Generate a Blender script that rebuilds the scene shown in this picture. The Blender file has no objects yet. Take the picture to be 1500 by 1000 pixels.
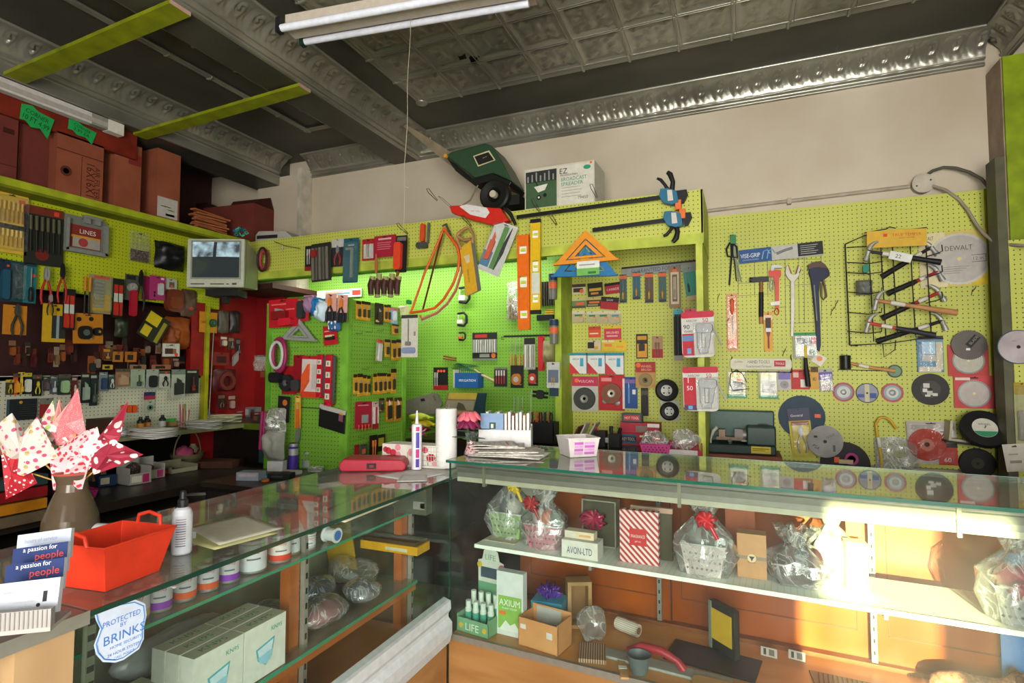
import bpy,math,random
import mathutils
from mathutils import Vector,Matrix
random.seed(7)
PI=math.pi
scene=bpy.context.scene
COL=scene.collection

# ------------------------------------------------------------------ camera
FPX=815.0
CH=1.47
PITCH=math.atan(41/815.0)
YAW=math.atan(336/815.0)
cam_d=bpy.data.cameras.new('camera')
cam_d.lens=FPX*36/1500.0
cam_d.sensor_width=36
cam_d.clip_start=0.05
cam=bpy.data.objects.new('camera',cam_d)
COL.objects.link(cam)
cam.location=(0,0,CH)
cam.rotation_euler=(PI/2+PITCH,0,YAW)
scene.camera=cam

# ------------------------------------------------------------------ world, sun, exposure
scene.view_settings.view_transform='Standard'
scene.view_settings.look='None'
scene.view_settings.gamma=1
scene.view_settings.use_curve_mapping=False
scene.view_settings.exposure=0.74
w=bpy.data.worlds.new('daylight');scene.world=w
w.use_nodes=True
w.node_tree.nodes['Background'].inputs[0].default_value=(0.75,0.87,1,1)
w.node_tree.nodes['Background'].inputs[1].default_value=1.6
SUN_DIR=Vector((-0.10,1.0,-0.13)).normalized()
sd=bpy.data.lights.new('sun','SUN');sd.energy=25;sd.angle=math.radians(0.6);sd.color=(1,.90,.50)
so=bpy.data.objects.new('sun',sd);COL.objects.link(so)
so.rotation_euler=SUN_DIR.to_track_quat('-Z','Y').to_euler()
so.location=(0,-3,5)
# daylight coming through the shop front behind the camera
def area(name,loc,rot,sx,sy,e,col=(1,.97,.92)):
    d=bpy.data.lights.new(name,'AREA');d.shape='RECTANGLE';d.size=sx;d.size_y=sy;d.energy=e;d.color=col
    o=bpy.data.objects.new(name,d);COL.objects.link(o);o.location=loc;o.rotation_euler=rot
    return o
area('shopfront_daylight',(.45,-2.28,1.45),(PI/2,0,0),2.0,2.2,170,(1,.955,.88))
area('added_side_fill',(1.50,-.75,1.65),(PI/2,0,PI/2),1.9,1.9,36,(1,.95,.87))  # unseen fill light, added to brighten the left counter
area('alcove_tube_light',(-2.45,3.70,2.34),(0.15,0,0),2.3,.10,12,(1,1,.86))

# ------------------------------------------------------------------ pixel rays onto real planes
_c,_s=math.cos(YAW),math.sin(YAW)
_F0=Vector((-_s,_c,0));_R=Vector((_c,_s,0))
_F=_F0*math.cos(PITCH)+Vector((0,0,1))*math.sin(PITCH)
_U=-_F0*math.sin(PITCH)+Vector((0,0,1))*math.cos(PITCH)
_C=Vector((0,0,CH))
def ray(px,py):return _F+_R*((px-750)/FPX)+_U*((500-py)/FPX)
def onX(px,py,v):d=ray(px,py);return _C+d*(v/d.x)
def onY(px,py,v):d=ray(px,py);return _C+d*(v/d.y)
def onZ(px,py,v):d=ray(px,py);return _C+d*((v-CH)/d.z)
def onP(px,py,pl):return{'X':onX,'Y':onY,'Z':onZ}[pl[0]](px,py,pl[1])

# ------------------------------------------------------------------ materials
_M={}
def lin(h):
    h=h.lstrip('#');r=[int(h[i:i+2],16)/255 for i in(0,2,4)]
    return tuple((x/12.92 if x<=.04045 else((x+.055)/1.055)**2.4)for x in r)+(1,)
def newmat(name):
    m=bpy.data.materials.new(name);m.use_nodes=True
    return m,m.node_tree.nodes,m.node_tree.links,m.node_tree.nodes['Principled BSDF']
def mat(spec):
    """'#rrggbb|flags': m metal, g glossy, r rough, s satin, e emissive, n mottled, tNN see-through NN percent"""
    if not isinstance(spec,str):return spec
    if spec in _M:return _M[spec]
    if not spec.startswith('#'):raise KeyError(spec)
    bits=spec.split('|');col=lin(bits[0]);fl=bits[1:]
    m,N,L,B=newmat('paint_'+spec.strip('#').replace('|','_'))
    B.inputs['Base Color'].default_value=col
    B.inputs['Roughness'].default_value=.55;B.inputs['Specular IOR Level'].default_value=.32
    for f in fl:
        if f=='m':B.inputs['Metallic'].default_value=.45;B.inputs['Roughness'].default_value=.5
        elif f=='g':B.inputs['Roughness'].default_value=.15
        elif f=='r':B.inputs['Roughness'].default_value=.9
        elif f=='s':B.inputs['Roughness'].default_value=.4
        elif f[0]=='e':B.inputs['Emission Color'].default_value=col;B.inputs['Emission Strength'].default_value=float(f[1:]or 1)
        elif f[0]=='t':B.inputs['Alpha'].default_value=1-float(f[1:])/100;B.inputs['Roughness'].default_value=.2
    # a little natural mottling so that nothing is a flat fill
    n=N.new('ShaderNodeTexNoise');n.inputs['Scale'].default_value=35 if 'n' not in fl else 9;n.inputs['Detail'].default_value=3
    g=N.new('ShaderNodeTexCoord');L.new(g.outputs['Object'],n.inputs['Vector'])
    mx=N.new('ShaderNodeMix');mx.data_type='RGBA';mx.blend_type='MULTIPLY'
    mp=N.new('ShaderNodeMapRange');mp.inputs[1].default_value=.3;mp.inputs[2].default_value=.7
    lo=.86 if 'n' not in fl else .6
    mp.inputs[3].default_value=lo;mp.inputs[4].default_value=1.0
    L.new(n.outputs['Fac'],mp.inputs[0]);mx.inputs[0].default_value=1
    mx.inputs[6].default_value=col;L.new(mp.outputs[0],mx.inputs[7])
    L.new(mx.outputs[2],B.inputs['Base Color'])
    _M[spec]=m
    return m
def M_reg(name,m):_M[name]=m;return m

def pegmat(name,base,axes,dark='#1d2206',hole=.13):
    m,N,L,B=newmat(name)
    g=N.new('ShaderNodeNewGeometry');s=N.new('ShaderNodeSeparateXYZ');L.new(g.outputs['Position'],s.inputs[0])
    outs=[]
    for a in axes:
        d=N.new('ShaderNodeMath');d.operation='DIVIDE';L.new(s.outputs[a],d.inputs[0]);d.inputs[1].default_value=.0254
        f=N.new('ShaderNodeMath');f.operation='FRACT';L.new(d.outputs[0],f.inputs[0])
        q=N.new('ShaderNodeMath');q.operation='SUBTRACT';L.new(f.outputs[0],q.inputs[0]);q.inputs[1].default_value=.5
        p=N.new('ShaderNodeMath');p.operation='MULTIPLY';L.new(q.outputs[0],p.inputs[0]);L.new(q.outputs[0],p.inputs[1])
        outs.append(p)
    ad=N.new('ShaderNodeMath');ad.operation='ADD';L.new(outs[0].outputs[0],ad.inputs[0]);L.new(outs[1].outputs[0],ad.inputs[1])
    lt=N.new('ShaderNodeMath');lt.operation='LESS_THAN';L.new(ad.outputs[0],lt.inputs[0]);lt.inputs[1].default_value=hole**2
    n=N.new('ShaderNodeTexNoise');n.inputs['Scale'].default_value=2.2;n.inputs['Detail'].default_value=6
    L.new(g.outputs['Position'],n.inputs['Vector'])
    r=N.new('ShaderNodeMapRange');r.inputs[1].default_value=.3;r.inputs[2].default_value=.7;r.inputs[3].default_value=.86;r.inputs[4].default_value=1.05
    L.new(n.outputs['Fac'],r.inputs[0])
    mu=N.new('ShaderNodeMix');mu.data_type='RGBA';mu.blend_type='MULTIPLY';mu.inputs[0].default_value=1
    mu.inputs[6].default_value=lin(base);L.new(r.outputs[0],mu.inputs[7])
    mx=N.new('ShaderNodeMix');mx.data_type='RGBA';L.new(lt.outputs[0],mx.inputs[0])
    L.new(mu.outputs[2],mx.inputs[6]);mx.inputs[7].default_value=lin(dark)
    L.new(mx.outputs[2],B.inputs['Base Color']);B.inputs['Roughness'].default_value=.55
    return M_reg(name,m)
LIME='#bbc052';GREEN='#73a833'
pegmat('peg_lime_xz',LIME,(0,2));pegmat('peg_lime_yz','#a9b312',(1,2))
pegmat('peg_green_xz',GREEN,(0,2));pegmat('peg_green_yz',GREEN,(1,2))
pegmat('peg_white_yz','#b9b8a4',(1,2))

def noisemat(name,c1,c2,scale=6,rough=.6,metal=0,bump=0,detail=6,stretch=None,bscale=None):
    m,N,L,B=newmat(name)
    g=N.new('ShaderNodeNewGeometry');n=N.new('ShaderNodeTexNoise');n.inputs['Scale'].default_value=scale;n.inputs['Detail'].default_value=detail
    v=g.outputs['Position']
    if stretch:
        mp=N.new('ShaderNodeVectorMath');mp.operation='MULTIPLY';L.new(v,mp.inputs[0]);mp.inputs[1].default_value=stretch;v=mp.outputs[0]
    L.new(v,n.inputs['Vector'])
    r=N.new('ShaderNodeValToRGB');r.color_ramp.elements[0].position=.35;r.color_ramp.elements[1].position=.65
    r.color_ramp.elements[0].color=lin(c1);r.color_ramp.elements[1].color=lin(c2)
    L.new(n.outputs['Fac'],r.inputs[0]);L.new(r.outputs[0],B.inputs['Base Color'])
    B.inputs['Roughness'].default_value=rough;B.inputs['Metallic'].default_value=metal
    if bump:
        b=N.new('ShaderNodeBump');b.inputs['Strength'].default_value=bump;b.inputs['Distance'].default_value=.003
        n2=N.new('ShaderNodeTexNoise');n2.inputs['Scale'].default_value=bscale or scale*8;n2.inputs['Detail'].default_value=4;L.new(v,n2.inputs['Vector'])
        L.new(n2.outputs['Fac'],b.inputs['Height']);L.new(b.outputs[0],B.inputs['Normal'])
    return M_reg(name,m)
noisemat('plaster','#b5a892','#c6bba8',1.6,.8,bump=.15)
noisemat('tin','#848276','#a3a195',2.2,.30,.62,bump=.10,bscale=60)
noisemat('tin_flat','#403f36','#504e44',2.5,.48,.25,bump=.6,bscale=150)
noisemat('wood_orange','#7a3604','#a04f10',3,.28,stretch=(1,1,.25))
noisemat('wood_case','#8f6236','#a67a4a',4,.35,stretch=(.4,1,3),bump=.1)
noisemat('wood_floor_case','#b0783e','#c48c50',3,.4,stretch=(.6,3,1))
noisemat('wood_deck','#94592a','#a96a36',3,.3,stretch=(3,.6,1))
noisemat('wood_raw','#957650','#b0936a',5,.7,stretch=(1,1,.3))
noisemat('wood_frame','#9a5324','#ac6331',5,.35,stretch=(3,.5,3))
noisemat('cardboard','#b9814c','#c48e58',8,.85)
noisemat('carton_brown','#7c3d24','#8d4a2e',5,.85)
noisemat('carton_red','#5e2116','#6c2a1c',5,.8)
noisemat('maroon_board','#2d0d0a','#3c1410',4,.7)
noisemat('floor_lino','#5a4c3c','#6d5c48',3,.5)
noisemat('dark_top','#1e1b18','#2e2a26',4,.35)
noisemat('red_paint','#7e0d10','#960f14',2,.5)
noisemat('newsprint','#a8a49c','#e2ddd5',60,.9)
noisemat('fur','#6e4630','#a2785c',60,.95,bump=.8,bscale=300)

def schlick(N,L,f0,boost,normal=None):
    lw=N.new('ShaderNodeLayerWeight');lw.inputs[0].default_value=.5
    if normal:L.new(normal,lw.inputs['Normal'])
    p=N.new('ShaderNodeMath');p.operation='POWER';p.inputs[1].default_value=5;L.new(lw.outputs['Facing'],p.inputs[0])
    a=N.new('ShaderNodeMath');a.operation='MULTIPLY_ADD';a.inputs[1].default_value=(1-f0)*boost;a.inputs[2].default_value=f0*boost;a.use_clamp=True;L.new(p.outputs[0],a.inputs[0])
    return a.outputs[0]
def glassmat(name,tint=(.93,.97,.95),ior=1.45,rough=0.02,boost=1.0,haze=0):
    m=bpy.data.materials.new(name);m.use_nodes=True
    N,L=m.node_tree.nodes,m.node_tree.links
    N.remove(N['Principled BSDF'])
    t=N.new('ShaderNodeBsdfTransparent');t.inputs[0].default_value=tint+(1,)
    g=N.new('ShaderNodeBsdfGlossy');g.inputs['Roughness'].default_value=rough;g.inputs[0].default_value=(.96,.98,.97,1)
    k=schlick(N,L,((ior-1)/(ior+1))**2,boost)
    mx=N.new('ShaderNodeMixShader');L.new(k,mx.inputs[0]);L.new(t.outputs[0],mx.inputs[1]);L.new(g.outputs[0],mx.inputs[2])
    out=mx
    if haze:  # grey diffuse veil stands in for hazy reflections and lightens the glass
        df=N.new('ShaderNodeBsdfDiffuse');df.inputs[0].default_value=(.72,.70,.64,1);m2=N.new('ShaderNodeMixShader')
        gp=N.new('ShaderNodeNewGeometry');nz=N.new('ShaderNodeTexNoise');nz.inputs['Scale'].default_value=7;nz.inputs['Detail'].default_value=7;L.new(gp.outputs['Position'],nz.inputs['Vector'])
        mp=N.new('ShaderNodeMapRange');mp.inputs[1].default_value=.35;mp.inputs[2].default_value=.7;mp.inputs[3].default_value=haze*.6;mp.inputs[4].default_value=haze*1.5;L.new(nz.outputs['Fac'],mp.inputs[0])
        L.new(mp.outputs[0],m2.inputs[0]);L.new(mx.outputs[0],m2.inputs[1]);L.new(df.outputs[0],m2.inputs[2]);out=m2
    L.new(out.outputs[0],N['Material Output'].inputs[0])
    return M_reg(name,m)
glassmat('glass',boost=.5,haze=.008)
glassmat('glass_top',tint=(.80,.86,.82),ior=1.6,rough=.03,boost=1.2,haze=.13)
glassmat('glass_shelf',tint=(.80,.90,.85),boost=1.2,haze=.10)
def filmmat(name,tint,ior=1.5,body=.14,rough=.12,bs=38,strength=.9,gloss=1.3):
    """crumpled clear film: see-through, creased, with glints"""
    m=bpy.data.materials.new(name);m.use_nodes=True
    N,L=m.node_tree.nodes,m.node_tree.links
    B=N['Principled BSDF'];B.inputs['Base Color'].default_value=(.9,.9,.88,1);B.inputs['Roughness'].default_value=.25
    t=N.new('ShaderNodeBsdfTransparent');t.inputs[0].default_value=tint+(1,)
    g=N.new('ShaderNodeBsdfGlossy');g.inputs['Roughness'].default_value=rough
    tc=N.new('ShaderNodeTexCoord')
    nz=N.new('ShaderNodeTexNoise');nz.inputs['Scale'].default_value=bs*.7;nz.inputs['Detail'].default_value=4;nz.inputs['Distortion'].default_value=1.5
    L.new(tc.outputs['Object'],nz.inputs['Vector'])
    n0=N.new('ShaderNodeTexNoise');n0.inputs['Scale'].default_value=bs*.45;n0.inputs['Detail'].default_value=3;n0.inputs['Distortion'].default_value=2.5
    L.new(tc.outputs['Object'],n0.inputs['Vector'])
    q0=N.new('ShaderNodeMath');q0.operation='SUBTRACT';q0.inputs[1].default_value=.5;L.new(n0.outputs['Fac'],q0.inputs[0])
    n=N.new('ShaderNodeMath');n.operation='ABSOLUTE';L.new(q0.outputs[0],n.inputs[0])
    b=N.new('ShaderNodeBump');b.inputs['Strength'].default_value=strength;b.inputs['Distance'].default_value=.01
    L.new(nz.outputs['Fac'],b.inputs['Height']);L.new(b.outputs[0],g.inputs['Normal']);L.new(b.outputs[0],B.inputs['Normal'])
    k=schlick(N,L,.05,gloss*1.6,b.outputs[0])
    m1=N.new('ShaderNodeMixShader');L.new(k,m1.inputs[0]);L.new(t.outputs[0],m1.inputs[1]);L.new(g.outputs[0],m1.inputs[2])
    # crease lines are milky
    ramp=N.new('ShaderNodeMapRange');ramp.inputs[1].default_value=0;ramp.inputs[2].default_value=.05;ramp.inputs[3].default_value=body*2.4;ramp.inputs[4].default_value=body*.6
    L.new(n.outputs[0],ramp.inputs[0])
    m2=N.new('ShaderNodeMixShader');L.new(ramp.outputs[0],m2.inputs[0]);L.new(m1.outputs[0],m2.inputs[1]);L.new(B.outputs[0],m2.inputs[2])
    L.new(m2.outputs[0],N['Material Output'].inputs[0])
    return M_reg(name,m)
filmmat('film',(.93,.94,.92),body=.15,bs=16,strength=1.0,gloss=1.5)
filmmat('film_milky',(.85,.86,.84),body=.22,bs=13,strength=.9,rough=.2)
filmmat('blister',(.95,.96,.95),body=.04,rough=.12,bs=22,strength=.5,gloss=.55)

def stripemat(name,c1,c2,vec,period,duty=.5,rough=.5):
    m,N,L,B=newmat(name)
    tc=N.new('ShaderNodeTexCoord');d=N.new('ShaderNodeVectorMath');d.operation='DOT_PRODUCT';L.new(tc.outputs['Object'],d.inputs[0]);d.inputs[1].default_value=vec
    q=N.new('ShaderNodeMath');q.operation='DIVIDE';L.new(d.outputs['Value'],q.inputs[0]);q.inputs[1].default_value=period
    f=N.new('ShaderNodeMath');f.operation='FRACT';L.new(q.outputs[0],f.inputs[0])
    l=N.new('ShaderNodeMath');l.operation='LESS_THAN';L.new(f.outputs[0],l.inputs[0]);l.inputs[1].default_value=duty
    mx=N.new('ShaderNodeMix');mx.data_type='RGBA';L.new(l.outputs[0],mx.inputs[0]);mx.inputs[6].default_value=lin(c1);mx.inputs[7].default_value=lin(c2)
    L.new(mx.outputs[2],B.inputs['Base Color']);B.inputs['Roughness'].default_value=rough
    return M_reg(name,m)
def dotmat(name,c1,c2,scale,r,c3=None,rough=.7):
    """printed paper or cloth with scattered dots"""
    m,N,L,B=newmat(name)
    tc=N.new('ShaderNodeTexCoord');v=N.new('ShaderNodeTexVoronoi');v.inputs['Scale'].default_value=scale;L.new(tc.outputs['Object'],v.inputs['Vector'])
    l=N.new('ShaderNodeMath');l.operation='LESS_THAN';L.new(v.outputs['Distance'],l.inputs[0]);l.inputs[1].default_value=r
    mx=N.new('ShaderNodeMix');mx.data_type='RGBA';L.new(l.outputs[0],mx.inputs[0]);mx.inputs[6].default_value=lin(c1);mx.inputs[7].default_value=lin(c2)
    if c3:
        ml=N.new('ShaderNodeMix');ml.data_type='RGBA';ml.inputs[6].default_value=lin(c2);ml.inputs[7].default_value=lin(c3)
        s=N.new('ShaderNodeSeparateColor');L.new(v.outputs['Color'],s.inputs[0])
        gt=N.new('ShaderNodeMath');gt.operation='GREATER_THAN';L.new(s.outputs[0],gt.inputs[0]);gt.inputs[1].default_value=.5
        L.new(gt.outputs[0],ml.inputs[0]);L.new(ml.outputs[2],mx.inputs[7])
    L.new(mx.outputs[2],B.inputs['Base Color']);B.inputs['Roughness'].default_value=rough
    return M_reg(name,m)
stripemat('candy','#d8c4c0','#a3262c',(.707,0,.707),.0135)
dotmat('floral','#c9c0b8','#b84a6c',60,.38,'#8fa05c')
dotmat('floral_pink','#c9bcb4','#b8486a',62,.36,'#b39a5e')
dotmat('hearts','#d3b4b6','#b8303f',75,.38)
dotmat('dots_red','#a81826','#d3c6c2',85,.27)
dotmat('dots_big','#942238','#d8cec9',36,.34)
dotmat('gingham','#cf7278','#d79a9a',220,.35)
dotmat('metal_bits','#241712','#8f7a6a',180,.4,'#5a2f22')
stripemat('rope','#d9d4c6','#b3ac9a',(0,.5,1),.008)
stripemat('ruled','#dfe2d6','#b9cfcf',(1,0,0),.021,.1)
stripemat('ribbed_black','#0f0f10','#26262a',(0,0,1),.006)
stripemat('ribbed_tan','#a98e72','#5d3f2c',(1,0,0),.007)

# ------------------------------------------------------------------ mesh builder
_TXT={}
def text_geo(s):
    if s in _TXT:return _TXT[s]
    c=bpy.data.curves.new('lettering_source','FONT');c.body=s;c.size=1;c.resolution_u=2
    o=bpy.data.objects.new('lettering_source',c);COL.objects.link(o)
    dg=bpy.context.evaluated_depsgraph_get();me=bpy.data.meshes.new_from_object(o.evaluated_get(dg))
    vs=[v.co.copy()for v in me.vertices];fs=[tuple(p.vertices)for p in me.polygons]
    bpy.data.objects.remove(o);bpy.data.curves.remove(c);bpy.data.meshes.remove(me)
    if vs:
        x0=min(v.x for v in vs);x1=max(v.x for v in vs);y0=min(v.y for v in vs);y1=max(v.y for v in vs)
    else:x0,x1,y0,y1=0,1,0,1
    _TXT[s]=([((v.x-x0),(v.y-y0))for v in vs],fs,x1-x0,y1-y0)
    return _TXT[s]

class MB:
    def __init__(s):s.v=[];s.f=[];s.m=[];s.sm=[];s.slots=[];s.T=Matrix()
    def mi(s,m):
        m=mat(m)
        if m not in s.slots:s.slots.append(m)
        return s.slots.index(m)
    def add(s,vs,fs,m,smooth=False):
        k=len(s.v);i=s.mi(m)
        for v in vs:s.v.append(tuple(s.T@Vector(v)))
        for f in fs:s.f.append(tuple(a+k for a in f));s.m.append(i);s.sm.append(smooth)
        return s
    def box(s,x0,x1,y0,y1,z0,z1,m):
        vs=[(x,y,z)for x in(x0,x1)for y in(y0,y1)for z in(z0,z1)]
        return s.add(vs,[(0,1,3,2),(4,6,7,5),(0,4,5,1),(2,3,7,6),(0,2,6,4),(1,5,7,3)],m)
    def cbox(s,c,d,m):return s.box(c[0]-d[0]/2,c[0]+d[0]/2,c[1]-d[1]/2,c[1]+d[1]/2,c[2]-d[2]/2,c[2]+d[2]/2,m)
    def cyl(s,p0,p1,r0,r1=None,m='#888888',n=16,cap=True):
        r1=r0 if r1 is None else r1;p0=Vector(p0);p1=Vector(p1);d=(p1-p0).normalized()
        a=d.orthogonal().normalized();b=d.cross(a)
        vs=[]
        for p,r in((p0,r0),(p1,r1)):
            for i in range(n):t=2*PI*i/n;vs.append(p+a*(r*math.cos(t))+b*(r*math.sin(t)))
        s.add(vs,[(i,(i+1)%n,n+(i+1)%n,n+i)for i in range(n)],m,True)
        if cap:s.add(vs,[tuple(range(n))[::-1],tuple(range(n,2*n))],m)
        return s
    def tube(s,pts,r,m,n=8,closed=False,rs=None):
        pts=[Vector(p)for p in pts];N=len(pts);vs=[];prev=None
        for i,p in enumerate(pts):
            if closed:d=pts[(i+1)%N]-pts[i-1]
            else:d=pts[min(i+1,N-1)]-pts[max(i-1,0)]
            d.normalize()
            a=d.orthogonal().normalized()if prev is None else(prev-d*prev.dot(d)).normalized()
            prev=a;b=d.cross(a);rr=rs[i]if rs else r
            for k in range(n):t=2*PI*k/n;vs.append(p+a*(rr*math.cos(t))+b*(rr*math.sin(t)))
        fs=[(i*n+k,i*n+(k+1)%n,((i+1)%N)*n+(k+1)%n,((i+1)%N)*n+k)for i in range(N if closed else N-1)for k in range(n)]
        s.add(vs,fs,m,True)
        if not closed:s.add(vs,[tuple(range(n))[::-1],tuple(range((N-1)*n,N*n))],m)
        return s
    def lathe(s,prof,m,c=(0,0,0),n=28,axis='z',ms=None,sx=1,sy=1):
        vs=[]
        for r,z in prof:
            for i in range(n):
                t=2*PI*i/n;q=(r*math.cos(t)*sx,r*math.sin(t)*sy,z)
                if axis=='y':q=(q[0],-z,q[1])
                elif axis=='x':q=(z,q[0],q[1])
                vs.append((q[0]+c[0],q[1]+c[1],q[2]+c[2]))
        for j in range(len(prof)-1):
            s.add([vs[j*n+i]for i in range(n)]+[vs[(j+1)*n+i]for i in range(n)],[(i,(i+1)%n,n+(i+1)%n,n+i)for i in range(n)],ms[j]if ms else m,True)
        if prof[0][0]>1e-6:s.add(vs[:n],[tuple(range(n))[::-1]],ms[0]if ms else m)
        if prof[-1][0]>1e-6:s.add(vs[-n:],[tuple(range(n))],ms[-1]if ms else m)
        return s
    def disc(s,x,z,r,y0,y1,m,n=32): # flat round along y
        return s.cyl((x,y0,z),(x,y1,z),r,r,m,n)
    def prism(s,poly,y0,y1,m):
        n=len(poly);vs=[(x,y0,z)for x,z in poly]+[(x,y1,z)for x,z in poly]
        return s.add(vs,[tuple(range(n)),tuple(range(n,2*n))[::-1]]+[(i,n+i,n+(i+1)%n,(i+1)%n)for i in range(n)],m)
    def prismz(s,poly,z0,z1,m):
        n=len(poly);vs=[(x,y,z0)for x,y in poly]+[(x,y,z1)for x,y in poly]
        return s.add(vs,[tuple(range(n))[::-1],tuple(range(n,2*n))]+[(i,(i+1)%n,n+(i+1)%n,n+i)for i in range(n)],m)
    def frame(s,x0,x1,z0,z1,t,y0,y1,m):
        s.box(x0,x1,y0,y1,z0,z0+t,m);s.box(x0,x1,y0,y1,z1-t,z1,m)
        s.box(x0,x0+t,y0,y1,z0+t,z1-t,m);return s.box(x1-t,x1,y0,y1,z0+t,z1-t,m)
    def text(s,st,x,z,h,m,y=-.002,w=None,rot=0,fit=None):
        """lettering centred at x,z facing -y; w limits the width; fit stretches to an exact width"""
        g,fs,gw,gh=text_geo(st)
        if not g:return s
        k=h/gh;kx=k
        if fit:kx=fit/gw
        elif w and gw*k>w:kx=w/gw
        cs,sn=math.cos(rot),math.sin(rot);vs=[]
        for a,b in g:
            a=(a-gw/2)*kx;b=(b-gh/2)*k
            vs.append((x+a*cs-b*sn,y,z+a*sn+b*cs))
        return s.add(vs,fs,m)
    def blob(s,c,r,m,nu=16,nv=10,seed=0,amp=0,fn=None):
        rd=random.Random(seed);vs=[];a=[(rd.uniform(1,4),rd.uniform(0,6),rd.uniform(1,4),rd.uniform(0,6))for _ in range(4)]
        for j in range(nv+1):
            ph=PI*j/nv
            for i in range(nu):
                t=2*PI*i/nu
                d=1+amp*sum(math.sin(round(p)*t+q)*math.sin(round(u)*ph+w_)for p,q,u,w_ in a)
                q=[c[0]+r[0]*d*math.sin(ph)*math.cos(t),c[1]+r[1]*d*math.sin(ph)*math.sin(t),c[2]-r[2]*d*math.cos(ph)]
                if fn:q=fn(q)
                vs.append(q)
        fs=[(j*nu+i,j*nu+(i+1)%nu,(j+1)*nu+(i+1)%nu,(j+1)*nu+i)for j in range(nv)for i in range(nu)]
        return s.add(vs,fs,m,True)
    def build(s,name,parent=None,label=None,bevel=0,kind=None):
        me=bpy.data.meshes.new(name);me.from_pydata(s.v,[],s.f)
        for m in s.slots:me.materials.append(m)
        me.polygons.foreach_set('material_index',s.m);me.polygons.foreach_set('use_smooth',s.sm)
        me.update()
        o=bpy.data.objects.new(name,me);COL.objects.link(o)
        if parent:o.parent=parent
        if label:o['label']=label
        if kind:o['kind']=kind
        if bevel:
            b=o.modifiers.new('bevel','BEVEL');b.width=bevel;b.segments=2;b.limit_method='ANGLE'
        return o

_LAB={}
def tag(o,label,cat,group=None,kind=None):
    o['label']=label;o['category']=cat
    if group:o['group']=group
    if kind:o['kind']=kind
    _LAB.setdefault(label,[]).append(o.name)
    return o
def thing(name,label,cat,loc=(0,0,0),rotz=0,tilt=0,group=None,rx=0):
    o=bpy.data.objects.new(name,None);COL.objects.link(o);o.empty_display_size=.05
    o.location=loc;o.rotation_euler=(rx,tilt,rotz)
    return tag(o,label,cat,group)
def struct(mb,name,bevel=0):
    o=mb.build(name,bevel=bevel);o['kind']='structure';return o
def copy_tree(o,parent=None):
    c=o.copy();COL.objects.link(c)
    if parent:c.parent=parent
    for ch in list(o.children):copy_tree(ch,c)
    return c
def place(pl,rect,off=0.0):
    """centre, width, height, z-rotation of a photo rectangle lying on a wall plane; off = distance in front of it"""
    x0,y0,x1,y1=rect;ax,v=pl[0],pl[1]
    p=(ax,v-off)if ax=='Y' else(ax,v+off)
    cx,cy=(x0+x1)/2,(y0+y1)/2
    a=onP(x0,cy,p);b=onP(x1,cy,p);t=onP(cx,y0,p);u=onP(cx,y1,p)
    return(t+u)/2,(b-a).length,(t-u).length,(0 if ax=='Y' else PI/2)
# ================================================================== the room
ZC=3.42
m=MB();m.box(-5.2,1.75,-2.6,4.2,-.05,0,'floor_lino');struct(m,'floor')
m=MB();m.box(-5.0,1.6,4.0,4.12,0,3.6,'plaster');struct(m,'wall_back')
m=MB();m.box(-5.08,-4.96,-2.5,4.0,0,3.6,'maroon_board');struct(m,'wall_left')
m=MB();m.box(1.56,1.68,-2.5,4.0,0,3.6,'#5d6a1e|n');struct(m,'wall_right')
# front wall behind the camera: one tall window, and an unseen opening added and sized to shape the sun patch
patch=[(onY(1172,728,2.64),onY(1172,930,2.64)),(onY(1366,728,2.64),onY(1366,985,2.64))]
tt=(2.64+2.40)/SUN_DIR.y
q=[p-SUN_DIR*tt for pr in patch for p in pr]
sx0=min(p.x for p in q);sx1=max(p.x for p in q);sz0=min(p.z for p in q);sz1=max(p.z for p in q)
SUNHOLE=(sx0,sx1,sz0,sz1)
print('sun opening',SUNHOLE)
wx0,wx1,wz0,wz1=-.75,1.5,.55,2.95
m=MB()
def wall_with_holes(m,x0,x1,z0,z1,y0,y1,holes,mt):
    xs=sorted(set([x0,x1]+[h[0]for h in holes]+[h[1]for h in holes]));zs=sorted(set([z0,z1]+[h[2]for h in holes]+[h[3]for h in holes]))
    for a,b in zip(xs,xs[1:]):
        for c,d in zip(zs,zs[1:]):
            cx,cz=(a+b)/2,(c+d)/2
            if any(h[0]<cx<h[1]and h[2]<cz<h[3]for h in holes):continue
            m.box(a,b,y0,y1,c,d,mt)
wall_with_holes(m,-5.0,1.6,0,3.6,-2.52,-2.40,[SUNHOLE],'#8d8674|n')
struct(m,'wall_front')
m=MB();m.box(-.65,SUNHOLE[0]-.04,-2.395,-2.37,.6,2.9,'#dfe6ee|e1.1');struct(m,'window_1')
m=MB();m.box(1.535,1.558,-1.65,.15,.72,2.58,'#dfe6ee|e1.0');m.frame(-1,-1,0,0,0,0,0,'#ffffff')if 0 else None;struct(m,'added_side_pane')  # glowing pane added out of view to go with the side fill
# ---- ceiling: tin plates, coffered by beams
m=MB();m.box(-5.0,1.6,-2.5,4.0,ZC,ZC+.1,'tin_flat');struct(m,'ceiling')
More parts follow.
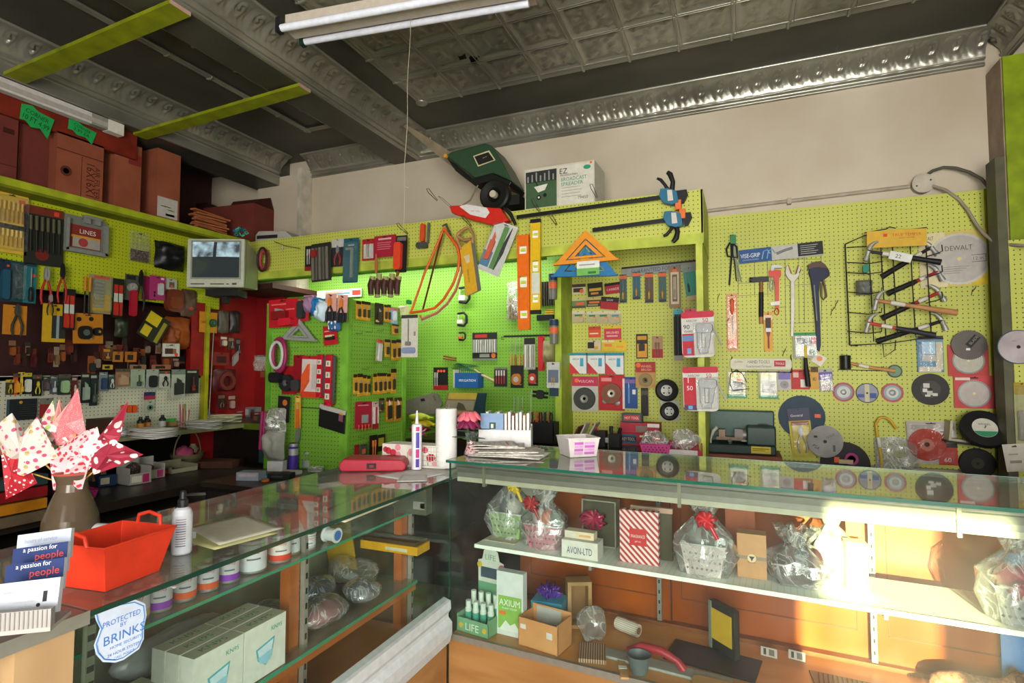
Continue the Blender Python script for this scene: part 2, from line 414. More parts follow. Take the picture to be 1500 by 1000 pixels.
# pressed tin field
TS=.296
def relief(u,v):
    u=abs(u-.5)*2;v=abs(v-.5)*2;r=math.hypot(u,v);a=math.atan2(v,u)
    h=.5*math.cos(a*8)*math.exp(-((r-.42)/.22)**2)+.8*math.exp(-(r/.10)**2)
    h+=.5*math.cos(r*19-2.5*math.cos(4*a))*math.exp(-((r-.85)/.3)**2)
    h+=.35*math.sin(9*u+5*v)*math.sin(7*v-4*u)
    return h
def tin_tiles(x0,y0,nx,ny,name,R=16,hole=None):
    m=MB();X1=x0+nx*TS;vs=[];fs=[]
    NX,NY=nx*R,ny*R
    for j in range(NY+1):
        for i in range(NX+1):
            u=(i%R)/R;v=(j%R)/R
            e=min(u,1-u,v,1-v)
            z=ZC-.013-.017*relief(u,v)*min(1,e*7)if e>0.001 else ZC-.026
            if 0.001<e<.07:z=ZC-.016
            if 0.07<=e<.13:z=ZC-.006
            vs.append((x0+i*TS/R,y0-j*TS/R,z))
    for j in range(NY):
        for i in range(NX):
            if hole and hole(x0+(i+.5)*TS/R,y0-(j+.5)*TS/R):continue
            a=j*(NX+1)+i;fs.append((a,a+NX+1,a+NX+2,a+1))
    m.add(vs,fs,'tin',True);return struct(m,name)
hc=onZ(686,82,ZC)
def torn(x,y):
    d=Vector((x-hc.x,y-hc.y));return abs(d.x+d.y*.3+.02*math.sin(d.y*60))<.085 and abs(d.y-d.x*.5-.015*math.sin(d.x*90))<.028
tin_tiles(-2.075,3.36,10,9,'ceiling_plates',hole=torn)
m=MB();m.box(hc.x-.14,hc.x+.14,hc.y-.12,hc.y+.12,ZC-.003,ZC-.001,'#0a0a08');struct(m,'ceiling_cavity')
m=MB()
for i in range(11):
    for e in(-.012,.012):x=-2.075+i*TS+e;m.tube([(x,-.3,ZC-.024),(x,3.36,ZC-.024)],.0035,'tin',5)
for j in range(10):
    for e in(-.008,.008):y=3.36-j*TS+e;m.tube([(-2.075,y,ZC-.024),(.885,y,ZC-.024)],.0028,'tin',5)
struct(m,'trim_14')
def mould_line(m,a,b,r=.017,mt='tin'): # reeded moulding with bands
    a=Vector(a);b=Vector(b);L_=(b-a).length;d=(b-a).normalized();side=d.cross(Vector((0,0,1)))
    for k in(-1,0,1):m.tube([a+side*k*r*1.15,b+side*k*r*1.15],r*.62,mt,6)
    n=int(L_/TS)
    for i in range(n+1):
        p=a+d*min(L_,i*TS+.01);m.tube([p-side*r*2+Vector((0,0,-.004)),p+Vector((0,0,-.012)),p+side*r*2+Vector((0,0,-.004))],r*.6,mt,6)
m=MB();z=ZC-.016
mould_line(m,(-2.10,3.385,z),(.93,3.385,z));mould_line(m,(-2.10,3.385,z),(-2.10,-.5,z))
m.blob((-2.10,3.385,z-.01),(.045,.045,.02),'tin');struct(m,'trim_1')
# cornice: profile swept along a line, ornament pressed into its cove
def orn(sv,t):
    p=.118;u=(sv/p)%1.0;k=math.sin(PI*max(0,min(1,t)))
    uu=(u+.22*math.sin(2.6*t+.4))%1.0
    d=math.hypot((uu-.55)*1.3,(t-.60)*1.0);a=math.atan2(t-.6,uu-.55)
    sp=math.cos(d*26+a)*math.exp(-(d/.33)**2)
    rb=abs(math.sin(PI*uu))**.6
    leaf=.6*math.cos(2*PI*(uu*3+.6*t))*math.exp(-((t-.18)/.2)**2)
    return k*(.016*rb+.017*sp+.010*leaf)
def cornice(name,a,b,out,z0=3.245,h=.175,depth=.16,seg=.009,nv=16):
    """a->b along the wall, out = unit vector away from the wall"""
    a=Vector(a);b=Vector(b);out=Vector(out);L_=(b-a).length;d=(b-a)/L_;ns=int(L_/seg);m=MB()
    prof=[(0,0),(.022,0),(.022,.012),(.014,.016),(.014,.034),(.030,.038),(.032,.046),(.024,.050)]
    flat=len(prof)
    cove=[(.024+(depth-.036)*(1-math.cos(PI/2*i/nv))*.75+(depth-.036)*.25*i/nv,.052+(h-.068)*math.sin(PI/2*i/nv)**.9)for i in range(nv+1)]
    top=[(depth-.008,h-.016),(depth,h-.014),(depth+.004,h-.004),(depth+.002,h)]
    prof=prof+cove+top;P=len(prof);vs=[]
    for i in range(ns+1):
        sv=L_*i/ns
        for j,(o,zz)in enumerate(prof):
            oo=o;z=zz
            if flat<=j<flat+nv+1:
                t=(j-flat)/nv;hh=orn(sv,t);oo+=hh*math.cos(PI/2*t*.6)*.9;z-=hh*math.sin(PI/2*t)*.8
            elif j in(5,6):oo+=.004*abs(math.sin(PI*sv/.09))
            p=a+d*sv+out*oo;vs.append((p.x,p.y,z0+z))
    fs=[(i*P+j,i*P+j+1,(i+1)*P+j+1,(i+1)*P+j)for i in range(ns)for j in range(P-1)]
    m.add(vs,fs,'tin',True);return struct(m,name)
cornice('trim_2',(-2.5,4.0,0),(1.35,4.0,0),(0,-1,0))
cornice('trim_3',(-2.5,1.1,0),(-2.5,4.0,0),(1,0,0),z0=3.245)
cornice('trim_4',(-3.66,4.0,0),(-2.76,4.0,0),(0,-1,0),z0=3.245)
cornice('trim_5',(-3.93,.9,0),(-3.93,3.86,0),(1,0,0),z0=3.245)
# right corner: cornice turns towards the street
cornice('trim_6',(1.45,3.98,0),(1.45,2.2,0),(-1,0,0),z0=3.245,depth=.13)
# beams
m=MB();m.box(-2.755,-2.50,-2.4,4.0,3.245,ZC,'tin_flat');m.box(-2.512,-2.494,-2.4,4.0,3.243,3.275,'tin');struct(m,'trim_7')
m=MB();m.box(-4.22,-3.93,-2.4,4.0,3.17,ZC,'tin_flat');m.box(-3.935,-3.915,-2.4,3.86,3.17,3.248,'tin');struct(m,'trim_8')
m=MB()
for x in(-3.22,-2.98):mould_line(m,(x,-1,ZC-.016),(x,3.45,ZC-.016),.014)
mould_line(m,(-3.22,3.45,ZC-.016),(-2.9,3.45,ZC-.016),.014);struct(m,'trim_9')
m=MB();m.box(-4.19,-3.702,3.87,3.999,2.2,3.25,'plaster');m.box(-3.70,-3.655,3.86,3.999,2.2,3.3,'#c9c0ad|n');struct(m,'trim_10')
# beams below: two lime struts under the coffer
for k,(pa,pb)in enumerate((((22,108),(248,18)),((205,194),(432,133)))):
    a=onZ(*pa,3.19);b=onZ(*pb,3.23);b.x=-2.50;a.z=3.165;b.z=3.232
    a.x=max(a.x,-4.2)
    m=MB();d=(b-a);L_=d.length;yw=.055 if k==0 else .05
    for(y0,y1,z0,z1)in((-yw,yw,-.010,.010),(yw-.012,yw,.0,.03)):m.box(0,L_,y0,y1,z0,z1,'#8d9514|n')
    m.box(L_,L_+.002,-yw,yw,-.01,.012,'#b08f80|r')
    o=m.build('strut_board');o.location=a;o.rotation_euler=d.to_track_quat('X','Z').to_euler()
    tag(o,['lime green wooden strut crossing under the ceiling beams, nearest the street','lime green wooden strut under the ceiling beams, above the television'][k],'strut','lime struts under the ceiling')

# ---- right pegboard and its trims
pr0=onY(1035,312,3.93);pr1=onY(1452,282,3.93)
m=MB();m.box(-.205,1.335,3.93,3.95,.9,2.497,'peg_lime_xz');m.box(-.205,1.335,3.95,3.999,.9,2.49,'#8c9322');struct(m,'wall_pegboard_right')
m=MB();m.box(1.30,1.335,3.915,3.93,.9,2.5,'#9a9a18');struct(m,'trim_11')
# right pilaster
m=MB();m.box(1.355,1.50,3.80,3.999,0,3.19,'#a08a78|n');m.box(1.36,1.455,3.785,3.80,0,3.19,'#8fa511|n');struct(m,'trim_12')
m=MB();m.box(1.31,1.56,3.68,3.70,.6,2.15,'peg_lime_xz');m.box(1.27,1.312,3.68,3.80,.6,2.6,'#5b5a42|n');struct(m,'wall_pegboard_far_right')
# ---- niche and alcove back boards
m=MB();m.box(-1.17,-.20,3.975,3.998,.9,2.50,'peg_lime_xz')
struct(m,'wall_pegboard_niche')
m=MB();m.box(-4.0,-1.17,3.975,3.998,.9,2.48,'peg_green_xz');struct(m,'wall_pegboard_alcove')
m=MB();m.box(-.232,-.195,3.34,3.975,.9,2.20,'#c3cd52|n');struct(m,'wall_partition_right')
m=MB();m.box(-1.20,-1.155,3.70,3.975,.9,2.24,'#a9c23c|n');struct(m,'wall_partition_left')
# niche top blocking and valance
m=MB()
m.box(-4.1,-.19,3.35,3.362,2.245,2.512,'peg_lime_xz');m.box(-4.1,-.19,3.344,3.366,2.195,2.255,'#bcc94a|n')
m.box(-4.1,-.19,3.362,3.998,2.497,2.512,'#aab63c|n');m.box(-4.1,-1.17,3.366,3.44,2.19,2.205,'#5fa022|n')
m.box(-.20,-.188,3.35,3.9,2.2,2.512,'#c3cd52|n')
struct(m,'wall_valance')
# ---- peninsula of green pegboard
m=MB();m.box(-2.86,-2.27,2.775,2.79,.5,1.905,'peg_green_xz');m.box(-2.285,-2.225,2.765,2.80,.5,1.912,'#7ab83a|n')
m.box(-2.245,-2.23,2.80,3.37,.5,1.905,'peg_green_yz');m.box(-2.89,-2.85,2.765,3.37,.5,1.905,'#66a32e|n')
m.box(-2.25,-2.222,3.36,3.40,.5,1.905,'#7ab83a|n')
struct(m,'wall_pegboard_peninsula')
# ---- left wall: lime pegboard, maroon recess, white pegboard, red bay
m=MB();m.box(-4.19,-4.15,-.5,3.45,1.985,2.545,'peg_lime_yz');struct(m,'wall_pegboard_left')
m=MB();m.box(-4.55,-4.50,-.5,3.45,1.42,2.0,'maroon_board');m.box(-4.55,-4.15,-.5,3.45,1.40,1.425,'maroon_board');struct(m,'wall_recess_left')
m=MB();m.box(-4.19,-4.15,-.5,3.36,.98,1.43,'peg_white_yz');struct(m,'wall_pegboard_white')
m=MB();m.box(-4.17,-4.12,3.17,3.29,1.42,2.02,'#8d0c10|n');m.box(-4.17,-4.10,3.29,3.325,.98,2.0,'#a3a016|n');struct(m,'trim_13')
m=MB();m.box(-4.30,-4.24,3.33,3.99,.6,2.5,'red_paint');m.box(-4.24,-3.90,3.93,3.97,.3,2.2,'red_paint');m.box(-4.15,-3.55,3.45,3.97,2.14,2.18,'maroon_board')
struct(m,'wall_red_bay')
# left shelf over the pegboard
m=MB();m.box(-4.95,-4.0,-.6,3.60,2.575,2.6,'#96a016|n');m.box(-4.012,-3.998,-.6,3.62,2.562,2.606,'#a5b020|n');m.box(-4.19,-4.0,-.6,3.5,2.545,2.575,'#76800f|n')
tag(m.build('wall_shelf'),'long lime green shelf carrying brown cartons along the left wall','shelf')
# red header board with its light
m=MB()
a=onX(0,120,-4.0);b=onX(168,210,-4.0)
zt=onX(80,195,-4.0).z
m.box(-4.06,-4.02,.2,2.62,2.985,3.165,'#7a2414|n');m.box(-4.10,-4.02,.2,2.45,3.15,3.19,'#7a2414|n')
tag(m.build('header_board'),'reddish brown header board above the cartons, under the left ceiling beam','board')
# ================================================================== counters and glass cases
def local(o,p):return p
# ---- right showcase, turned a few degrees
SA=math.atan2(2.071-2.204,.747+1.204)
show=thing('display_case','long glass showcase with wooden base and orange sliding doors on the right','showcase',(-1.205,2.20,0),SA)
SL,SDp=2.62,.56 # length, depth
def SP(x,y,z): # case coordinates to world
    return Vector((-1.205,2.20,0))+Vector((x*math.cos(SA)-y*math.sin(SA),x*math.sin(SA)+y*math.cos(SA),z))
m=MB();m.box(0,SL,.0,SDp,.0,.30,'wood_case');m.build('base',show)
m=MB();m.box(0.012,SL,.012,SDp-.02,.30,.318,'wood_floor_case');m.build('deck',show)
m=MB();m.box(0,SL,-.004,.012,.296,.322,'#8c8578|m');m.build('sill_strip',show)
m=MB();m.box(0.006,SL-.006,-.001,.005,.322,1.056,'glass');m.build('front_pane',show)
m=MB();m.box(0,.006,.006,SDp-.03,.322,1.056,'glass');m.build('end_pane',show)
m=MB();m.box(SL-.006,SL,.006,SDp-.03,.322,1.056,'glass');m.build('end_pane',show)
m=MB();m.box(-.01,SL+.01,-.012,SDp+.03,1.06,1.070,'glass_top');m.build('top_pane',show)
m=MB();m.box(-.011,SL+.01,-.0165,-.0125,1.0595,1.0705,'#1d5a47|g');m.build('pane_edge',show)
m=MB();m.box(-.011,SL+.01,SDp+.031,SDp+.034,1.0595,1.0705,'#a8d8cc|g');m.build('pane_edge',show)
m=MB();m.box(-.0135,-.0105,-.012,SDp+.03,1.0595,1.0705,'#123a2e|g');m.build('pane_edge',show)
m=MB();m.box(-.001,.007,-.003,-.0005,.322,1.058,'#143d30|g');m.build('pane_edge',show)
# lamp reflector rail under the front of the top pane
m=MB();m.box(.03,SL-.02,.012,.075,1.040,1.058,'#6d6b62|m');m.box(.03,SL-.02,.012,.018,1.018,1.045,'#65635a|m')
m.box(.03,SL-.02,.016,.06,.995,1.020,'#7c7a70|m');m.box(.03,SL-.02,.014,.020,.978,.997,'#a8a48f|s');m.build('reflector_rail',show)
for x in(.16,.98,1.8):
    m=MB();m.box(x,x+.012,.008,.03,.965,1.058,'#7d7a66|m');m.build('rail_bracket',show)
m=MB();m.box(.03,SL-.02,SDp-.06,SDp-.01,1.03,1.058,'#8b887c|m');m.build('top_track',show)
# sliding doors with panel mouldings
for i,(a,b)in enumerate(((.10,.86),(.84,1.64),(1.62,2.60))):
    m=MB();y=SDp-.045+.012*(i%2)
    m.box(a,b,y,y+.012,.33,1.045,'wood_orange')
    m.box(a+.06,b-.06,y-.002,y,.435,.44,'#6b340f');m.box(b-.064,b-.06,y-.002,y,.435,.95,'#6b340f');m.box(a+.06,a+.064,y-.002,y,.435,.95,'#6b340f')
    m.box(b-.006,b,y-.003,y,.33,.99,'#4a220a')
    m.build('sliding_door',show)
m=MB();m.box(.02,SL-.02,SDp-.075,SDp-.035,.318,.335,'#7a451c');m.build('door_track',show)
# end of the rear: pale card strip
m=MB();m.box(.13,.20,SDp-.10,SDp-.095,.80,1.0,'#d9d6c6|r');m.build('card_strip',show)
for x in(.80,1.62):
    m=MB();m.box(x,x+.02,SDp-.075,SDp-.06,.34,1.0,'#8b8a80|m')
    for k in range(14):m.box(x+.007,x+.013,SDp-.077,SDp-.0745,.37+k*.045,.385+k*.045,'#16140f')
    m.build('slotted_upright',show)
m=MB();m.box(.08,SL-.03,.085,.40,.680,.690,'ruled');m.box(.08,SL-.03,.080,.086,.676,.692,'#e8ebe0|s');m.build('shelf',show)
for x in(.60,1.62):
    m=MB();m.box(x,x+.012,.12,SDp-.075,.645,.672,'#8b8a80|m');m.build('shelf_bracket',show)

# ---- left counter: glass case running towards the street
CX0,CX1=-1.80,-1.185
left=thing('display_case','glass counter running along the left aisle with cans and mask boxes inside','showcase',(-1.49,1.5,0))
left.location=(0,0,0)
Y0,Y1=.715,2.20
m=MB();m.box(CX0+.01,CX1-.03,Y0,Y1-.035,0,.30,'wood_case');m.box(CX0+.01,CX1-.012,Y0,Y1-.035,0,.295,'wood_case');m.build('base',left)
m=MB();m.box(CX0+.01,CX1-.05,Y0,Y1-.035,.30,.33,'wood_deck');m.build('deck',left)
m=MB()
prof=[(CX1+.002,.30),(CX1+.012,.34),(CX1+.012,.385),(CX1-.006,.405),(CX1-.006,.42),(CX1+.006,.44),(CX1+.004,.475),(CX1-.03,.485),(CX1-.05,.46),(CX1-.05,.30)]
vs=[(x,y,z)for y in(Y0,Y1-.03)for x,z in prof];n=len(prof)
m.add(vs,[(i,(i+1)%n,n+(i+1)%n,n+i)for i in range(n)],'#c9cdd0|s',False);m.build('white_rail',left)
m=MB();m.box(CX1-.006,CX1,Y0+.01,Y1-.03,.485,.988,'glass');m.build('front_pane',left)
m=MB();m.box(CX0,CX1,Y0,2.18,.990,1.0,'glass_top');m.build('top_pane',left)
m=MB();m.box(CX1,CX1+.0035,Y0,2.18,.9895,1.0005,'#123a2e|g');m.build('pane_edge',left)
m=MB();m.box(CX0,CX1-.03,2.18,2.62,.975,1.0,'#b6b3a8|s');m.build('top_board',left)
m=MB();m.box(CX0,CX0+.02,Y0,2.62,.30,.975,'#8a8f78|n')
m.build('back_panel',left)
m=MB();m.box(CX0+.06,-1.35,Y0+.03,2.15,.842,.850,'glass_shelf');m.box(-1.35,-1.347,Y0+.03,2.15,.8415,.8505,'#3c8f6d|g');m.build('upper_shelf',left)
m=MB();m.box(CX0+.06,-1.34,Y0+.03,2.15,.535,.545,'glass_shelf');m.box(-1.34,-1.336,Y0+.03,2.15,.534,.546,'#3c8f6d|g')
m.box(CX0+.03,-1.345,Y0+.03,2.15,.505,.530,'wood_frame');m.build('lower_shelf',left)
for y in(1.46,2.12):
    m=MB();m.box(-1.44,-1.40,y,y+.045,.33,.99,'wood_frame');m.box(-1.399,-1.380,y+.048,y+.066,.33,.985,'#9c9a90|m')
    for k in range(12):m.box(-1.381,-1.379,y+.053,y+.061,.36+k*.05,.38+k*.05,'#15130f')
    m.build('wood_post',left)
m=MB();m.box(-1.20,-1.187,Y0-.005,Y0+.012,.32,.99,'#56604f|m')
for k in range(22):m.box(-1.1875,-1.186,Y0-.003,Y0+.010,.34+k*.03,.352+k*.03,'#20241d')
m.build('corner_upright',left)
# near counter: steel top on a wooden cabinet, standing right beside the camera
near=thing('counter','near counter end with dull steel top and raw wooden post','counter',(0,0,0))
m=MB();m.box(-2.1,-1.185,.02,Y0-.008,.985,1.0,'#8b8580|m');m.box(-1.1855,-1.1835,.02,Y0-.002,.975,1.001,'#8d8c80|m');m.build('steel_top',near)
m=MB();m.box(-1.235,-1.19,.595,.69,0,.983,'wood_raw');m.build('corner_post',near)
m=MB();m.box(-1.8,-1.25,.02,.59,0,.982,'#17191c|s');m.build('cabinet_body',near)
m=MB();m.cyl((-1.215,.535,.0),(-1.215,.535,.93),.009,None,'#8f8d80|s',10);m.build('pale_tube',near)
m=MB();m.box(-1.25,-1.24,.53,.58,.86,.982,'#8a3a16|n');m.build('brown_block',near)
for nm,o in(('a',left),('b',near)):
    c=Vector((-1.49,1.45,0))if nm=='a' else Vector((-1.6,.36,0))
    for ch in o.children:ch.data.transform(Matrix.Translation(-c))
    o.location=c

# ---- counters along the back wall and left wall
t=thing('workbench','dark brown workbench along the back wall behind the showcase','counter',(-1.1,3.65,0))
m=MB();m.box(-1.1,.9,-.28,.32,.955,.985,'#33241b|g');m.build('worktop',t)
m=MB();m.box(-1.1,.9,-.26,.32,0,.955,'#241a14|n');m.build('cabinet_body',t)
t=thing('counter','black topped low counter with drawers in front of the green peninsula board','counter',(-2.9,2.5,0))
m=MB();m.box(.12,.68,-.28,.26,.825,.85,'dark_top');m.build('worktop',t)
m=MB();m.box(.14,.66,-.26,.25,0,.825,'#1b1a18|n');m.build('cabinet_body',t)
m=MB();m.box(.16,.64,-.267,-.26,.62,.80,'#26241f|n');m.box(.26,.36,-.275,-.267,.72,.735,'#a8a59c|m');m.build('drawer',t)
# desk along the left wall
t=thing('desk','long worn green edged desk running along the left wall','desk',(-4.1,1.9,0))
m=MB();m.box(-.05,.33,-2.2,1.50,1.008,1.03,'dark_top');m.box(.33,.345,-2.2,1.50,1.0,1.032,'#7d7f5c|n');m.box(-.12,1.2,1.50,2.02,1.008,1.03,'dark_top');m.box(.33,1.2,1.485,1.50,.985,1.032,'#6f8220|n');m.build('desktop',t)
m=MB();m.box(-.62,-.58,-2.2,1.9,.2,1.0,'#14110f|n');m.build('back_board',t)
t=thing('shelving_unit','dark low shelves with maroon edges under the left desk','shelf',(-3.85,1.6,0))
for z,x1,y1,c in((.70,.45,1.9,'#2b201a|n'),(.60,.54,1.4,'#8a1c20|n'),(.40,.58,1.3,'#3a0f10|n')):
    m=MB();m.box(-.80,x1,-1.9,y1,z-.03,z,'dark_top');m.box(x1,x1+.015,-1.9,y1,z-.045,z+.004,c);m.build('shelf_board',t)
m=MB();m.box(-.8,.40,1.9,1.93,0,.98,'#1c1512|n');m.build('side_panel',t)
# ================================================================== goods library
# every shape draws into a box of width w and height h centred on (cx, cz), lying against y (negative y = towards the shop)
K='#17171a';STEEL='#7d7d7b|m';CHROME='#a3a5a6|m';DSTEEL='#4a4a4c|m'
def rnd(x0,z0,x1,z1,r=.2,n=4):
    w,h=x1-x0,z1-z0;r=min(w,h)*r;pts=[]
    for cx,cz,a0 in((x1-r,z1-r,0),(x0+r,z1-r,PI/2),(x0+r,z0+r,PI),(x1-r,z0+r,3*PI/2)):
        for i in range(n+1):a=a0+PI/2*i/n;pts.append((cx+r*math.cos(a),cz+r*math.sin(a)))
    return pts
def s_box(m,x,z,w,h,y,d,c,c2=None):m.box(x-w/2,x+w/2,y-d,y,z-h/2,z+h/2,c)
def s_round(m,x,z,w,h,y,d,c,c2=None):m.prism(rnd(x-w/2,z-h/2,x+w/2,z+h/2,.35),y-d,y,c)
def s_rods(n):
    def f(m,x,z,w,h,y,d,c,c2):
        for i in range(n):
            xx=x-w/2+w*(i+.5)/n;r=min(w/n*.32,d/2+.002)
            m.cyl((xx,y-d/2,z-h/2),(xx,y-d/2,z+h/2*.2),r*.55,None,c,8);m.cyl((xx,y-d/2,z+h/2*.2),(xx,y-d/2,z+h/2),r,None,c2 or c,8)
    return f
def s_blades(n):
    def f(m,x,z,w,h,y,d,c,c2):
        for i in range(n):
            xx=x-w/2+w*(i+.5)/n;b=w/n*.3
            m.box(xx-b,xx+b,y-d,y,z-h/2,z+h/2,c if i%2 else(c2 or c))
    return f
def s_driver(m,x,z,w,h,y,d,c,c2):
    r=min(w/2,d*.6+.004)
    m.lathe([(0,0),(r*.7,.01*h),(r,.08*h),(r*.85,.2*h),(r,.32*h),(r*.6,.42*h),(r*.35,.44*h)],c,(x,y-r,z-h/2),12)
    m.cyl((x,y-r,z-h/2+.44*h),(x,y-r,z+h/2),r*.28,None,c2 or STEEL,8)
def s_handle_up(m,x,z,w,h,y,d,c,c2):
    r=min(w/2,d*.6+.004)
    m.lathe([(r*.25,0),(r*.25,.55*h),(r*.6,.58*h),(r,.66*h),(r*.8,.8*h),(r,.93*h),(r*.5,h),(0,h)],c,(x,y-r,z-h/2),12,ms=[c2 or STEEL]+[c]*6)
def s_disc(m,x,z,w,h,y,d,c,c2=None):
    r=min(w,h)/2
    m.lathe([(r*.12,0),(r*.14,d*.6),(r*.34,d*.7),(r*.38,d),(r*.97,d),(r,d*.5),(r,0)],c,(x,y,z),32,'y',ms=[c,c2 or c,c2 or c,c,c,c])
def s_blade(m,x,z,w,h,y,d,c,c2=None): # toothed saw blade
    r=min(w,h)/2;n=44;pts=[]
    for i in range(n):
        a=2*PI*i/n;pts+=[((x+r*math.cos(a)),(z+r*math.sin(a))),(x+r*.955*math.cos(a+.04),z+r*.955*math.sin(a+.04))]
    m.prism(pts,y-d,y,c);m.disc(x,z,r*.88,y-d-.0006,y-d,c2 or c);m.disc(x,z,r*.09,y-d-.0012,y-d,'#d9cf9a')
def s_pliers(m,x,z,w,h,y,d,c,c2):
    for s in(-1,1):
        pts=[(x+s*w*.04,y-d/2,z+h*.18),(x+s*w*.16,y-d/2,z+h*.05),(x+s*w*.34,y-d/2,z-h*.15),(x+s*w*.36,y-d/2,z-h*.34),(x+s*w*.26,y-d/2,z-h*.5)]
        m.tube(pts,w*.1,c,8,rs=[w*.07,w*.09,w*.10,w*.10,w*.07])
        m.prism([(x+s*w*.02,z+h*.1),(x+s*w*.20,z+h*.22),(x+s*w*.16,z+h*.4),(x+s*w*.02,z+h*.5)][::s],y-d*.8,y-d*.2,c2 or DSTEEL)
    m.disc(x,z+h*.17,w*.13,y-d,y-d*.1,c2 or DSTEEL,14)
def s_knife(m,x,z,w,h,y,d,c,c2):
    m.prism([(x-w/2,z-h/2),(x+w/2,z-h*.46),(x+w/2,z+h*.18),(x+w*.2,z+h*.24),(x-w/2,z+h*.2)],y-d,y,c)
    m.prism([(x-w*.3,z+h*.2),(x+w*.25,z+h*.2),(x+w*.25,z+h*.34),(x-w*.3,z+h*.5)],y-d*.7,y-d*.4,c2 or CHROME)
def s_tape(m,x,z,w,h,y,d,c,c2):
    m.prism(rnd(x-w/2,z-h/2,x+w/2,z+h/2,.42,5),y-d,y,c);m.disc(x,z,min(w,h)*.28,y-d-.002,y-d,c2 or K,18);m.box(x+w*.3,x+w*.55,y-d*.7,y-d*.4,z-h/2,z-h*.42,CHROME)
def s_ring(m,x,z,w,h,y,d,c,c2=None):
    r=min(w,h)/2;m.lathe([(r*.6,0),(r*.6,d),(r,d),(r,0),(r*.6,0)],c,(x,y,z),28,'y')
def s_cone(m,x,z,w,h,y,d,c,c2=None):
    r=min(w,h)/2;m.lathe([(r,0),(r*.95,d*.4),(r*.4,d*.7),(r*.3,d),(0,d)],c,(x,y,z),24,'y')
def s_level(m,x,z,w,h,y,d,c,c2):
    m.box(x-w/2,x-w*.32,y-d,y,z-h/2,z+h/2,c);m.box(x+w*.32,x+w/2,y-d,y,z-h/2,z+h/2,c)
    zs=[-.5,-.38,-.30,-.06,.06,.30,.38,.5]
    for a,b in zip(zs[::2],zs[1::2]):m.box(x-w*.32,x+w*.32,y-d*.85,y-d*.15,z+a*h,z+b*h,c)
    for v in(-.34,0,.34):
        m.box(x-w*.32,x+w*.32,y-d*.6,y-d*.4,z+(v-.05)*h,z+(v+.05)*h,'#e9e8df');m.cyl((x-w*.2,y-d*.7,z+v*h),(x+w*.2,y-d*.7,z+v*h),w*.12,None,'#c6df3a|g',8)
def s_saw(m,x,z,w,h,y,d,c,c2):
    m.prism([(x-w/2,z-h/2),(x+w/2,z-h*.1),(x+w/2,z+h/2),(x-w/2,z+h*.1)],y-d,y,c)
def s_hammer(m,x,z,w,h,y,d,c,c2):
    m.tube([(x,y-d/2,z-h/2),(x,y-d/2,z-h*.1),(x,y-d/2,z+h*.42)],w*.1,c,8,rs=[w*.13,w*.11,w*.08])
    m.cyl((x-w*.5,y-d/2,z+h*.40),(x-w*.15,y-d/2,z+h*.40),w*.12,None,c2,10);m.box(x-w*.2,x+w*.15,y-d*.8,y-d*.2,z+h*.33,z+h*.47,c2)
    m.prism([(x+w*.1,z+h*.46),(x+w*.5,z+h*.36),(x+w*.5,z+h*.33),(x+w*.1,z+h*.34)],y-d*.7,y-d*.3,c2)
def pillow(m,x,z,w,h,y,d,c,seed=0,N=12):
    """a soft bag or cloth pad with corners, bulging out from y"""
    rd=random.Random(seed);p=[rd.uniform(0,6)for _ in range(6)]
    for back in(0,1):
        vs=[]
        for j in range(N+1):
            for i in range(N+1):
                u,v=2*i/N-1,2*j/N-1;b=(1-u**4)*(1-v**4);q=1+.16*math.sin(3.1*u+p[0])*math.sin(2.7*v+p[1])+.10*math.sin(7*u+p[2]+3*v)+.08*math.sin(8*v+p[3])
                e=1-.07*v*v*(1-abs(u))-.03*math.sin(4*v+p[4])
                vs.append((x+u*e*w/2,y-(d*b*q if not back else 0),z+v*(1-.05*u*u+.02*math.sin(5*u+p[5]))*h/2))
        fs=[(j*(N+1)+i,j*(N+1)+i+1,(j+1)*(N+1)+i+1,(j+1)*(N+1)+i)for j in range(N)for i in range(N)]
        m.add(vs,fs if not back else[f[::-1]for f in fs],c,True)
def s_bag(m,x,z,w,h,y,d,c,c2=None):pillow(m,x,z,w,h,y,d*.8,c,seed=int(abs(x)*1000+h*5000))
def s_brush(m,x,z,w,h,y,d,c,c2):
    m.prism([(x-w*.5,z+h*.5),(x+w*.5,z+h*.5),(x+w*.5,z+h*.15),(x+w*.42,z+h*.1),(x-w*.42,z+h*.1),(x-w*.5,z+h*.15)],y-d,y,c2)
    m.box(x-w*.5,x+w*.5,y-d*1.05,y,z+h*.05,z+h*.17,CHROME)
    m.prism([(x-w*.4,z+h*.05),(x-w*.14,z-h*.12),(x-w*.16,z-h*.45),(x,z-h*.5),(x+w*.16,z-h*.45),(x+w*.14,z-h*.12),(x+w*.4,z+h*.05)],y-d*.9,y-d*.1,c)
def s_wrench(m,x,z,w,h,y,d,c,c2):
    m.prism([(x-w*.12,z-h*.5),(x+w*.12,z-h*.5),(x+w*.17,z+h*.28),(x-w*.17,z+h*.28)],y-d,y,c)
    m.prism([(x-w*.2,z+h*.25),(x+w*.2,z+h*.25),(x+w*.5,z+h*.36),(x+w*.42,z+h*.5),(x+w*.2,z+h*.38),(x-w*.2,z+h*.38),(x-w*.42,z+h*.5),(x-w*.5,z+h*.36)],y-d*1.2,y+0,c)
def s_can(m,x,z,w,h,y,d,c,c2):
    r=w/2;m.cyl((x,y-r,z-h/2),(x,y-r,z+h/2),r,None,c,18);m.cyl((x,y-r,z+h/2),(x,y-r,z+h/2+.004),r*.9,None,c2 or STEEL,18)
def s_cyls(n):
    def f(m,x,z,w,h,y,d,c,c2):
        for i in range(n):
            xx=x-w/2+w*(i+.5)/n;m.cyl((xx,y-d/2,z-h/2),(xx,y-d/2,z+h/2),w/n*.42,None,c if i%2 else(c2 or c),10)
    return f
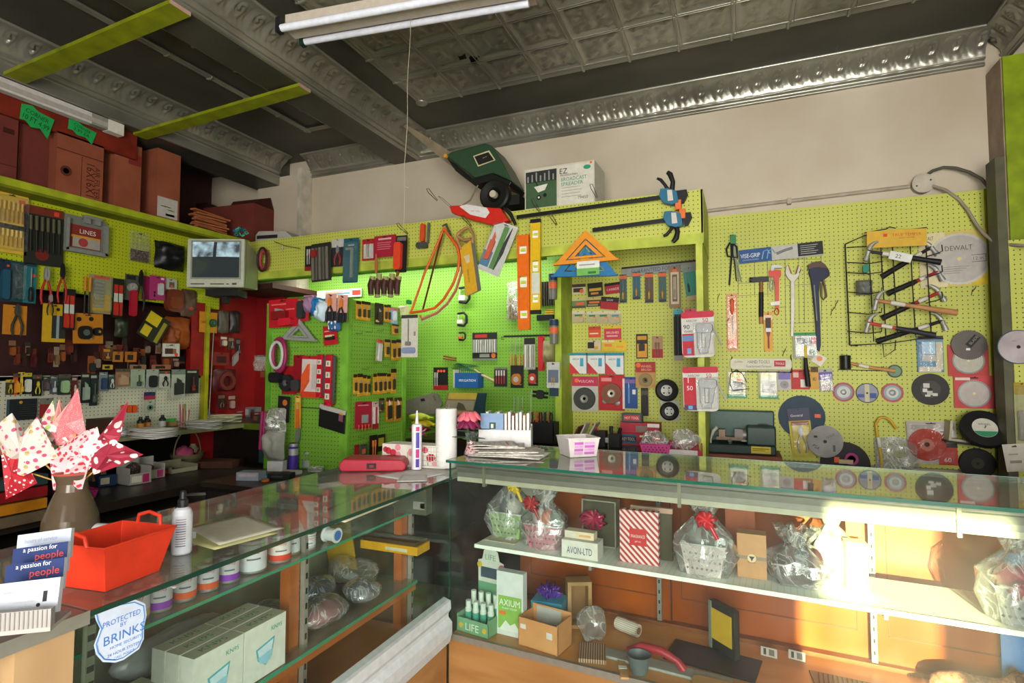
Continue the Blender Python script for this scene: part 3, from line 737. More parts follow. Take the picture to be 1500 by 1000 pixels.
def s_hrods(n):
    def f(m,x,z,w,h,y,d,c,c2):
        for i in range(n):
            zz=z-h/2+h*(i+.5)/n;m.cyl((x-w/2,y-d/2,zz),(x+w/2,y-d/2,zz),min(h/n*.36,d*.6),None,c,10)
    return f
SH=dict(box=s_box,round=s_round,driver=s_driver,hup=s_handle_up,disc=s_disc,blade=s_blade,pliers=s_pliers,knife=s_knife,tape=s_tape,ring=s_ring,cone=s_cone,
          level=s_level,saw=s_saw,hammer=s_hammer,bag=s_bag,brush=s_brush,wrench=s_wrench,can=s_can)
for _n in range(2,15):SH['rods%d'%_n]=s_rods(_n);SH['blades%d'%_n]=s_blades(_n);SH['cyls%d'%_n]=s_cyls(_n);SH['hrods%d'%_n]=s_hrods(_n)

RB=('Y',3.93);NB=('Y',3.975);AB=('Y',3.975);VF=('Y',3.344);PF=('Y',2.775);PS=('X',-2.23);LB=('X',-4.15);WB=('X',-4.15);MBD=('X',-4.28)
def wire_hook(parent,w,h,L_=.03):
    m=MB();m.tube([(0,.004,h/2-.008),(0,-L_*.8,h/2-.010),(0,-L_,h/2-.004)],.0016,'#2a2a26|m',6);m.build('hook',parent)
def card(name,label,cat,rect,pl,col,prints=(),parts=(),off=.0,t=.0025,tilt=0,group=None,blister=None,hook=True,ear=True,depth=.02):
    """a carded or bagged shop item hanging flat on a board.
    prints: ('r',u0,v0,u1,v1,col) ('c',u,v,r,col) ('t',text,u,v,h,col[,w])   parts: (name, shape, u, v, su, sv, d, col, col2)"""
    p,w,h,rz=place(pl,rect,off)
    o=thing(name,label,cat,p,rz,tilt,group)
    m=MB();m.box(-w/2,w/2,-t,0,-h/2,h/2,col)
    if hook and ear:m.box(-w*.10,w*.10,-t-.0004,-t,h/2-.016*min(1,h/.1),h/2-.010*min(1,h/.1),'#1c1c1a')
    k=t+.0006
    for q in prints:
        if q[0]=='r':m.box(q[1]*w,q[3]*w,-k,-t+.0002,q[2]*h,q[4]*h,q[5])
        elif q[0]=='c':m.cyl((q[1]*w,-k-.0002,q[2]*h),(q[1]*w,-t+.0002,q[2]*h),q[3]*min(w,h),None,q[4],22)
        elif q[0]=='t':m.text(q[1],q[2]*w,q[3]*h,q[4]*h,q[5],-k-.0006,(q[6]if len(q)>6 else .86)*w)
        k+=.00012
    m.build('backing_card',o)
    for q in parts:
        nm,sh,u,v,su,sv,d,c1=q[:8];c2=q[8]if len(q)>8 else None
        m=MB();SH[sh](m,u*w,v*h,su*w,sv*h,-t-.001,d,c1,c2);m.build(nm,o)
    if blister:
        u,v,su,sv,d=blister;m=MB();x0,x1,z0,z1=(u-su/2)*w,(u+su/2)*w,(v-sv/2)*h,(v+sv/2)*h;e=min(.006,(x1-x0)*.15,(z1-z0)*.15);y=-t-.0005
        vs=[(x0,y,z0),(x1,y,z0),(x1,y,z1),(x0,y,z1),(x0+e,y-d,z0+e),(x1-e,y-d,z0+e),(x1-e,y-d,z1-e),(x0+e,y-d,z1-e)]
        m.add(vs,[(0,1,5,4),(1,2,6,5),(2,3,7,6),(3,0,4,7),(4,5,6,7)],'blister');m.build('blister',o)
    if hook:wire_hook(o,w,h,depth)
    return o
def bare(name,label,cat,rect,pl,parts,off=0,tilt=0,group=None):
    p,w,h,rz=place(pl,rect,off);o=thing(name,label,cat,p,rz,tilt,group)
    for q in parts:
        nm,sh,u,v,su,sv,d,c1=q[:8];c2=q[8]if len(q)>8 else None
        m=MB();SH[sh](m,u*w,v*h,su*w,sv*h,-.001,d,c1,c2);m.build(nm,o)
    return o
class Loc:
    """local sketching on a wall: pixel -> (x, z) metres in the thing's own frame"""
    def __init__(s,pl,rect,off=0):
        s.p,s.w,s.h,s.rz=place(pl,rect,off);s.pl=(pl[0],pl[1]-off if pl[0]=='Y' else pl[1]+off)
    def __call__(s,px,py,y=0):
        q=onP(px,py,s.pl)-s.p;x=q.x if s.pl[0]=='Y' else q.y
        return(x,y,q.z)
    def xz(s,px,py):q=s(px,py);return(q[0],q[2])
def world_thing(name,label,cat,p,rotz=0,group=None,tilt=0):return thing(name,label,cat,p,rotz,tilt,group)
# ================================================================== right pegboard
R_='#a33a2e';OR='#e0722a';YE='#d9b02c'
card('file_pack','orange handled file sealed in a long pale orange sleeve','file',(1064,430,1081,514),RB,'#d99a6c',[('r',-.45,-.42,.45,-.3,'#dd6a2f')],[('handle','hup',.02,.1,.5,.62,.018,'#d4582f','#8b8378|m')],t=.006,blister=(0,0,.9,.94,.02))
# cable tie bundle
L=Loc(RB,(1060,336,1090,424),.01);o=thing('cable_tie_bundle','bundle of black and grey cable ties hanging at the top left of the right pegboard','cable ties',L.p,L.rz)
m=MB()
for i in range(6):m.tube([L(1070+i*1.4,344,-.01*i/3),L(1071+i,372,-.01),L(1070+i*(2.2 if i>2 else .6),390,-.012),L(1068+i*(3.6 if i>2 else .5),418-6*(i>2),-.01)],.0035,K if i<4 else '#8d9a92',6)
m.build('ties',o);m=MB();m.box(-.018,.016,-.03,-.004,L(0,0)[2]if 0 else .1,.155,'#1f7a45|s');m.build('green_sleeve',o)
m=MB();m.tube([L(1069,356,-.01),L(1064,366,-.02),L(1066,376,-.02),L(1080,378,-.02),L(1079,362,-.02),L(1072,356,-.02)],.006,K,8);m.build('black_tie_loop',o)
# long header sign
L=Loc(RB,(1081,358,1204,382),.02);w,h=L.w,L.h;o=thing('sign','long narrow blue, grey and black tool sign on the right pegboard','sign',L.p,0,-.045)
m=MB();m.box(-w/2,w/2,-.003,0,-h*.42,h*.42,'#b7b6ae');m.box(-w/2,-w*.10,-.0036,-.002,-h*.42,h*.42,'#1f4f8a');m.box(w*.21,w*.5,-.0036,-.002,-h*.36,h*.42,'#16171a')
m.build('board',o);m=MB();m.text('VISE-GRIP',-w*.36,h*.02,h*.26,'#e7ebef',-.005,w*.24);m.text('LOCKING TOOLS',-w*.36,-h*.24,h*.08,'#b9c6d4',-.005,w*.2)
for k in range(5):m.box(w*.24,w*(.44-.02*(k%3)),-.005,-.0036,h*(.24-.12*k),h*(.27-.12*k),'#b8b8b4')
m.build('lettering',o)
m=MB()
for s_ in(-.22,-.16):m.tube([(w*s_-.0,-.006,-h*.28),(w*s_+.012,-.006,h*.2),(w*s_+.035,-.006,h*.26),(w*s_+.05,-.006,0)],.004,'#8fb0cf',6)
m.tube([(-w*.04,-.006,-h*.05),(w*.05,-.006,h*.1),(w*.15,-.006,h*.2)],.008,'#7d8084',6);m.build('tool_picture',o)
# grey wire grid behind the wrenches
L=Loc(RB,(1081,352,1204,478),.006);o=thing('wire_grid','thin grey wire grid hanging behind the wrenches','rack',L.p);m=MB()
for px in(1081,1105,1124,1150,1170,1178,1203):m.tube([L(px,358),L(px+.5,432 if px<1140 else 474)],.0014,'#85867a|m',5)
for py,a,b in((415,1081,1130),(433,1081,1130),(418,1150,1204),(474,1150,1204),(452,1128,1150),(382,1081,1204)):m.tube([L(a,py),L(b,py-3)],.0014,'#85867a|m',5)
m.build('wires',o)
# slim hammer with black grip
L=Loc(RB,(1103,402,1128,475),.012);o=thing('hammer','slim hammer with black rubber grip hanging left of the red pipe wrench','hammer',L.p);m=MB()
m.tube([L(1115,405),L(1115,440)],.012,'#9c6a42|n',8);m.build('handle',o);m=MB();m.tube([L(1115,428),L(1115,464)],.0145,K,10);m.build('grip',o)
m=MB();m.tube([L(1115,464),L(1115,474)],.013,'#b07c4c',8);m.build('handle_end',o)
m=MB();m.box(-.055,.045,-.02,.008,.115,.145,'#2f2f30|m');m.cyl((-.07,-.006,.13),(-.05,-.006,.13),.016,None,'#2f2f30|m',12);m.build('head',o)
def pipe_wrench(name,label,rect,body,pts,jaw,grip=None):
    L=Loc(RB,rect,.014);o=thing(name,label,'wrench',L.p);return L,o
# red pipe wrench
L=Loc(RB,(1125,387,1145,461),.014);o=thing('pipe_wrench','small red pipe wrench with white price tag','wrench',L.p)
m=MB();m.prism([L.xz(*q)for q in((1126,397),(1131,395),(1144,396),(1144,404),(1141,408),(1141,450),(1136,452),(1135,420),(1133,406),(1127,406))][::-1],-.014,.006,'#c9341f|s')
m.tube([L(1138,450),L(1134,456),L(1136,460.5),L(1140,460),L(1141,455),L(1138,450)],.004,'#c9341f|s',8,closed=True);m.build('handle',o)
m=MB();m.prism([L.xz(*q)for q in((1129,397),(1129,391),(1133,388),(1145,389),(1145,393),(1134,393),(1133,397))][::-1],-.016,.004,CHROME);m.tube([L(1130,404),L(1127,420),L(1129,426),L(1132,424),L(1133,410)],.004,CHROME,6);m.build('hook_jaw',o)
m=MB();m.prism([L.xz(*q)for q in((1128,443),(1142,441),(1142,447),(1129,448))][::-1],-.020,-.016,'#e8e6e0');m.build('price_tag',o)
# silver spud wrench
L=Loc(RB,(1150,388,1173,494),.014);o=thing('open_end_wrench','long silver open jaw wrench between the red and blue pipe wrenches','wrench',L.p)
m=MB();m.prism([L.xz(*q)for q in((1154,388),(1157,396),(1160,402),(1165,402),(1168,395),(1170,388),(1173,393),(1171,403),(1167,409),(1164,412),(1164,460),(1162,493),(1158,493),(1158,440),(1158,412),(1153,407),(1150,400),(1151,392))],-.012,.004,'#a8a397|m');m.build('wrench_body',o,bevel=.002)
m=MB();m.prism([L.xz(*q)for q in((1154,389),(1155,388),(1160,401),(1158,401))],-.014,-.01,'#8a4a36');m.prism([L.xz(*q)for q in((1170,389),(1169,388),(1165,401),(1167,401))][::-1],-.014,-.01,'#8a4a36');m.build('jaw_edge',o)
# blue pipe wrench
L=Loc(RB,(1182,383,1216,516),.02);o=thing('pipe_wrench','large dark blue pipe wrench with worn orange head','wrench',L.p)
m=MB();m.prism([L.xz(*q)for q in((1186,392),(1196,390),(1214,396),(1215,404),(1207,410),(1201,412),(1199,430),(1201,470),(1202,505),(1200,515),(1196,512),(1194,470),(1190,430),(1187,408),(1184,400))],-.02,.004,'#171f3e');m.build('handle',o,bevel=.002)
m=MB();m.prism([L.xz(*q)for q in((1183,396),(1183,389),(1189,385),(1201,383),(1208,388),(1213,395),(1198,392),(1190,393))][::-1],-.024,.0,'#5b4238|n');m.tube([L(1205,408,-.01),L(1209,425,-.01),L(1210,434,-.01),L(1206,439,-.01),L(1203,434,-.01),L(1203,415,-.01)],.006,'#6d5a4e|m',6)
m.build('hook_jaw',o);m=MB();m.tube([L(1192,418,-.022),L(1196,470,-.022)],.004,'#8c8f96|m',6);m.build('bright_edge',o)
# brush in yellow sleeve
card('brush_pack','dark bristled brush in a narrow yellow sleeve under the slim hammer','brush',(1119,457,1132,514),RB,'#d99f3a',[('r',-.5,.30,.5,.42,'#e7c9b0')],[('brush_body','brush',0,-.05,.6,.8,.01,'#7b3a3c','#3a2a24')],off=.012)
# mallet set
mset=card('mallet_set_pack','grey clamshell of interchangeable mallet heads with green top','tool pack',(1162,487,1198,525),RB,'#b3b2a6',[('r',-.5,.40,.5,.5,'#2f8a4a')],
     [('mallet_head','box',-.05,.18,.62,.24,.022,K),('red_face','box',.32,.2,.18,.26,.024,'#c1272d'),('green_face','disc',.26,-.26,.26,.26,.012,'#1f6b3f'),('white_face','disc',-.24,-.24,.24,.24,.012,'#dcdad0')],off=.02,blister=(0,-.03,.94,.84,.028))
L=Loc(RB,(1170,505,1190,567),.05);o=bpy.data.objects.new('mallet_handle',None);COL.objects.link(o);o.parent=mset;o.location=L.p-mset.location;m=MB()
m.tube([L(1180,506),L(1180.5,524)],.008,'#d5b52a',10);m.build('yellow_neck',o);m=MB();m.tube([L(1180,524),L(1181,540),L(1183,556),L(1184,566)],.013,K,10,rs=[.010,.014,.015,.016]);m.build('grip',o)
card('price_tag','small white hang tag with orange dot beside the mallet set','tag',(1191,519,1208,534),RB,'#d9d4c6',[('c',0,.1,.25,'#e88a55')],off=.03,tilt=.6,hook=False)
# HAND TOOLS sign on its rail
L=Loc(RB,(1069,525,1159,541),.035);w,h=L.w,L.h;o=thing('sign','cream sign with grey lettering on a black rail above small packets','sign',L.p,0,.01)
m=MB();m.prism(rnd(-w/2,-h/2,w/2,h/2,.3),-.003,0,'#cfcdb9');m.box(w*.22,w*.40,-.0036,-.002,-h*.22,h*.32,'#b32a33');m.build('board',o)
m=MB();m.text('HAND TOOLS',-w*.03,h*.20,h*.30,'#4c4a40',-.005,w*.36);m.text('Guaranteed Forever',-w*.03,-h*.20,h*.22,'#5b584b',-.005,w*.42);m.text('OLYMPIA',-w*.36,h*.18,h*.16,'#a3463c',-.005,w*.14);m.text('TOOLS',w*.31,h*.05,h*.2,'#e8d9d4',-.005,w*.14);m.build('lettering',o)
m=MB();m.tube([(-w*.48,.0,-h*.72),(w*.5,0,-h*.72)],.003,K,6);m.tube([(-w*.48,0,-h*.72),(-w*.48,.02,h*.3),(-w*.47,.03,h*.7)],.003,K,6);m.tube([(w*.5,0,-h*.72),(w*.5,.02,h*.3),(w*.49,.03,h*.8)],.003,K,6)
for u in(-.4,-.12,.08,.28,.46):m.tube([(w*u,0,-h*.72),(w*u+.004,-.03,-h*.75),(w*u+.004,-.032,-h*.6)],.002,K,5)
m.build('rail',o)
card('packet','clear pack with green base holding a black cord loop','packet',(1065,542,1094,583),RB,'#bfc191',[('r',-.5,-.5,.5,-.36,'#5da57e'),('r',-.4,.24,.4,.42,'#cdb83e'),('r',.0,.1,.3,.2,'#e2743a')],[('coil','bag',0,-.1,.6,.35,.02,'#6f7268')],off=.02,blister=(0,0,.92,.92,.02))
L=Loc(RB,(1064,540,1100,580),.055);o=thing('cord_loop','thin black cord looped over the leftmost clear packet','cord',L.p);m=MB()
m.tube([L(1079,541),L(1070,548),L(1069,562),L(1074,572),L(1098,569),L(1086,560),L(1074,559)],.0028,K,6);m.tube([L(1079,541),L(1088,548),L(1094,560)],.0028,K,6);m.build('cord',o)
card('packet','clear pack with green base and yellow header, second from the left on the rail','packet',(1111,542,1140,584),RB,'#b9bb92',[('r',-.5,-.5,.5,-.38,'#5da57e'),('r',-.42,.28,.44,.42,'#bba93a')],[('wire_coil','bag',0,-.08,.66,.42,.02,'#8b8c80')],off=.02,blister=(0,0,.92,.92,.02))
card('packet','lilac and grey packet with round disc on the tool rail','packet',(1140,543,1158,571),RB,'#b9b3bd',[('r',-.5,.05,.5,.4,'#7f6fae')],[('disc','disc',0,-.22,.7,.4,.01,'#9a948f')],off=.015)
card('packet','red and white card behind the hanging mallet handle','packet',(1159,541,1186,570),RB,'#b5282b',[('r',0,-.4,.4,.0,'#dcd6cf'),('r',-.4,.1,-.1,.35,'#d8b0a4'),('r',.22,.05,.42,.42,'#d9cfc5')],[],off=.008)
card('brush_pack','small dark bristled brush in a yellow sleeve right of the red card','brush',(1187,537,1199,570),RB,'#cf9c3c',[('c',0,-.05,.3,'#b58a3a'),('t','K',0,-.05,.14,'#5b3a1a')],[('bristles','blades5',0,.38,.9,.24,.012,'#241d18','#2f2620')],off=.012)
card('packet','crumpled clear packet with purple header right of the small brush','packet',(1199,540,1220,573),RB,'#a8a6a0',[('r',-.5,.02,.5,.36,'#6a5a9c')],[('contents','bag',0,-.33,.6,.3,.02,'#8b6f68')],off=.01,tilt=-.06,blister=(0,-.1,.95,.8,.02))
# grinding and cut-off discs
def disc_t(name,label,rect,ms,cat='disc',off=.004,th=.004,group=None,tilt=0,pl=RB,prints=(),hub=None):
    p,w,h,rz=place(pl,rect,off);r=h/2;o=thing(name,label,cat,p,rz,tilt,group)
    m=MB();prev=0
    m.cyl((0,-th,0),(0,0,0),r,None,ms[0][1],40)
    k=th
    for fr,c in ms[1:]:m.cyl((0,-k-.0006,0),(0,-k+.0004,0),r*fr,None,c,36);k+=.0006
    for q in prints:
        if q[0]=='t':m.text(q[1],q[2]*r,q[3]*r,q[4]*r,q[5],-k-.0008,q[6]*r,q[7]if len(q)>7 else 0)
        elif q[0]=='r':m.box(q[1]*r,q[3]*r,-k-.0004,-k+.0004,q[2]*r,q[4]*r,q[5])
    m.build('disc_face',o)
    m=MB();m.lathe([(r*.30,0),(r*.22,.004),(r*.1,.006),(0.0,.006)]if hub else[(r*.1,0),(r*.09,.001),(0,.001)],hub or '#191815',(0,-k,0),20,'y');m.build('hub' if hub else 'arbor_hole',o)
    return o
disc_t('grinding_disc','pink flap disc with silver hub, left one of the row of three',(1219,560,1252,588),[(1,'#b5525a|n'),(.82,'#8d8f9b'),(.62,'#c4c3bd'),(.4,CHROME)],hub=CHROME)
disc_t('grinding_disc','grey disc with blue lower half and cream band, middle of the row of three',(1253,561,1287,590),[(1,'#33353a'),(.92,'#8f93a0')],prints=[('r',-.2,-.88,.2,.88,'#c9bf9a'),('r',.22,-.5,.8,.0,'#3c4f8f'),('r',-.85,-.45,-.25,-.1,'#42549a')])
disc_t('grinding_disc','pink disc with silver hub, right one of the row of three',(1290,561,1324,589),[(1,'#bb5c66|n'),(.78,'#8ca7a6'),(.55,'#c9c8c4'),(.34,CHROME)],hub=CHROME)
disc_t('cutting_disc','large black cutting disc with torn white label right of the three small discs',(1333,547,1392,593),[(1,'#2c2a29|n'),(.55,'#46423f|n')],th=.008,prints=[('r',-.38,.1,-.05,.38,'#c9c7c0'),('r',-.42,-.18,-.18,.05,'#d6d4cc'),('r',-.2,-.36,.1,-.1,'#bdbab2'),('r',.1,-.42,.36,-.24,'#cfccc4'),('r',-.3,-.46,-.02,-.34,'#d6d4cc')])
disc_t('sanding_disc','large dark blue round disc on the lower right pegboard',(1145,579,1203,641),[(1,'#1d3a4e|n')],off=.004,th=.006,prints=[('r',.55,-.03,.8,.14,'#e0633a')])
card('tongs_pack','yellow card holding silver nippers in front of the blue disc','tool pack',(1157,598,1189,670),RB,'#c9b73e',[('r',-.5,.25,.5,.5,'#47465a'),('t','General',-.1,.36,.05,'#d8d8e0'),('r',-.4,.16,.42,.24,'#9a5a4e')],
     [('nippers','pliers',0,-.12,.55,.56,.015,'#b4ae8d|m',CHROME)],off=.02,tilt=-.09,blister=(0,-.12,.86,.7,.02))
disc_t('sanding_disc','light grey round disc with dark marks overlapping the yellow card',(1184,623,1233,670),[(1,'#8f8d8a|n'),(.99,'#9c9a97|n')],off=.05,prints=[('r',-.62,.22,-.42,.36,'#35332f'),('t','GOLD',.3,.36,.14,'#4a4846',.5,.5),('t','PSA',-.5,-.36,.2,'#35332f',.4,-.6),('r',.42,-.6,.56,-.2,'#5a5856')],cat='disc')
disc_t('cutting_disc','black cutting disc half hidden behind the showcase top, lower centre of the pegboard',(1206,647,1269,712),[(1,'#221f22|n'),(.5,'#2c282b|n')],off=.006,th=.006)
bare('purple_ring','small purple ring tool with wooden parts by the lower black disc','tool',(1226,664,1268,684),RB,[('ring','ring',.0,.1,.7,.9,.01,'#a03a78'),('orange_tag','box',-.52,0,.18,.4,.01,'#e4622e'),('wood_piece','box',-.2,-.1,.5,.3,.015,'#c7b28c')],off=.03)
# wooden mallet
L=Loc(RB,(1228,516,1312,552),.03);o=thing('rubber_mallet','black rubber mallet with wooden handle on a wire hanger','mallet',L.p)
m=MB();a=L(1230,530);b=L(1247,531)
m.lathe([(.026,-.042),(.030,-.038),(.028,-.01),(.028,.01),(.030,.038),(.026,.042)],'#1c1b1c|s',((a[0]+b[0])/2,0,(a[2]+b[2])/2),22,'z');m.build('rubber_head',o)
m=MB();m.tube([L(1246,532),L(1275,538),L(1311,543)],.009,'#c9935f|n',10,rs=[.009,.010,.012]);m.build('handle',o)
m=MB();m.tube([L(1258,534.5,-.003),L(1272,537.5,-.003)],.0115,'#dcd6c8',8);m.build('label_band',o)
m=MB();m.tube([L(1228,541,.02),L(1290,543,.02),L(1296,536,.02)],.0022,K,6);m.build('wire_hanger',o)
disc_t('cutting_disc','small green centred disc behind the end of the mallet handle',(1300,534,1321,553),[(1,'#3a423c'),(.8,'#6c8f70')],off=.004)
# saw blade in yellow pack
L=Loc(RB,(1345,334,1452,422),.006);w,h=L.w,L.h;o=thing('saw_blade_pack','big circular saw blade on a yellow card at the upper right','saw blade',L.p,0,-.02)
m=MB();m.box(-w/2,w/2,-.003,0,-h*.47,h*.45,'#cdb964');m.box(-w*.5,-w*.12,-.0034,-.0028,-h*.47,h*.45,'#d6cba0');m.box(w*.2,w*.5,-.0034,-.0028,-h*.47,-h*.25,'#d2b72e');m.build('backing_card',o)
r=h*.435;cx=w*.055;cz=-h*.02;n=60;pts=[]
for i in range(n):a=2*PI*i/n;pts+=[(cx+r*math.cos(a),cz+r*math.sin(a)),(cx+r*.96*math.cos(a+.035),cz+r*.96*math.sin(a+.035))]
m=MB();m.prism(pts,-.006,-.004,'#b8b4ad|m');m.disc(cx,cz,r*.9,-.0066,-.006,'#a9a49d|m');m.disc(cx,cz,r*.07,-.008,-.006,'#d4c58a');m.build('blade',o)
m=MB();m.text('DEWALT',cx,cz+r*.42,r*.18,'#4f4d4a',-.0075,r*.85);m.box(cx+r*.38,cx+r*.82,-.0072,-.0066,cz+r*.10,cz+r*.12,'#55524e');m.box(cx+r*.38,cx+r*.82,-.0072,-.0066,cz-r*.16,cz-r*.14,'#55524e');m.box(cx+r*.80,cx+r*.82,-.0072,-.0066,cz-r*.14,cz+r*.12,'#55524e');m.text('12 in.',cx+r*.6,cz-.02*r,r*.12,'#55524e',-.0075)
m.text('DEWALT',-w*.38,h*.36,h*.06,'#2e2c28',-.005,w*.2)
for k in range(4):m.box(cx-r*.5,cx+r*(.3-.1*k),-.0072,-.0066,cz-r*(.30+.08*k),cz-r*(.28+.08*k),'#7b776f')
m.build('lettering',o)
# hammers on a black wire rack
L=Loc(RB,(1240,334,1385,526),.10);o=thing('wire_hammer_rack','black wire display rack holding hammers on the right pegboard','rack',L.p);m=MB()
def wr(*pts,r=.003):m.tube([L(*q)for q in pts],r,K,6)
wr((1240,355,.05),(1247,505,.05),(1258,506,.03),r=.004);wr((1240,355,.05),(1266,345,0),(1358,333,0));wr((1266,341,0),(1299,335,0),(1303,332,0),(1313,333,.02));wr((1242,360,.05),(1354,356,.0))
for i,px in enumerate((1272,1290,1307,1333,1356)):wr((px,358-i,0),(px+8,500-i*3,0),r=.0032)
for py in(386,401,430,460,488):wr((1243,py-4,.05),(1272,py,0),(1290,py-2,-.02),(1290,py-8,-.03))
wr((1247,505,.05),(1300,503,0),(1360,494,0),(1382,496,0));wr((1293,503,0),(1295,523,0),(1311,512,0),(1312,498,0));
for py in(372,402,440):wr((1356,py+4,0),(1372,py,-.03),(1378,py-3,-.03),(1377,py-12,-.03))
m.build('wires',o)
m=MB();a=L(1266,341,-.012);b=L(1354,360,-.012);m.T=Matrix.Rotation(.03,4,'Y');m.box(a[0],b[0],-.014,-.011,b[2]+.004,a[2],'#d3a832');m.build('header_board',o)
m=MB();m.T=Matrix.Rotation(.03,4,'Y');zz=(a[2]+b[2])/2;m.text('TRUE TEMPER',(a[0]+b[0])/2+.05,zz+.022,.016,'#c74a1e',-.0155,.17);m.text('QUALITY HAMMERS',(a[0]+b[0])/2+.05,zz+.003,.007,'#6b3a1e',-.0155,.15);m.box((a[0]+b[0])/2-.065,(a[0]+b[0])/2-.045,-.0155,-.014,zz+.014,zz+.032,'#c74a1e');m.build('header_lettering',o)
def hammer(label,head,end,hc,gc,off,side=1,wood=False,hang=None,glass=False):
    """head and end are pixels; the claw curls away on the upper side"""
    L=Loc(RB,(min(head[0],end[0]),min(head[1],end[1]),max(head[0],end[0]),max(head[1],end[1])),off)
    o=thing('claw_hammer',label,'hammer',L.p,0,0,'claw hammers on the wire rack')
    a=Vector(L(*head));b=Vector(L(*end));d=(b-a).normalized();n=Vector((-d.z,0,d.x))
    if n.z>0:n=-n
    Lh=(b-a).length
    m=MB();
    if wood:m.tube([a,a+d*Lh*.45,a+d*Lh*.8,b],.01,hc,10,rs=[.011,.012,.016,.018])
    else:m.tube([a,a+d*Lh*.5],.010,hc,10,rs=[.009,.010])
    m.build('handle',o)
    if not wood:
        m=MB();m.tube([a+d*Lh*.42,a+d*Lh*.6,a+d*Lh*.85,b],.015,gc,10,rs=[.013,.015,.015,.018]);m.build('grip',o)
        m=MB();m.tube([a+d*Lh*.2+Vector((0,-.002,0)),a+d*Lh*.36+Vector((0,-.002,0))],.0125,'#d8d2c8',8);m.build('label_band',o)
    else:
        m=MB();m.tube([a+d*Lh*.18+Vector((0,-.002,0)),a+d*Lh*.36+Vector((0,-.002,0))],.0135,'#cfc9bb',8);m.build('label_band',o)
    m=MB();m.cyl(a+n*.030,a+n*.058,.013,.0145,'#a9a9a5|m',14);m.tube([a+n*.034,a],.010,'#a9a9a5|m',10,rs=[.009,.014]);
    m.tube([a-n*.008,a-n*.03+d*.004,a-n*.052+d*.016,a-n*.066+d*.036],.01,'#b0b0ab|m',8,rs=[.013,.012,.009,.004]);m.build('hammer_head',o)
    return o
hammer('black hammer tilted behind the topmost hammer of the wire rack',(1364,362),(1292,405),K,'#17171a',.03)
hammer('red and black hammer with its head to the right, second down on the wire rack',(1374,398),(1300,430),'#a3242a',K,.04)
hammer('red and black hammer with chrome head to the right, just above the lowest two',(1376,428),(1292,466),'#a3242a','#22181a',.035)
hammer('black hammer lowest on the wire rack, head pointing right',(1380,470),(1284,500),K,'#15151a',.03)
hammer('black gripped chrome claw hammer with white tag, topmost on the wire rack',(1272,368),(1378,384),'#222224',K,.14)
o=card('hang_tag','white cardboard tag tied to the topmost hammer','tag',(1302,370,1336,382),RB,'#d9d8d4',[('t','22',-.1,0,.45,'#33312f')],off=.165,tilt=.3,hook=False)
hammer('claw hammer with plain wooden handle hanging across the wire rack',(1284,440),(1402,458),'#c08a58|n',None,.15,wood=True)
hammer('red handled claw hammer with dark grip, head to the left near the bottom',(1272,473),(1370,491),'#c23a3c','#2a2a30',.14)
bare('hammer_head_pair','greyish bagged hammer heads poking out at the left of the rack','tool',(1254,410,1278,432),RB,[('bag','bag',0,0,1,1,.05,'#6d6e6a|s')],off=.06)
bare('green_cap','small green tool end below the top left hammer head','tool',(1263,388,1272,400),RB,[('cap','round',0,0,1,1,.02,'#1d7a68')],off=.1)
# blue square pack
card('square_pack','blue card with a small try square, below the hammer rack','tool pack',(1343,492,1382,545),RB,'#5b8db0',[('r',-.3,.0,.2,.34,'#a7c6dd'),('r',-.3,-.2,.2,-.02,'#b7b4ae'),('r',-.45,.40,.5,.5,'#3a3a44'),('r',-.45,.05,-.34,.35,'#3f6f98')],[('ruler_blade','box',.33,-.05,.24,.76,.006,'#cfc4a8'),('ruler_stock','box',-.05,-.42,.84,.14,.01,'#d0c6ad')],off=.01,blister=(0,-.02,.98,.94,.014))
# dark blade and red blade cards
card('blade_card','upper red card with a round grey saw blade, behind the dark blade','saw blade',(1388,505,1448,551),RB,'#b9413f',[],[('blade','blade',0,.0,.86,.86,.004,'#7f8a84|m','#b8b5a6')],off=.01)
card('blade_card','lower red card with a round grey saw blade near the cable','saw blade',(1397,550,1458,598),RB,'#c2474a',[('r',-.46,.36,-.1,.44,'#d8cfc6')],[('blade','blade',-.02,-.05,.84,.84,.004,'#8d8f8c|m','#b9afa8')],off=.014)
L=Loc(RB,(1392,483,1447,527),.03);r=L.h/2;o=thing('circular_saw_blade','dark bare circular saw blade hanging over the upper red card','saw blade',L.p)
m=MB();n=50;m.prism([(r*(1 if i%2 else .95)*math.cos(PI*i/n),r*(1 if i%2 else .95)*math.sin(PI*i/n))for i in range(2*n)],-.003,0,'#5b5652|m');m.build('blade',o);m=MB();m.T=Matrix.Rotation(-.9,4,'Y');m.box(-.01,r*.75,-.0038,-.003,-r*.2,r*.2,'#1e1c1b');m.text('BLADE',r*.4,0,r*.16,'#8b867e',-.0045);m.T=Matrix();m.box(-r*.18,r*.04,-.0044,-.0038,-r*.36,-r*.22,'#e3e1da');m.build('label',o)
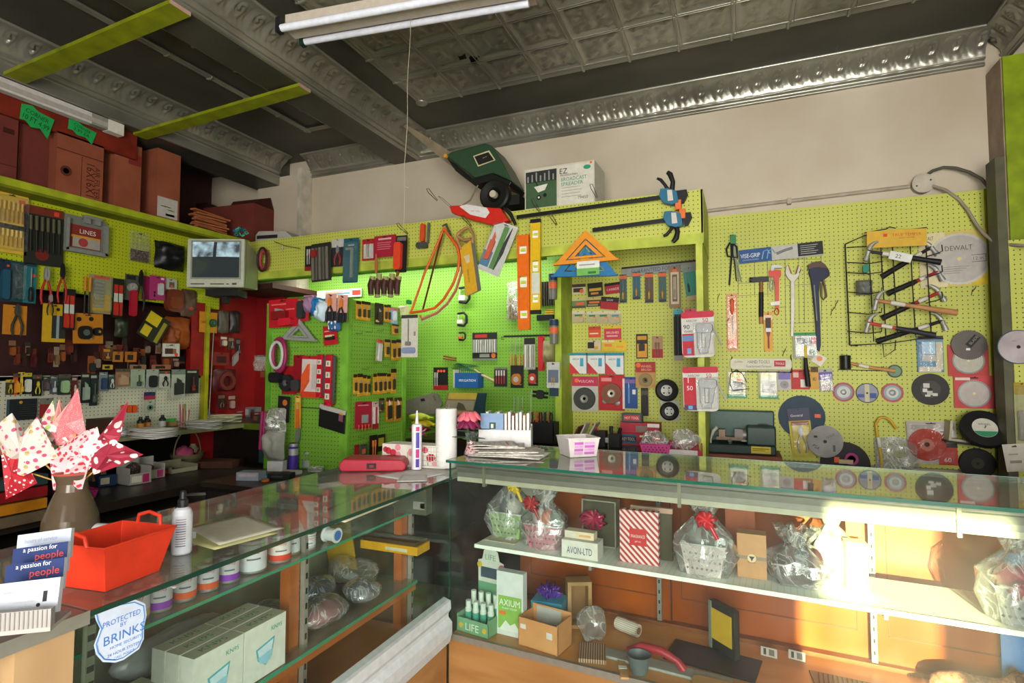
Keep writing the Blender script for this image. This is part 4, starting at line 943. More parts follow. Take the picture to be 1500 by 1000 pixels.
# yellow pry bar, bags
L=Loc(RB,(1280,606,1314,705),.03);o=thing('pry_bar','yellow hooked pry bar hanging on a wire hook','pry bar',L.p)
m=MB();m.tube([L(1313,628),L(1305,616),L(1296,611),L(1288,612),L(1283,620),L(1285,635),L(1290,665),L(1293,690),L(1294,704)],.008,'#cfa51f|s',10);m.build('bar',o);m=MB();m.tube([L(1286.3,640,-.001),L(1288.3,654,-.001)],.0095,'#d5d6d2',10);m.build('white_band',o)
bare('plastic_bag','cloudy grey plastic bag hanging behind the yellow pry bar','bag',(1276,640,1345,712),RB,[('film','bag',.05,0,.95,1,.05,'film_milky')],off=.008)
card('saw_blade_pack','white and red clamshell with a glossy red 7 inch saw blade','saw blade',(1328,617,1401,680),RB,'#c3b7b2',[('r',.12,-.5,.5,-.1,'#c33a2d'),('r',.12,.12,.46,.32,'#d9d3cc'),('r',.1,-.1,.5,.0,'#26211f'),('t','7"',.27,.2,.16,'#1d1a19'),('t','60',.3,-.38,.1,'#e8dcd6'),('r',-.4,.3,.05,.42,'#a8a29c')],
     [('blade','disc',-.1,-.04,.78,.78,.006,'#b5321f|g','#c0654e')],off=.012,t=.004,tilt=-.02,blister=(-.02,0,.96,.96,.018))
m_=Loc(RB,(1393,604,1484,655),.02)
t=thing('abrasive_disc','thick black grinding wheel with white and green label on a ledge','grinding wheel',onY(1440,630,3.80),0,0,None,-.55)
m=MB();m.lathe([(.013,0),(.013,.03),(.062,.031),(.105,.03),(.107,.026),(.107,0),(.013,0)],'#201f1f|n',(0,0,0),40,'y');m.build('wheel',t)
m=MB();m.cyl((0,-.0325,0),(0,-.031,0),.056,None,'#d7d3c6',30);m.prism([(.055*math.cos(a),.055*math.sin(a))for a in[PI+.4+i*(PI-.8)/10 for i in range(11)]],-.0335,-.0325,'#3f8f68');m.text('WHEEL',0,.02,.012,'#5a4a44',-.034);m.build('label',t)
m=MB();m.cyl((0,-.05,0),(0,.01,0),.0035,None,'#a7a49a|m',8);m.build('peg',t)
t=thing('wall_ledge','tilted pale cardboard ledge under the thick grinding wheel','ledge',onY(1438,650,3.86));m=MB();m.T=Matrix.Rotation(.10,4,'Y');m.box(-.17,.17,-.04,.065,-.012,.0,'#2a2723');m.box(-.15,.15,-.035,.065,.0,.012,'#cfc6ad|n');m.box(-.16,-.15,-.04,.06,.0,.11,'#b9b39a');m.build('ledge_board',t)
disc_t('abrasive_disc','black grinding wheel in shadow below the tilted ledge',(1405,656,1456,700),[(1,'#141413'),(.35,'#33361f')],off=.012,th=.02)
card('hang_pack','white folded card pack at the far lower right edge','packet',(1471,650,1506,690),('Y',3.68),'#c9c2b6',[('r',-.3,-.2,.2,-.1,'#8a857c'),('r',-.3,.1,.1,.15,'#9c978d')],[],off=.02,tilt=-.12)
card('packet','tall clear packet at the right edge above the white folded pack','packet',(1486,560,1508,650),('Y',3.68),'#a6a473',[('r',-.5,.3,.5,.5,'#a08a20')],[('contents','bag',0,-.2,.7,.5,.02,'#8d8c7c')],off=.006,blister=(0,0,.9,.9,.02))
disc_t('sanding_disc','whitish round disc on the pegboard strip at the right edge',(1469,483,1514,533),[(1,'#2f4f5a'),(.95,'#b9adb0|n')],pl=('Y',3.68),off=.008,cat='disc',prints=[('t','P80',-.2,.35,.1,'#7a6f76',.3)])
# loose bent wire hooks on the board
for k,(px,py)in enumerate(((1052,435),(1224,445),(1424,425),(1066,470),(1148,515),(1218,455),(1170,400))):
    p=onY(px,py,3.93);o=bpy.data.objects.get('peg_hook')
    m=MB();m.tube([(0,0,0),(0,-.03,-.002),(.006,-.032,.008),(.01,-.032,.02)],.0022,'#3a3a22|m',6);m.tube([(0,-.004,0),(-.006,-.005,-.03)],.0018,'#3a3a22|m',6)
    o=m.build('peg_hook');o.location=p;tag(o,'empty bent wire hook in the right pegboard','hook','empty hooks on the right pegboard')
# ---- conduit, junction box and cables
t=thing('junction_box','round painted electrical box with conduit along the top of the right pegboard','electrical box',onY(1350,271,3.99))
o_=t.location.copy()
def W_(px,py,Y=3.985):return onY(px,py,Y)-o_
m=MB();m.cyl((0,-.035,0),(0,.01,0),.055,None,'#b5a999|n',30);m.build('round_box',t,bevel=.004);m=MB();m.cyl((0,-.042,0),(0,-.0355,0),.058,None,'#c4baa9|n',30)
for sx in(-.035,.035):m.cyl((sx,-.045,sx*.4),(sx,-.042,sx*.4),.005,None,'#4a453c|m',10)
m.build('cover_plate',t)
m=MB();m.tube([W_(1035,309),W_(1333,273)],.012,'#b9ad9c|n',10);m.build('conduit',t)
m=MB();m.box(W_(1156,300).x-.012,W_(1156,300).x+.012,-.03,.01,W_(1156,295).z-.02,W_(1156,295).z+.018,'#a79b8a|m');m.build('conduit_strap',t)
m=MB();m.tube([W_(*q)for q in((1356,258,3.96),(1366,250,3.96),(1382,245,3.96),(1400,246,3.95),(1420,252,3.93),(1438,262,3.91),(1448,275,3.9),(1452,300,3.89),(1454,400,3.89),(1458,500,3.89),(1460,580,3.89),(1466,640,3.89),(1470,720,3.89))],.009,'#57554a|n',10);m.build('grey_cable',t)
m=MB();m.tube([W_(*q)for q in((1366,272,3.95),(1385,278,3.93),(1405,292,3.91),(1418,308,3.9),(1430,328,3.88),(1441,342,3.84),(1455,353,3.76),(1475,358,3.7),(1504,360,3.6))],.0085,'#a89f8e|n',10);m.build('armoured_cable',t)
# ================================================================== niche between the two partitions
TE='#2f6f78';RE='#b0272b';MAG='#b5304f'
def strip_sign():
    L=Loc(NB,(910,385,1021,402),.03);w,h=L.w,L.h;o=thing('sign','grey strip sign with blue lettering above the narrow teal packs in the niche','sign',L.p,0,-.035)
    m=MB();m.box(-w/2,w/2,-.012,0,-h*.42,h*.30,'#8e9088|s');m.box(-w/2,w/2,-.014,.004,h*.26,h*.42,'#2b2a26');m.build('board',o);m=MB();m.text('GUARANTEED FOREVER',-.02,-.04*h,h*.36,'#234b7a',-.0135,w*.66);m.build('lettering',o)
strip_sign()
for i,(r,c,lab)in enumerate((((908,402,918,443),'#3b5a5c','leftmost'),((927,398,938,438),'#2d5d70','second from the left'),((945,399,957,443),'#5b4a3f','third from the left, brownish'),((965,398,976,442),'#3e5f5c','fourth from the left'))):
    card('drill_bit_pack','narrow drill bit pack under the grey strip sign, '+lab,'tool pack',r,NB,c,[('r',-.5,.34,.5,.46,'#d8613a'),('r',-.5,-.5,.5,-.42,'#28323a')],[('drill_bit','driver',0,-.06,.5,.7,.012,'#b08b4a|m',STEEL)],off=.045,group='narrow drill bit packs under the strip sign')
card('bit_frame_pack','framed brown and cream pack with a pointed bit in the niche','tool pack',(980,390,997,450),NB,'#8d7258',[('r',-.34,-.42,.34,.36,'#cbbfa0'),('r',-.22,-.36,.22,.30,'#6e5a48'),('r',-.12,-.3,.12,.24,'#b8a98c'),('r',-.2,.37,.2,.43,'#d9683d')],[('bit','driver',0,-.02,.14,.5,.01,'#8f8a7a|m')],off=.05)
card('drill_bit_pack','tilted teal pack with pale wooden base at the right of the niche','tool pack',(1003,391,1021,440),NB,'#3f8f80',[('r',-.5,-.5,.5,-.36,'#c2a577'),('r',-.5,.36,.5,.5,'#7f8b86')],[('bit','driver',-.22,.05,.2,.6,.01,'#4a4f4c|m')],off=.045,tilt=-.12)
card('rod_pack','bundle of dark rods in a black pack left of the upper staple gun','tool pack',(987,453,1000,528),NB,'#2f3134',[('r',-.5,.36,.5,.5,'#4d9fb8'),('r',-.5,-.5,.5,-.4,'#9a948c')],[('rods','cyls3',0,.0,.8,.8,.012,'#4a4c50|m','#2c2d30')],off=.02)
# small hanging packs in rows
def rowcard(r,c,pr,lab,cat='small pack',grp=None,parts=(),off=.025,tilt=0):return card('small_pack',lab,cat,r,NB,c,pr,parts,off=off,tilt=tilt,group=grp)
BLK='#26221f'
rowcard((838,416,858,431),'#c9bda0',[('r',-.5,.2,.5,.5,'#4a3a30'),('r',-.4,-.3,.3,.1,'#3a3226'),('c',.2,-.2,.2,'#e0692e')],'small cream and black pack, top left of the rows in the niche')
rowcard((861,414,883,434),'#2a2420',[('r',-.4,-.1,.4,.1,'#c9a83a'),('r',-.3,-.35,.2,-.2,'#c8863a')],'small black pack with yellow band, top row middle in the niche',tilt=-.05)
rowcard((886,414,909,430),'#a82a3a',[('r',-.5,.25,.5,.5,'#1f1b1b'),('t','CARBIDE',0,-.1,.2,'#e2c6c2')],'small red pack with black header, right end of the top row',tilt=-.1)
rowcard((838,436,858,451),'#5f7a4c',[('r',-.5,.2,.5,.5,'#b9b27a'),('r',-.2,-.2,.4,.05,'#d85f2e'),('r',-.5,-.5,.5,-.3,'#4c4438')],'small green and cream pack, left of the second row')
rowcard((859,435,880,449),'#3a3428',[('r',-.5,.2,.5,.5,'#b9a964'),('r',-.3,-.15,.4,.05,'#cf6a30'),('r',-.4,-.4,.3,-.25,'#8b8f5a')],'small dark pack with orange stripe, second row')
rowcard((880,435,906,453),'#a3202c',[('r',-.5,.1,.5,.5,'#1e1a1c'),('t','SAW',0,.25,.18,'#c9b4ae')],'small black over red pack, right of the second row',tilt=.12)
for i,(r,t)in enumerate((((838,455,857,473),'first'),((860,456,875,473),'second'),((875,455,893,474),'third'),((893,455,910,474),'fourth'))):
    rowcard(r,('#b9ab88','#a9b28c','#b5aa86','#b0a78a')[i],[('r',-.5,.25,.5,.5,'#ccc5a8'),('r',-.3,.05,.3,.2,('#2f7a4a','#2f7a4a','#3a7a55','#4a8a9a')[i]),('c',.2,-.1,.18,'#df7a3d')],'small cream pack with green stripe, %s in the third row'%t,grp='cream packs in the third row',parts=[('contents','round',0,-.25,.8,.4,.012,'#b7a782')])
rowcard((862,478,880,494),'#d6522a',[('r',-.5,.2,.5,.5,'#b8452a'),('r',-.4,-.2,.3,-.1,'#e8d6c0')],'small orange pack in the fourth row of the niche')
rowcard((885,477,910,497),'#c23a4a',[('r',-.5,.3,.5,.5,'#d8b73a'),('t','BRUSHES',0,0,.16,'#efd6d0'),('r',-.35,-.3,.3,-.2,'#dca9a5')],'small crimson pack with yellow top in the fourth row')
rowcard((861,498,880,513),'#c9b89c',[('r',-.5,-.3,.0,.3,'#26201c'),('r',.0,-.4,.3,-.1,'#c8962a')],'small black and cream pack in the fifth row')
rowcard((882,498,900,514),'#d2b12c',[('r',-.3,-.1,.3,.15,'#d9793a'),('r',-.5,.3,.5,.5,'#e0cfa0')],'small yellow pack with orange label, middle of the fifth row')
rowcard((900,498,918,514),'#d8ba2e',[('r',-.35,-.2,.25,.0,'#e0953c')],'small yellow pack with plain top, right of the fifth row')
for i,(r,t)in enumerate((((836,517,861,547),'left'),((862,517,888,547),'middle'),((888,517,915,548),'right'))):
    p_,w_,h_,rz_=place(NB,r,.035);o=thing('box_pack','white pack with teal top and red corner, %s one of three in a row'%t,'small box',p_,0,0,'white and teal packs in the niche')
    m=MB();m.box(-w_*.48,w_*.48,-.035,0,-h_*.5,h_*.42,'#d8d9d6');m.box(-w_*.48,w_*.48,-.037,.001,h_*.38,h_*.5,'#27879a');m.prism([(-w_*.48,-h_*.5),(w_*.1,-h_*.5),(-w_*.48,h_*.05)],-.0362,-.0350,'#c1303a');m.box(w_*.12,w_*.32,-.0362,-.0350,-h_*.15,h_*.25,'#3d9dc2');m.build('carton',o)
    m=MB();m.text('ARROW',-w_*.12,h_*.2,h_*.09,'#4a5054',-.0372,w_*.4);m.build('lettering',o)
card('wheel_pack','grey wheel brush on a white card with pink header, left','tool pack',(837,551,876,602),NB,'#b9b6aa',[('r',-.5,.22,.5,.5,'#b3304f'),('t','VULCAN',.05,.36,.08,'#e6c3c8'),('c',-.3,.38,.08,'#e46a33')],[('wheel','disc',0,-.14,.86,.64,.02,'#3a3d3a','#8f9088|m')],off=.015)
card('wheel_pack','brown cup wheel with three silver nuts on a bright red card','tool pack',(877,549,915,601),NB,'#b3202a',[('r',-.4,.32,.0,.42,'#d98b86'),('r',.42,-.45,.5,.4,'#d9cfc8')],[('wheel','disc',0,-.02,.8,.6,.016,'#7d4c36','#b9b6a8|m'),('nut','cone',-.26,-.24,.2,.16,.014,CHROME),('nut','cone',.22,-.28,.2,.16,.014,CHROME)],off=.02)
card('tool_card','blue card with a thin metal tool between the red and brown packs','tool pack',(915,552,934,598),NB,'#1f4a85',[('r',-.5,.3,.5,.42,'#7d5a9a'),('r',.1,-.05,.35,.1,'#d5d6cf')],[('tool','knife',-.15,0,.14,.7,.01,'#5b88b5','#8fb5d5|m')],off=.01)
card('wheel_pack','brown wire wheel on tan card with red header','tool pack',(931,530,960,568),NB,'#b08a4c',[('r',-.5,.1,.5,.5,'#a32a22'),('t','WHEEL',.05,.33,.09,'#e0b08a'),('t','BRUSH',.05,.2,.09,'#e0b08a'),('c',-.35,.38,.12,'#e2662c')],[('wheel','disc',0,-.2,.72,.52,.012,'#7b6a44|m','#54482f')],off=.045)
card('wire_brush_pack','dark narrow pack hanging under the brown wheel card','tool pack',(939,568,950,609),NB,'#28251f',[('r',-.5,.2,.5,.4,'#4a4634')],[('strip','box',0,-.1,.6,.7,.012,'#1d1c1a')],off=.01)
card('bit_card','black and yellow bit card in the middle of the niche','small pack',(932,489,949,525),NB,'#24211e',[('r',-.4,.26,.4,.42,'#c98f2b'),('r',-.42,-.45,.42,.1,'#d2952a')],[('bit','knife',0,.0,.5,.4,.01,'#2b2a27',K)],off=.015)
card('bit_card','small red and brown card right of the black and yellow one','small pack',(955,492,971,524),NB,'#a98463',[('r',-.5,-.5,.5,-.1,'#a3222a')],[('bits','rods2',0,-.1,.5,.6,.008,'#7b6a58|m')],off=.01)
def wheel(label,rect,pl,off,card_=None):
    p,w,h,rz=place(pl,rect,off);r=min(w,h)/2;o=thing('caster_wheel',label,'wheel',p)
    if card_:m=MB();m.box(-r,r,0,.004,-r*1.05,r*1.15,card_);m.build('backing_card',o)
    m=MB();m.lathe([(r*.5,0),(r*.5,.028),(r*.8,.034),(r*.97,.028),(r,.016),(r*.97,0),(r*.5,0)],'#1d1d1d|n',(0,0,0),32,'y');m.build('tyre',o)
    m=MB();m.lathe([(r*.5,.01),(r*.48,.026),(r*.2,.022),(r*.18,.04),(0,.04)],'#c9c8c2|s',(0,0,0),26,'y')
    for k in range(4):a=PI/4+k*PI/2;m.cyl((r*.32*math.cos(a),-.027,r*.32*math.sin(a)),(r*.32*math.cos(a),-.022,r*.32*math.sin(a)),r*.08,None,'#2b2a28',10)
    m.build('hub',o)
wheel('black rubber wheel with white hub, upper of two in the niche',(960,555,994,588),NB,.03)
wheel('black rubber wheel on a pale card, lower of two in the niche',(967,588,995,616),NB,.02,'#aeb3a4')
# speed squares
def square(label,apex,lft,rgt,pl,off,col,cut=True,name='speed_square',lab2=None):
    a,b,c=(onP(*q,(pl[0],pl[1]-off))for q in(apex,lft,rgt));p=(a+b+c)/3;o=thing(name,label,'square',p);f=lambda q:(q.x-p.x,q.z-p.z)
    A,B,C_=f(a),f(b),f(c);m=MB();ks=(1,.62)
    g=lambda P_,k:(P_[0]*k,P_[1]*k)
    def ring(k1,k2,y0,y1,cc):
        out=[g(P_,k1)for P_ in(A,B,C_)];inn=[g(P_,k2)for P_ in(A,B,C_)]
        for i in range(3):j=(i+1)%3;m.prism([out[i],out[j],inn[j],inn[i]],y0,y1,cc)
    ring(1,.62,-.004,0,col);ring(.55,.34,-.004,0,col)
    for i in range(3):j=(i+1)%3;u=[g((A,B,C_)[i],.64),g((A,B,C_)[i],.52)];m.prism([u[0],u[1],(u[1][0]*.8,u[1][1]*.8),(u[0][0]*.9+.004,u[0][1]*.9)],-.004,0,col)
    m.build('plate',o);m=MB();m.prism([B,C_,(C_[0],C_[1]+.012),(B[0],B[1]+.012)][::-1],-.016,.006,col);m.build('lip',o)
    return o
square('blue plastic speed square behind the orange one',(858,344),(808,406),(905,404),VF,.015,'#2773a8')
square('orange plastic speed square hanging at the valance',(858,337),(811,389),(907,381),VF,.05,'#e08f22')
card('hang_tag','white and green paper label on the blue speed square','label',(845,382,878,403),VF,'#d8dcd4',[('r',-.5,-.5,.5,.0,'#6fae55'),('r',-.4,.2,.3,.28,'#8c9088'),('r',.0,-.4,.35,-.25,'#2f6b34')],off=.075,hook=False)
# staple guns on the partition edge
def staple(label,rect,extra,Y=3.29,big=None):
    L=Loc(('Y',Y),rect,0);w,h=L.w,L.h;o=thing('staple_gun_pack',label,'staple gun',L.p,-.12,-.02,'staple gun clamshells on the partition edge')
    m=MB();m.prism(rnd(-w/2,-h/2,w/2,h/2,.16),-.004,0,'#c9c7c0');m.prism(rnd(-w/2,h*.36,w/2,h/2,.3),-.0052,-.004,'#b82f42');m.box(-w*.48,-w*.12,-.0052,-.004,-h*.46,h*.02 if not big else h*.26,'#b52c38')
    if not big:m.box(-w*.48,-w*.12,-.0056,-.005,-h*.14,-h*.02,'#5f86ad');m.box(-w*.34,-w*.22,-.0056,-.005,-h*.42,-h*.30,'#5f9ac9')
    else:m.box(-w*.48,-w*.12,-.0056,-.005,-h*.48,-h*.36,'#54405c');m.box(-w*.36,-w*.24,-.006,-.0054,-h*.46,-h*.38,'#6f9fd0')
    m.build('backing_card',o)
    m=MB();m.text('50',w*.24,h*.30,h*.09,'#b83040',-.006,w*.3);m.build('number_lettering',o)
    m=MB();m.text('ARROW',-w*.18,h*.30,h*.055,'#55504e',-.006,w*.34);m.build('lettering',o)
    m=MB();m.text('90',-w*.34,h*.17,h*.10,'#2b2a2a',-.0066,w*.2)if not big else m.text('1',-w*.34,h*.2,h*.12,'#e8dad6',-.0066,w*.1)
    m.text('YEARS' if not big else '50',-w*.3,(.07 if not big else .02)*h,(.05 if not big else .10)*h,'#2b2a2a' if not big else '#e8dad6',-.0066,w*.28);m.build('side_lettering',o)
    m=MB();bd=rnd(-w*.02,h*.02,w*.46,h*.22,.3);m.prism(bd,-.034,-.006,CHROME)
    m.prism([(w*.0,h*.04),(w*.0,-h*.30),(w*.06,-h*.34),(w*.13,-h*.34),(w*.13,h*.04)],-.030,-.008,CHROME);m.prism([(w*.26,h*.04),(w*.24,-h*.34),(w*.33,-h*.32),(w*.42,h*.04)],-.030,-.008,CHROME)
    m.prism([(w*.05,-h*.42),(w*.3,-h*.42),(w*.30,-h*.30),(w*.05,-h*.30)],-.032,-.006,CHROME);m.build('gun_body',o,bevel=.002)
    m=MB();m.tube([(w*.40,-.02,h*.16),(w*.52,-.02,h*.06),(w*.62,-.02,-h*.12),(w*.70,-.02,-h*.26)],.0045,CHROME,8);m.build('lever',o)
    m=MB();e=.008;y=-.006;pts=[(-w*.12,-h*.46),(w*.5,-h*.44),(w*.5,h*.26),(-w*.12,h*.26)]
    vs=[(x,y,z)for x,z in pts]+[(x*.94+.003,-.042,z*.94)for x,z in pts];m.add(vs,[(0,1,5,4),(1,2,6,5),(2,3,7,6),(3,0,4,7),(4,5,6,7)],'blister');m.build('blister',o)
    return o
staple('upper staple gun clamshell with 90 years badge and 50',(998,456,1047,523),None)
staple('lower staple gun clamshell with a tall red label and 50',(1000,537,1053,602),None,big=True)
card('red_tag_pack','crimson edged pack half hidden behind the upper staple gun','tool pack',(1003,452,1020,470),('Y',3.335),'#a02848',[],[],off=.002)
# ---- bench clutter in the niche
def bench(px,py,z=.985):return onZ(px,py,z)
def on(px,py,z):return onZ(px,py,z)
t=thing('carton','flat red tool box with dark blue label lying on the bench','box',bench(934,652)+Vector((0,.06,0)))
def printed_box(o,w,d,h,body,patches=(),texts=(),top=None,name='carton_body',bev=0):
    m=MB();m.box(-w/2,w/2,-d/2,d/2,0,h,body)
    if top:m.box(-w/2+.001,w/2-.001,-d/2+.001,d/2-.001,h,h+.0006,top)
    for(u0,v0,u1,v1,c)in patches:m.box(u0*w,u1*w,-d/2-.0006,-d/2,v0*h,v1*h,c)
    m.build(name,o,bevel=bev)
    if texts:
        m=MB()
        for(s_,u,v,hh,c,ww)in texts:m.text(s_,u*w,v*h,hh*h,c,-d/2-.0012,ww*w)
        m.build('lettering',o)
printed_box(t,.27,.12,.075,'#a32430',[(-.4,.1,-.02,.9,'#2a5a72'),(-.38,.3,-.04,.7,'#a8283a'),(.05,.7,.48,.85,'#d8cfc9')],[('KEY TOOL',-.21,.5,.28,'#e3d4cf',.3)])
t=thing('carton','red and grey tool box standing on the flat red box','box',bench(934,652)+Vector((.01,.07,.076)));printed_box(t,.25,.10,.065,'#a5283a',[(-.1,.1,.2,.7,'#7d6a64'),(.2,.6,.5,.95,'#d9d2ca')])
t=thing('carton','small teal and red label box topmost on the red boxes','box',bench(934,652)+Vector((-.045,.08,.1425)));printed_box(t,.13,.06,.055,'#2f4f52',[(-.4,.15,.4,.8,'#b3343c')],[('HOT TOOL',0,.48,.3,'#e8d6d0',.7)])
t=thing('bench_vise','black bench vise in front of the round wheel packs','vise',bench(887,655)+Vector((0,.03,0)))
m=MB();m.box(-.07,.0,-.04,.04,0,.10,'#1b1b1c');m.box(.02,.09,-.04,.04,.0,.085,'#232325|m');m.build('vise_body',t,bevel=.004);m=MB();m.cyl((.03,0,.085),(.03,0,.13),.012,None,'#1c1c1d',10);m.cyl((.08,0,.085),(.09,-.01,.12),.012,None,'#1c1c1d',10);m.cyl((-.05,0,.10),(-.09,.0,.14),.006,None,'#b53226',8);m.build('screw_handle',t);m=MB();m.box(.0,.02,-.035,.035,.03,.06,CHROME);m.build('jaw_screw',t)
for i,(px,c,tl,lab)in enumerate(((832,'#5d2a1c',.5,'brown sheet'),(842,'#b9b5a6',.42,'pale grey plate'),(852,'#b3b0a4',.5,'thin grey plate'))):
    o=thing('metal_plate',lab+' leaning on the partition at the left end of the niche bench','plate',bench(px,655)+Vector((0,.05+.02*i,0)),0,tl);m=MB();m.box(-.004,.004,-.06,.06,0.0,.15+.01*i,c);m.build('plate',o)
t=thing('paper_box','low grey carton with papers behind the white tub','box',bench(858,652)+Vector((0,.1,0)));printed_box(t,.12,.08,.05,'#a7ab9c')
def perforated_basket(o,w,d,h,col,taper=.85,hole='#3a1424',name='basket_body',side='#'):
    m=MB();a,b=w/2,d/2;c,e=a*taper,b*taper
    rim=[(-a,-b),(a,-b),(a,b),(-a,b)];bot=[(-c,-e),(c,-e),(c,e),(-c,e)]
    vs=[(x,y,h)for x,y in rim]+[(x,y,0)for x,y in bot]+[(x*.96,y*.94,h)for x,y in rim]+[(x*.95,y*.93,.004)for x,y in bot]
    m.add(vs,[(i,(i+1)%4,4+(i+1)%4,4+i)for i in range(4)]+[(8+i,12+i,12+(i+1)%4,8+(i+1)%4)for i in range(4)]+[(4,5,6,7),(15,14,13,12)]+[(i,8+i,8+(i+1)%4,(i+1)%4)for i in range(4)],col)
    m.tube([(x*1.02,y*1.02,h)for x,y in rim],.004,col,6,closed=True)
    m.build(name,o)
    m=MB();n=max(4,int(w/.022))
    for r_ in range(3):
        for k in range(n):
            u=(k+.5+(r_%2)*.4)/n;z=h*(.25+.24*r_)
            if u>.95:continue
            f=taper+(1-taper)*z/h;x=(u-.5)*w*.9*f;y=-b*f-.0008;m.prism([(x-.004,z),(x,z-.005),(x+.004,z),(x,z+.005)],y-.0006,y+.001,hole)
    m.build('perforations',o)
t=thing('plastic_basket','pink perforated basket holding a plastic bag of parts on the bench','basket',bench(962,664));perforated_basket(t,.17,.13,.06,'#cf4f8f|s')
t=thing('bag_of_parts','crumpled plastic bag with orange and brown parts in the pink basket','bag',bench(962,664)+Vector((-.01,0,.05)));m=MB();m.blob((0,0,.03),(.075,.05,.045),'film_milky',20,12,seed=3,amp=.10);m.build('film',t);m=MB();m.blob((.01,-.01,.03),(.03,.025,.02),'#b5683f',12,8);m.build('orange_part',t)
m=MB();m.blob((-.04,0,.025),(.03,.03,.025),'#5a4f48',12,8,seed=4,amp=.1);m.build('dark_parts',t)
t=thing('plastic_bin','red bin with white front edge at the right end of the niche','bin',bench(1004,666)+Vector((0,.01,0)))
m=MB()
for(x0,x1,y0,y1,z1)in((-.09,.09,-.062,-.058,.035),(-.09,.09,.058,.062,.07),(-.092,-.088,-.06,.06,.06),(.088,.092,-.06,.06,.07)):m.box(x0,x1,y0,y1,0,z1,'#b3273a|s')
m.box(-.09,.09,-.06,.06,0,.004,'#b3273a');m.build('bin_body',t);m=MB();m.box(-.088,.07,-.066,-.062,.008,.034,'#d7d1cc');m.build('white_front',t)
t=thing('plastic_bag','clear plastic bag of fittings heaped in the red bin','bag',bench(1004,666)+Vector((0,.01,.03)));m=MB();m.blob((0,0,.05),(.08,.05,.06),'film_milky',22,14,seed=8,amp=.11);m.blob((.03,-.03,.02),(.012,.012,.012),'#b59a5a|m',10,8);m.build('film',t)
t=thing('coil','brown coil of hose leaning behind the lower staple gun','coil',bench(1019,648)+Vector((0,.12,.055)));m=MB()
for k in range(3):m.lathe([(.022+.012*k,0),(.022+.012*k,.02),(.031+.012*k,.02),(.031+.012*k,0)],'#8a5a34|n',(0,0,0),24,'y')
m.build('coil_rings',t)
# key machine
t=thing('wall_ledge','small reddish wooden ledge under the green key machine','ledge',(0,0,0));a=onY(1033,664,3.62);b=onY(1146,668,3.62);t.location=Vector(((a.x+b.x)/2,3.78,a.z));m=MB();m.box(-(b.x-a.x)/2,(b.x-a.x)/2,-.16,.148,-.03,0,'#8a4a32|n');m.box((b.x-a.x)/2-.02,(b.x-a.x)/2,-.10,.148,-.09,-.03,'#2c2622');m.build('ledge_board',t)
zl=a.z;kx0=onY(1037,640,3.66).x;kx1=onY(1137,640,3.66).x;kw=kx1-kx0
t=thing('key_machine','dark green key cutting machine with yellow label on the wooden ledge','key machine',((kx0+kx1)/2,3.79,zl+.001))
hk=onY(1080,603,3.72).z-zl
m=MB();m.box(-kw/2,kw/2,-.13,.10,0,.055,'#1c302c|s');m.box(kw*.08,kw/2,-.12,.10,.055,hk*.66,'#1e3a34|s');m.box(-kw/2,kw/2,.03,.11,.055,hk,'#2c4f46|s');m.build('housing',t,bevel=.008)
m=MB();m.box(kw*.14,kw*.42,-.1315,-.13,.010,.052,'#c9b32a');m.box(kw*.16,kw*.40,-.132,-.1315,.036,.040,'#3a3414');m.box(kw*.16,kw*.34,-.132,-.1315,.026,.029,'#3a3414');m.build('yellow_label',t)
m=MB();m.prism(rnd(kw*.24,.10,kw*.42,.175,.25),.026,.03,'#101211');m.build('dark_window',t);m=MB();m.cyl((kw*.33,.02,.12),(kw*.33,.02,.165),.004,None,CHROME,8);m.build('spindle',t)
m=MB();m.cyl((kw*.0,-.08,.075),(kw*.24,-.08,.075),.006,None,CHROME,8);m.box(-kw*.38,kw*.06,-.07,-.02,.075,.095,'#6e5a4a|m');m.box(-kw*.34,-kw*.24,-.08,-.02,.095,.14,'#7b6656|m');m.box(-kw*.10,kw*.02,-.08,-.02,.095,.145,'#6e6a66|m');m.cyl((-kw*.17,-.05,.03),(-kw*.17,-.09,.075),.012,None,STEEL,10);m.build('carriage',t)
m=MB();m.cyl((kw*.02,-.05,.11),(kw*.12,-.05,.11),.032,None,'#8f8c86|m',18);m.build('cutter',t)
m=MB();m.tube([(-kw*.47,-.08,.03),(-kw*.46,-.09,.08),(-kw*.42,-.09,.13),(-kw*.36,-.09,.155)],.008,'#b9b5aa',8,rs=[.005,.005,.010,.012]);m.build('lever',t)
# ================================================================== on top of the showcase
T=1.0715
t=thing('plastic_tub','white open plastic tub with pink printed label on the glass','tub',onZ(843,668,T)+Vector((0,.04,0)),SA)
w,d,h=.155,.15,.085;m=MB();a,b=w/2,d/2;k=.84
def tub(m,a,b,h,k,col,th=.004):
    vs=[(x*a,y*b,h)for x,y in((-1,-1),(1,-1),(1,1),(-1,1))]+[(x*a*k,y*b*k,0)for x,y in((-1,-1),(1,-1),(1,1),(-1,1))]+[(x*(a-th),y*(b-th),h)for x,y in((-1,-1),(1,-1),(1,1),(-1,1))]+[(x*(a*k-th),y*(b*k-th),th)for x,y in((-1,-1),(1,-1),(1,1),(-1,1))]
    m.add(vs,[(i,4+i,4+(i+1)%4,(i+1)%4)for i in range(4)]+[(8+i,8+(i+1)%4,12+(i+1)%4,12+i)for i in range(4)]+[(4,7,6,5),(12,13,14,15)]+[(i,(i+1)%4,8+(i+1)%4,8+i)for i in range(4)],col)
tub(m,a,b,h,k,'#d9d2cf|s');m.tube([(x*a,y*b,h)for x,y in((-1,-1),(1,-1),(1,1),(-1,1))],.004,'#dcd6d3|s',6,closed=True);m.build('tub_body',t,bevel=.003)
m=MB()
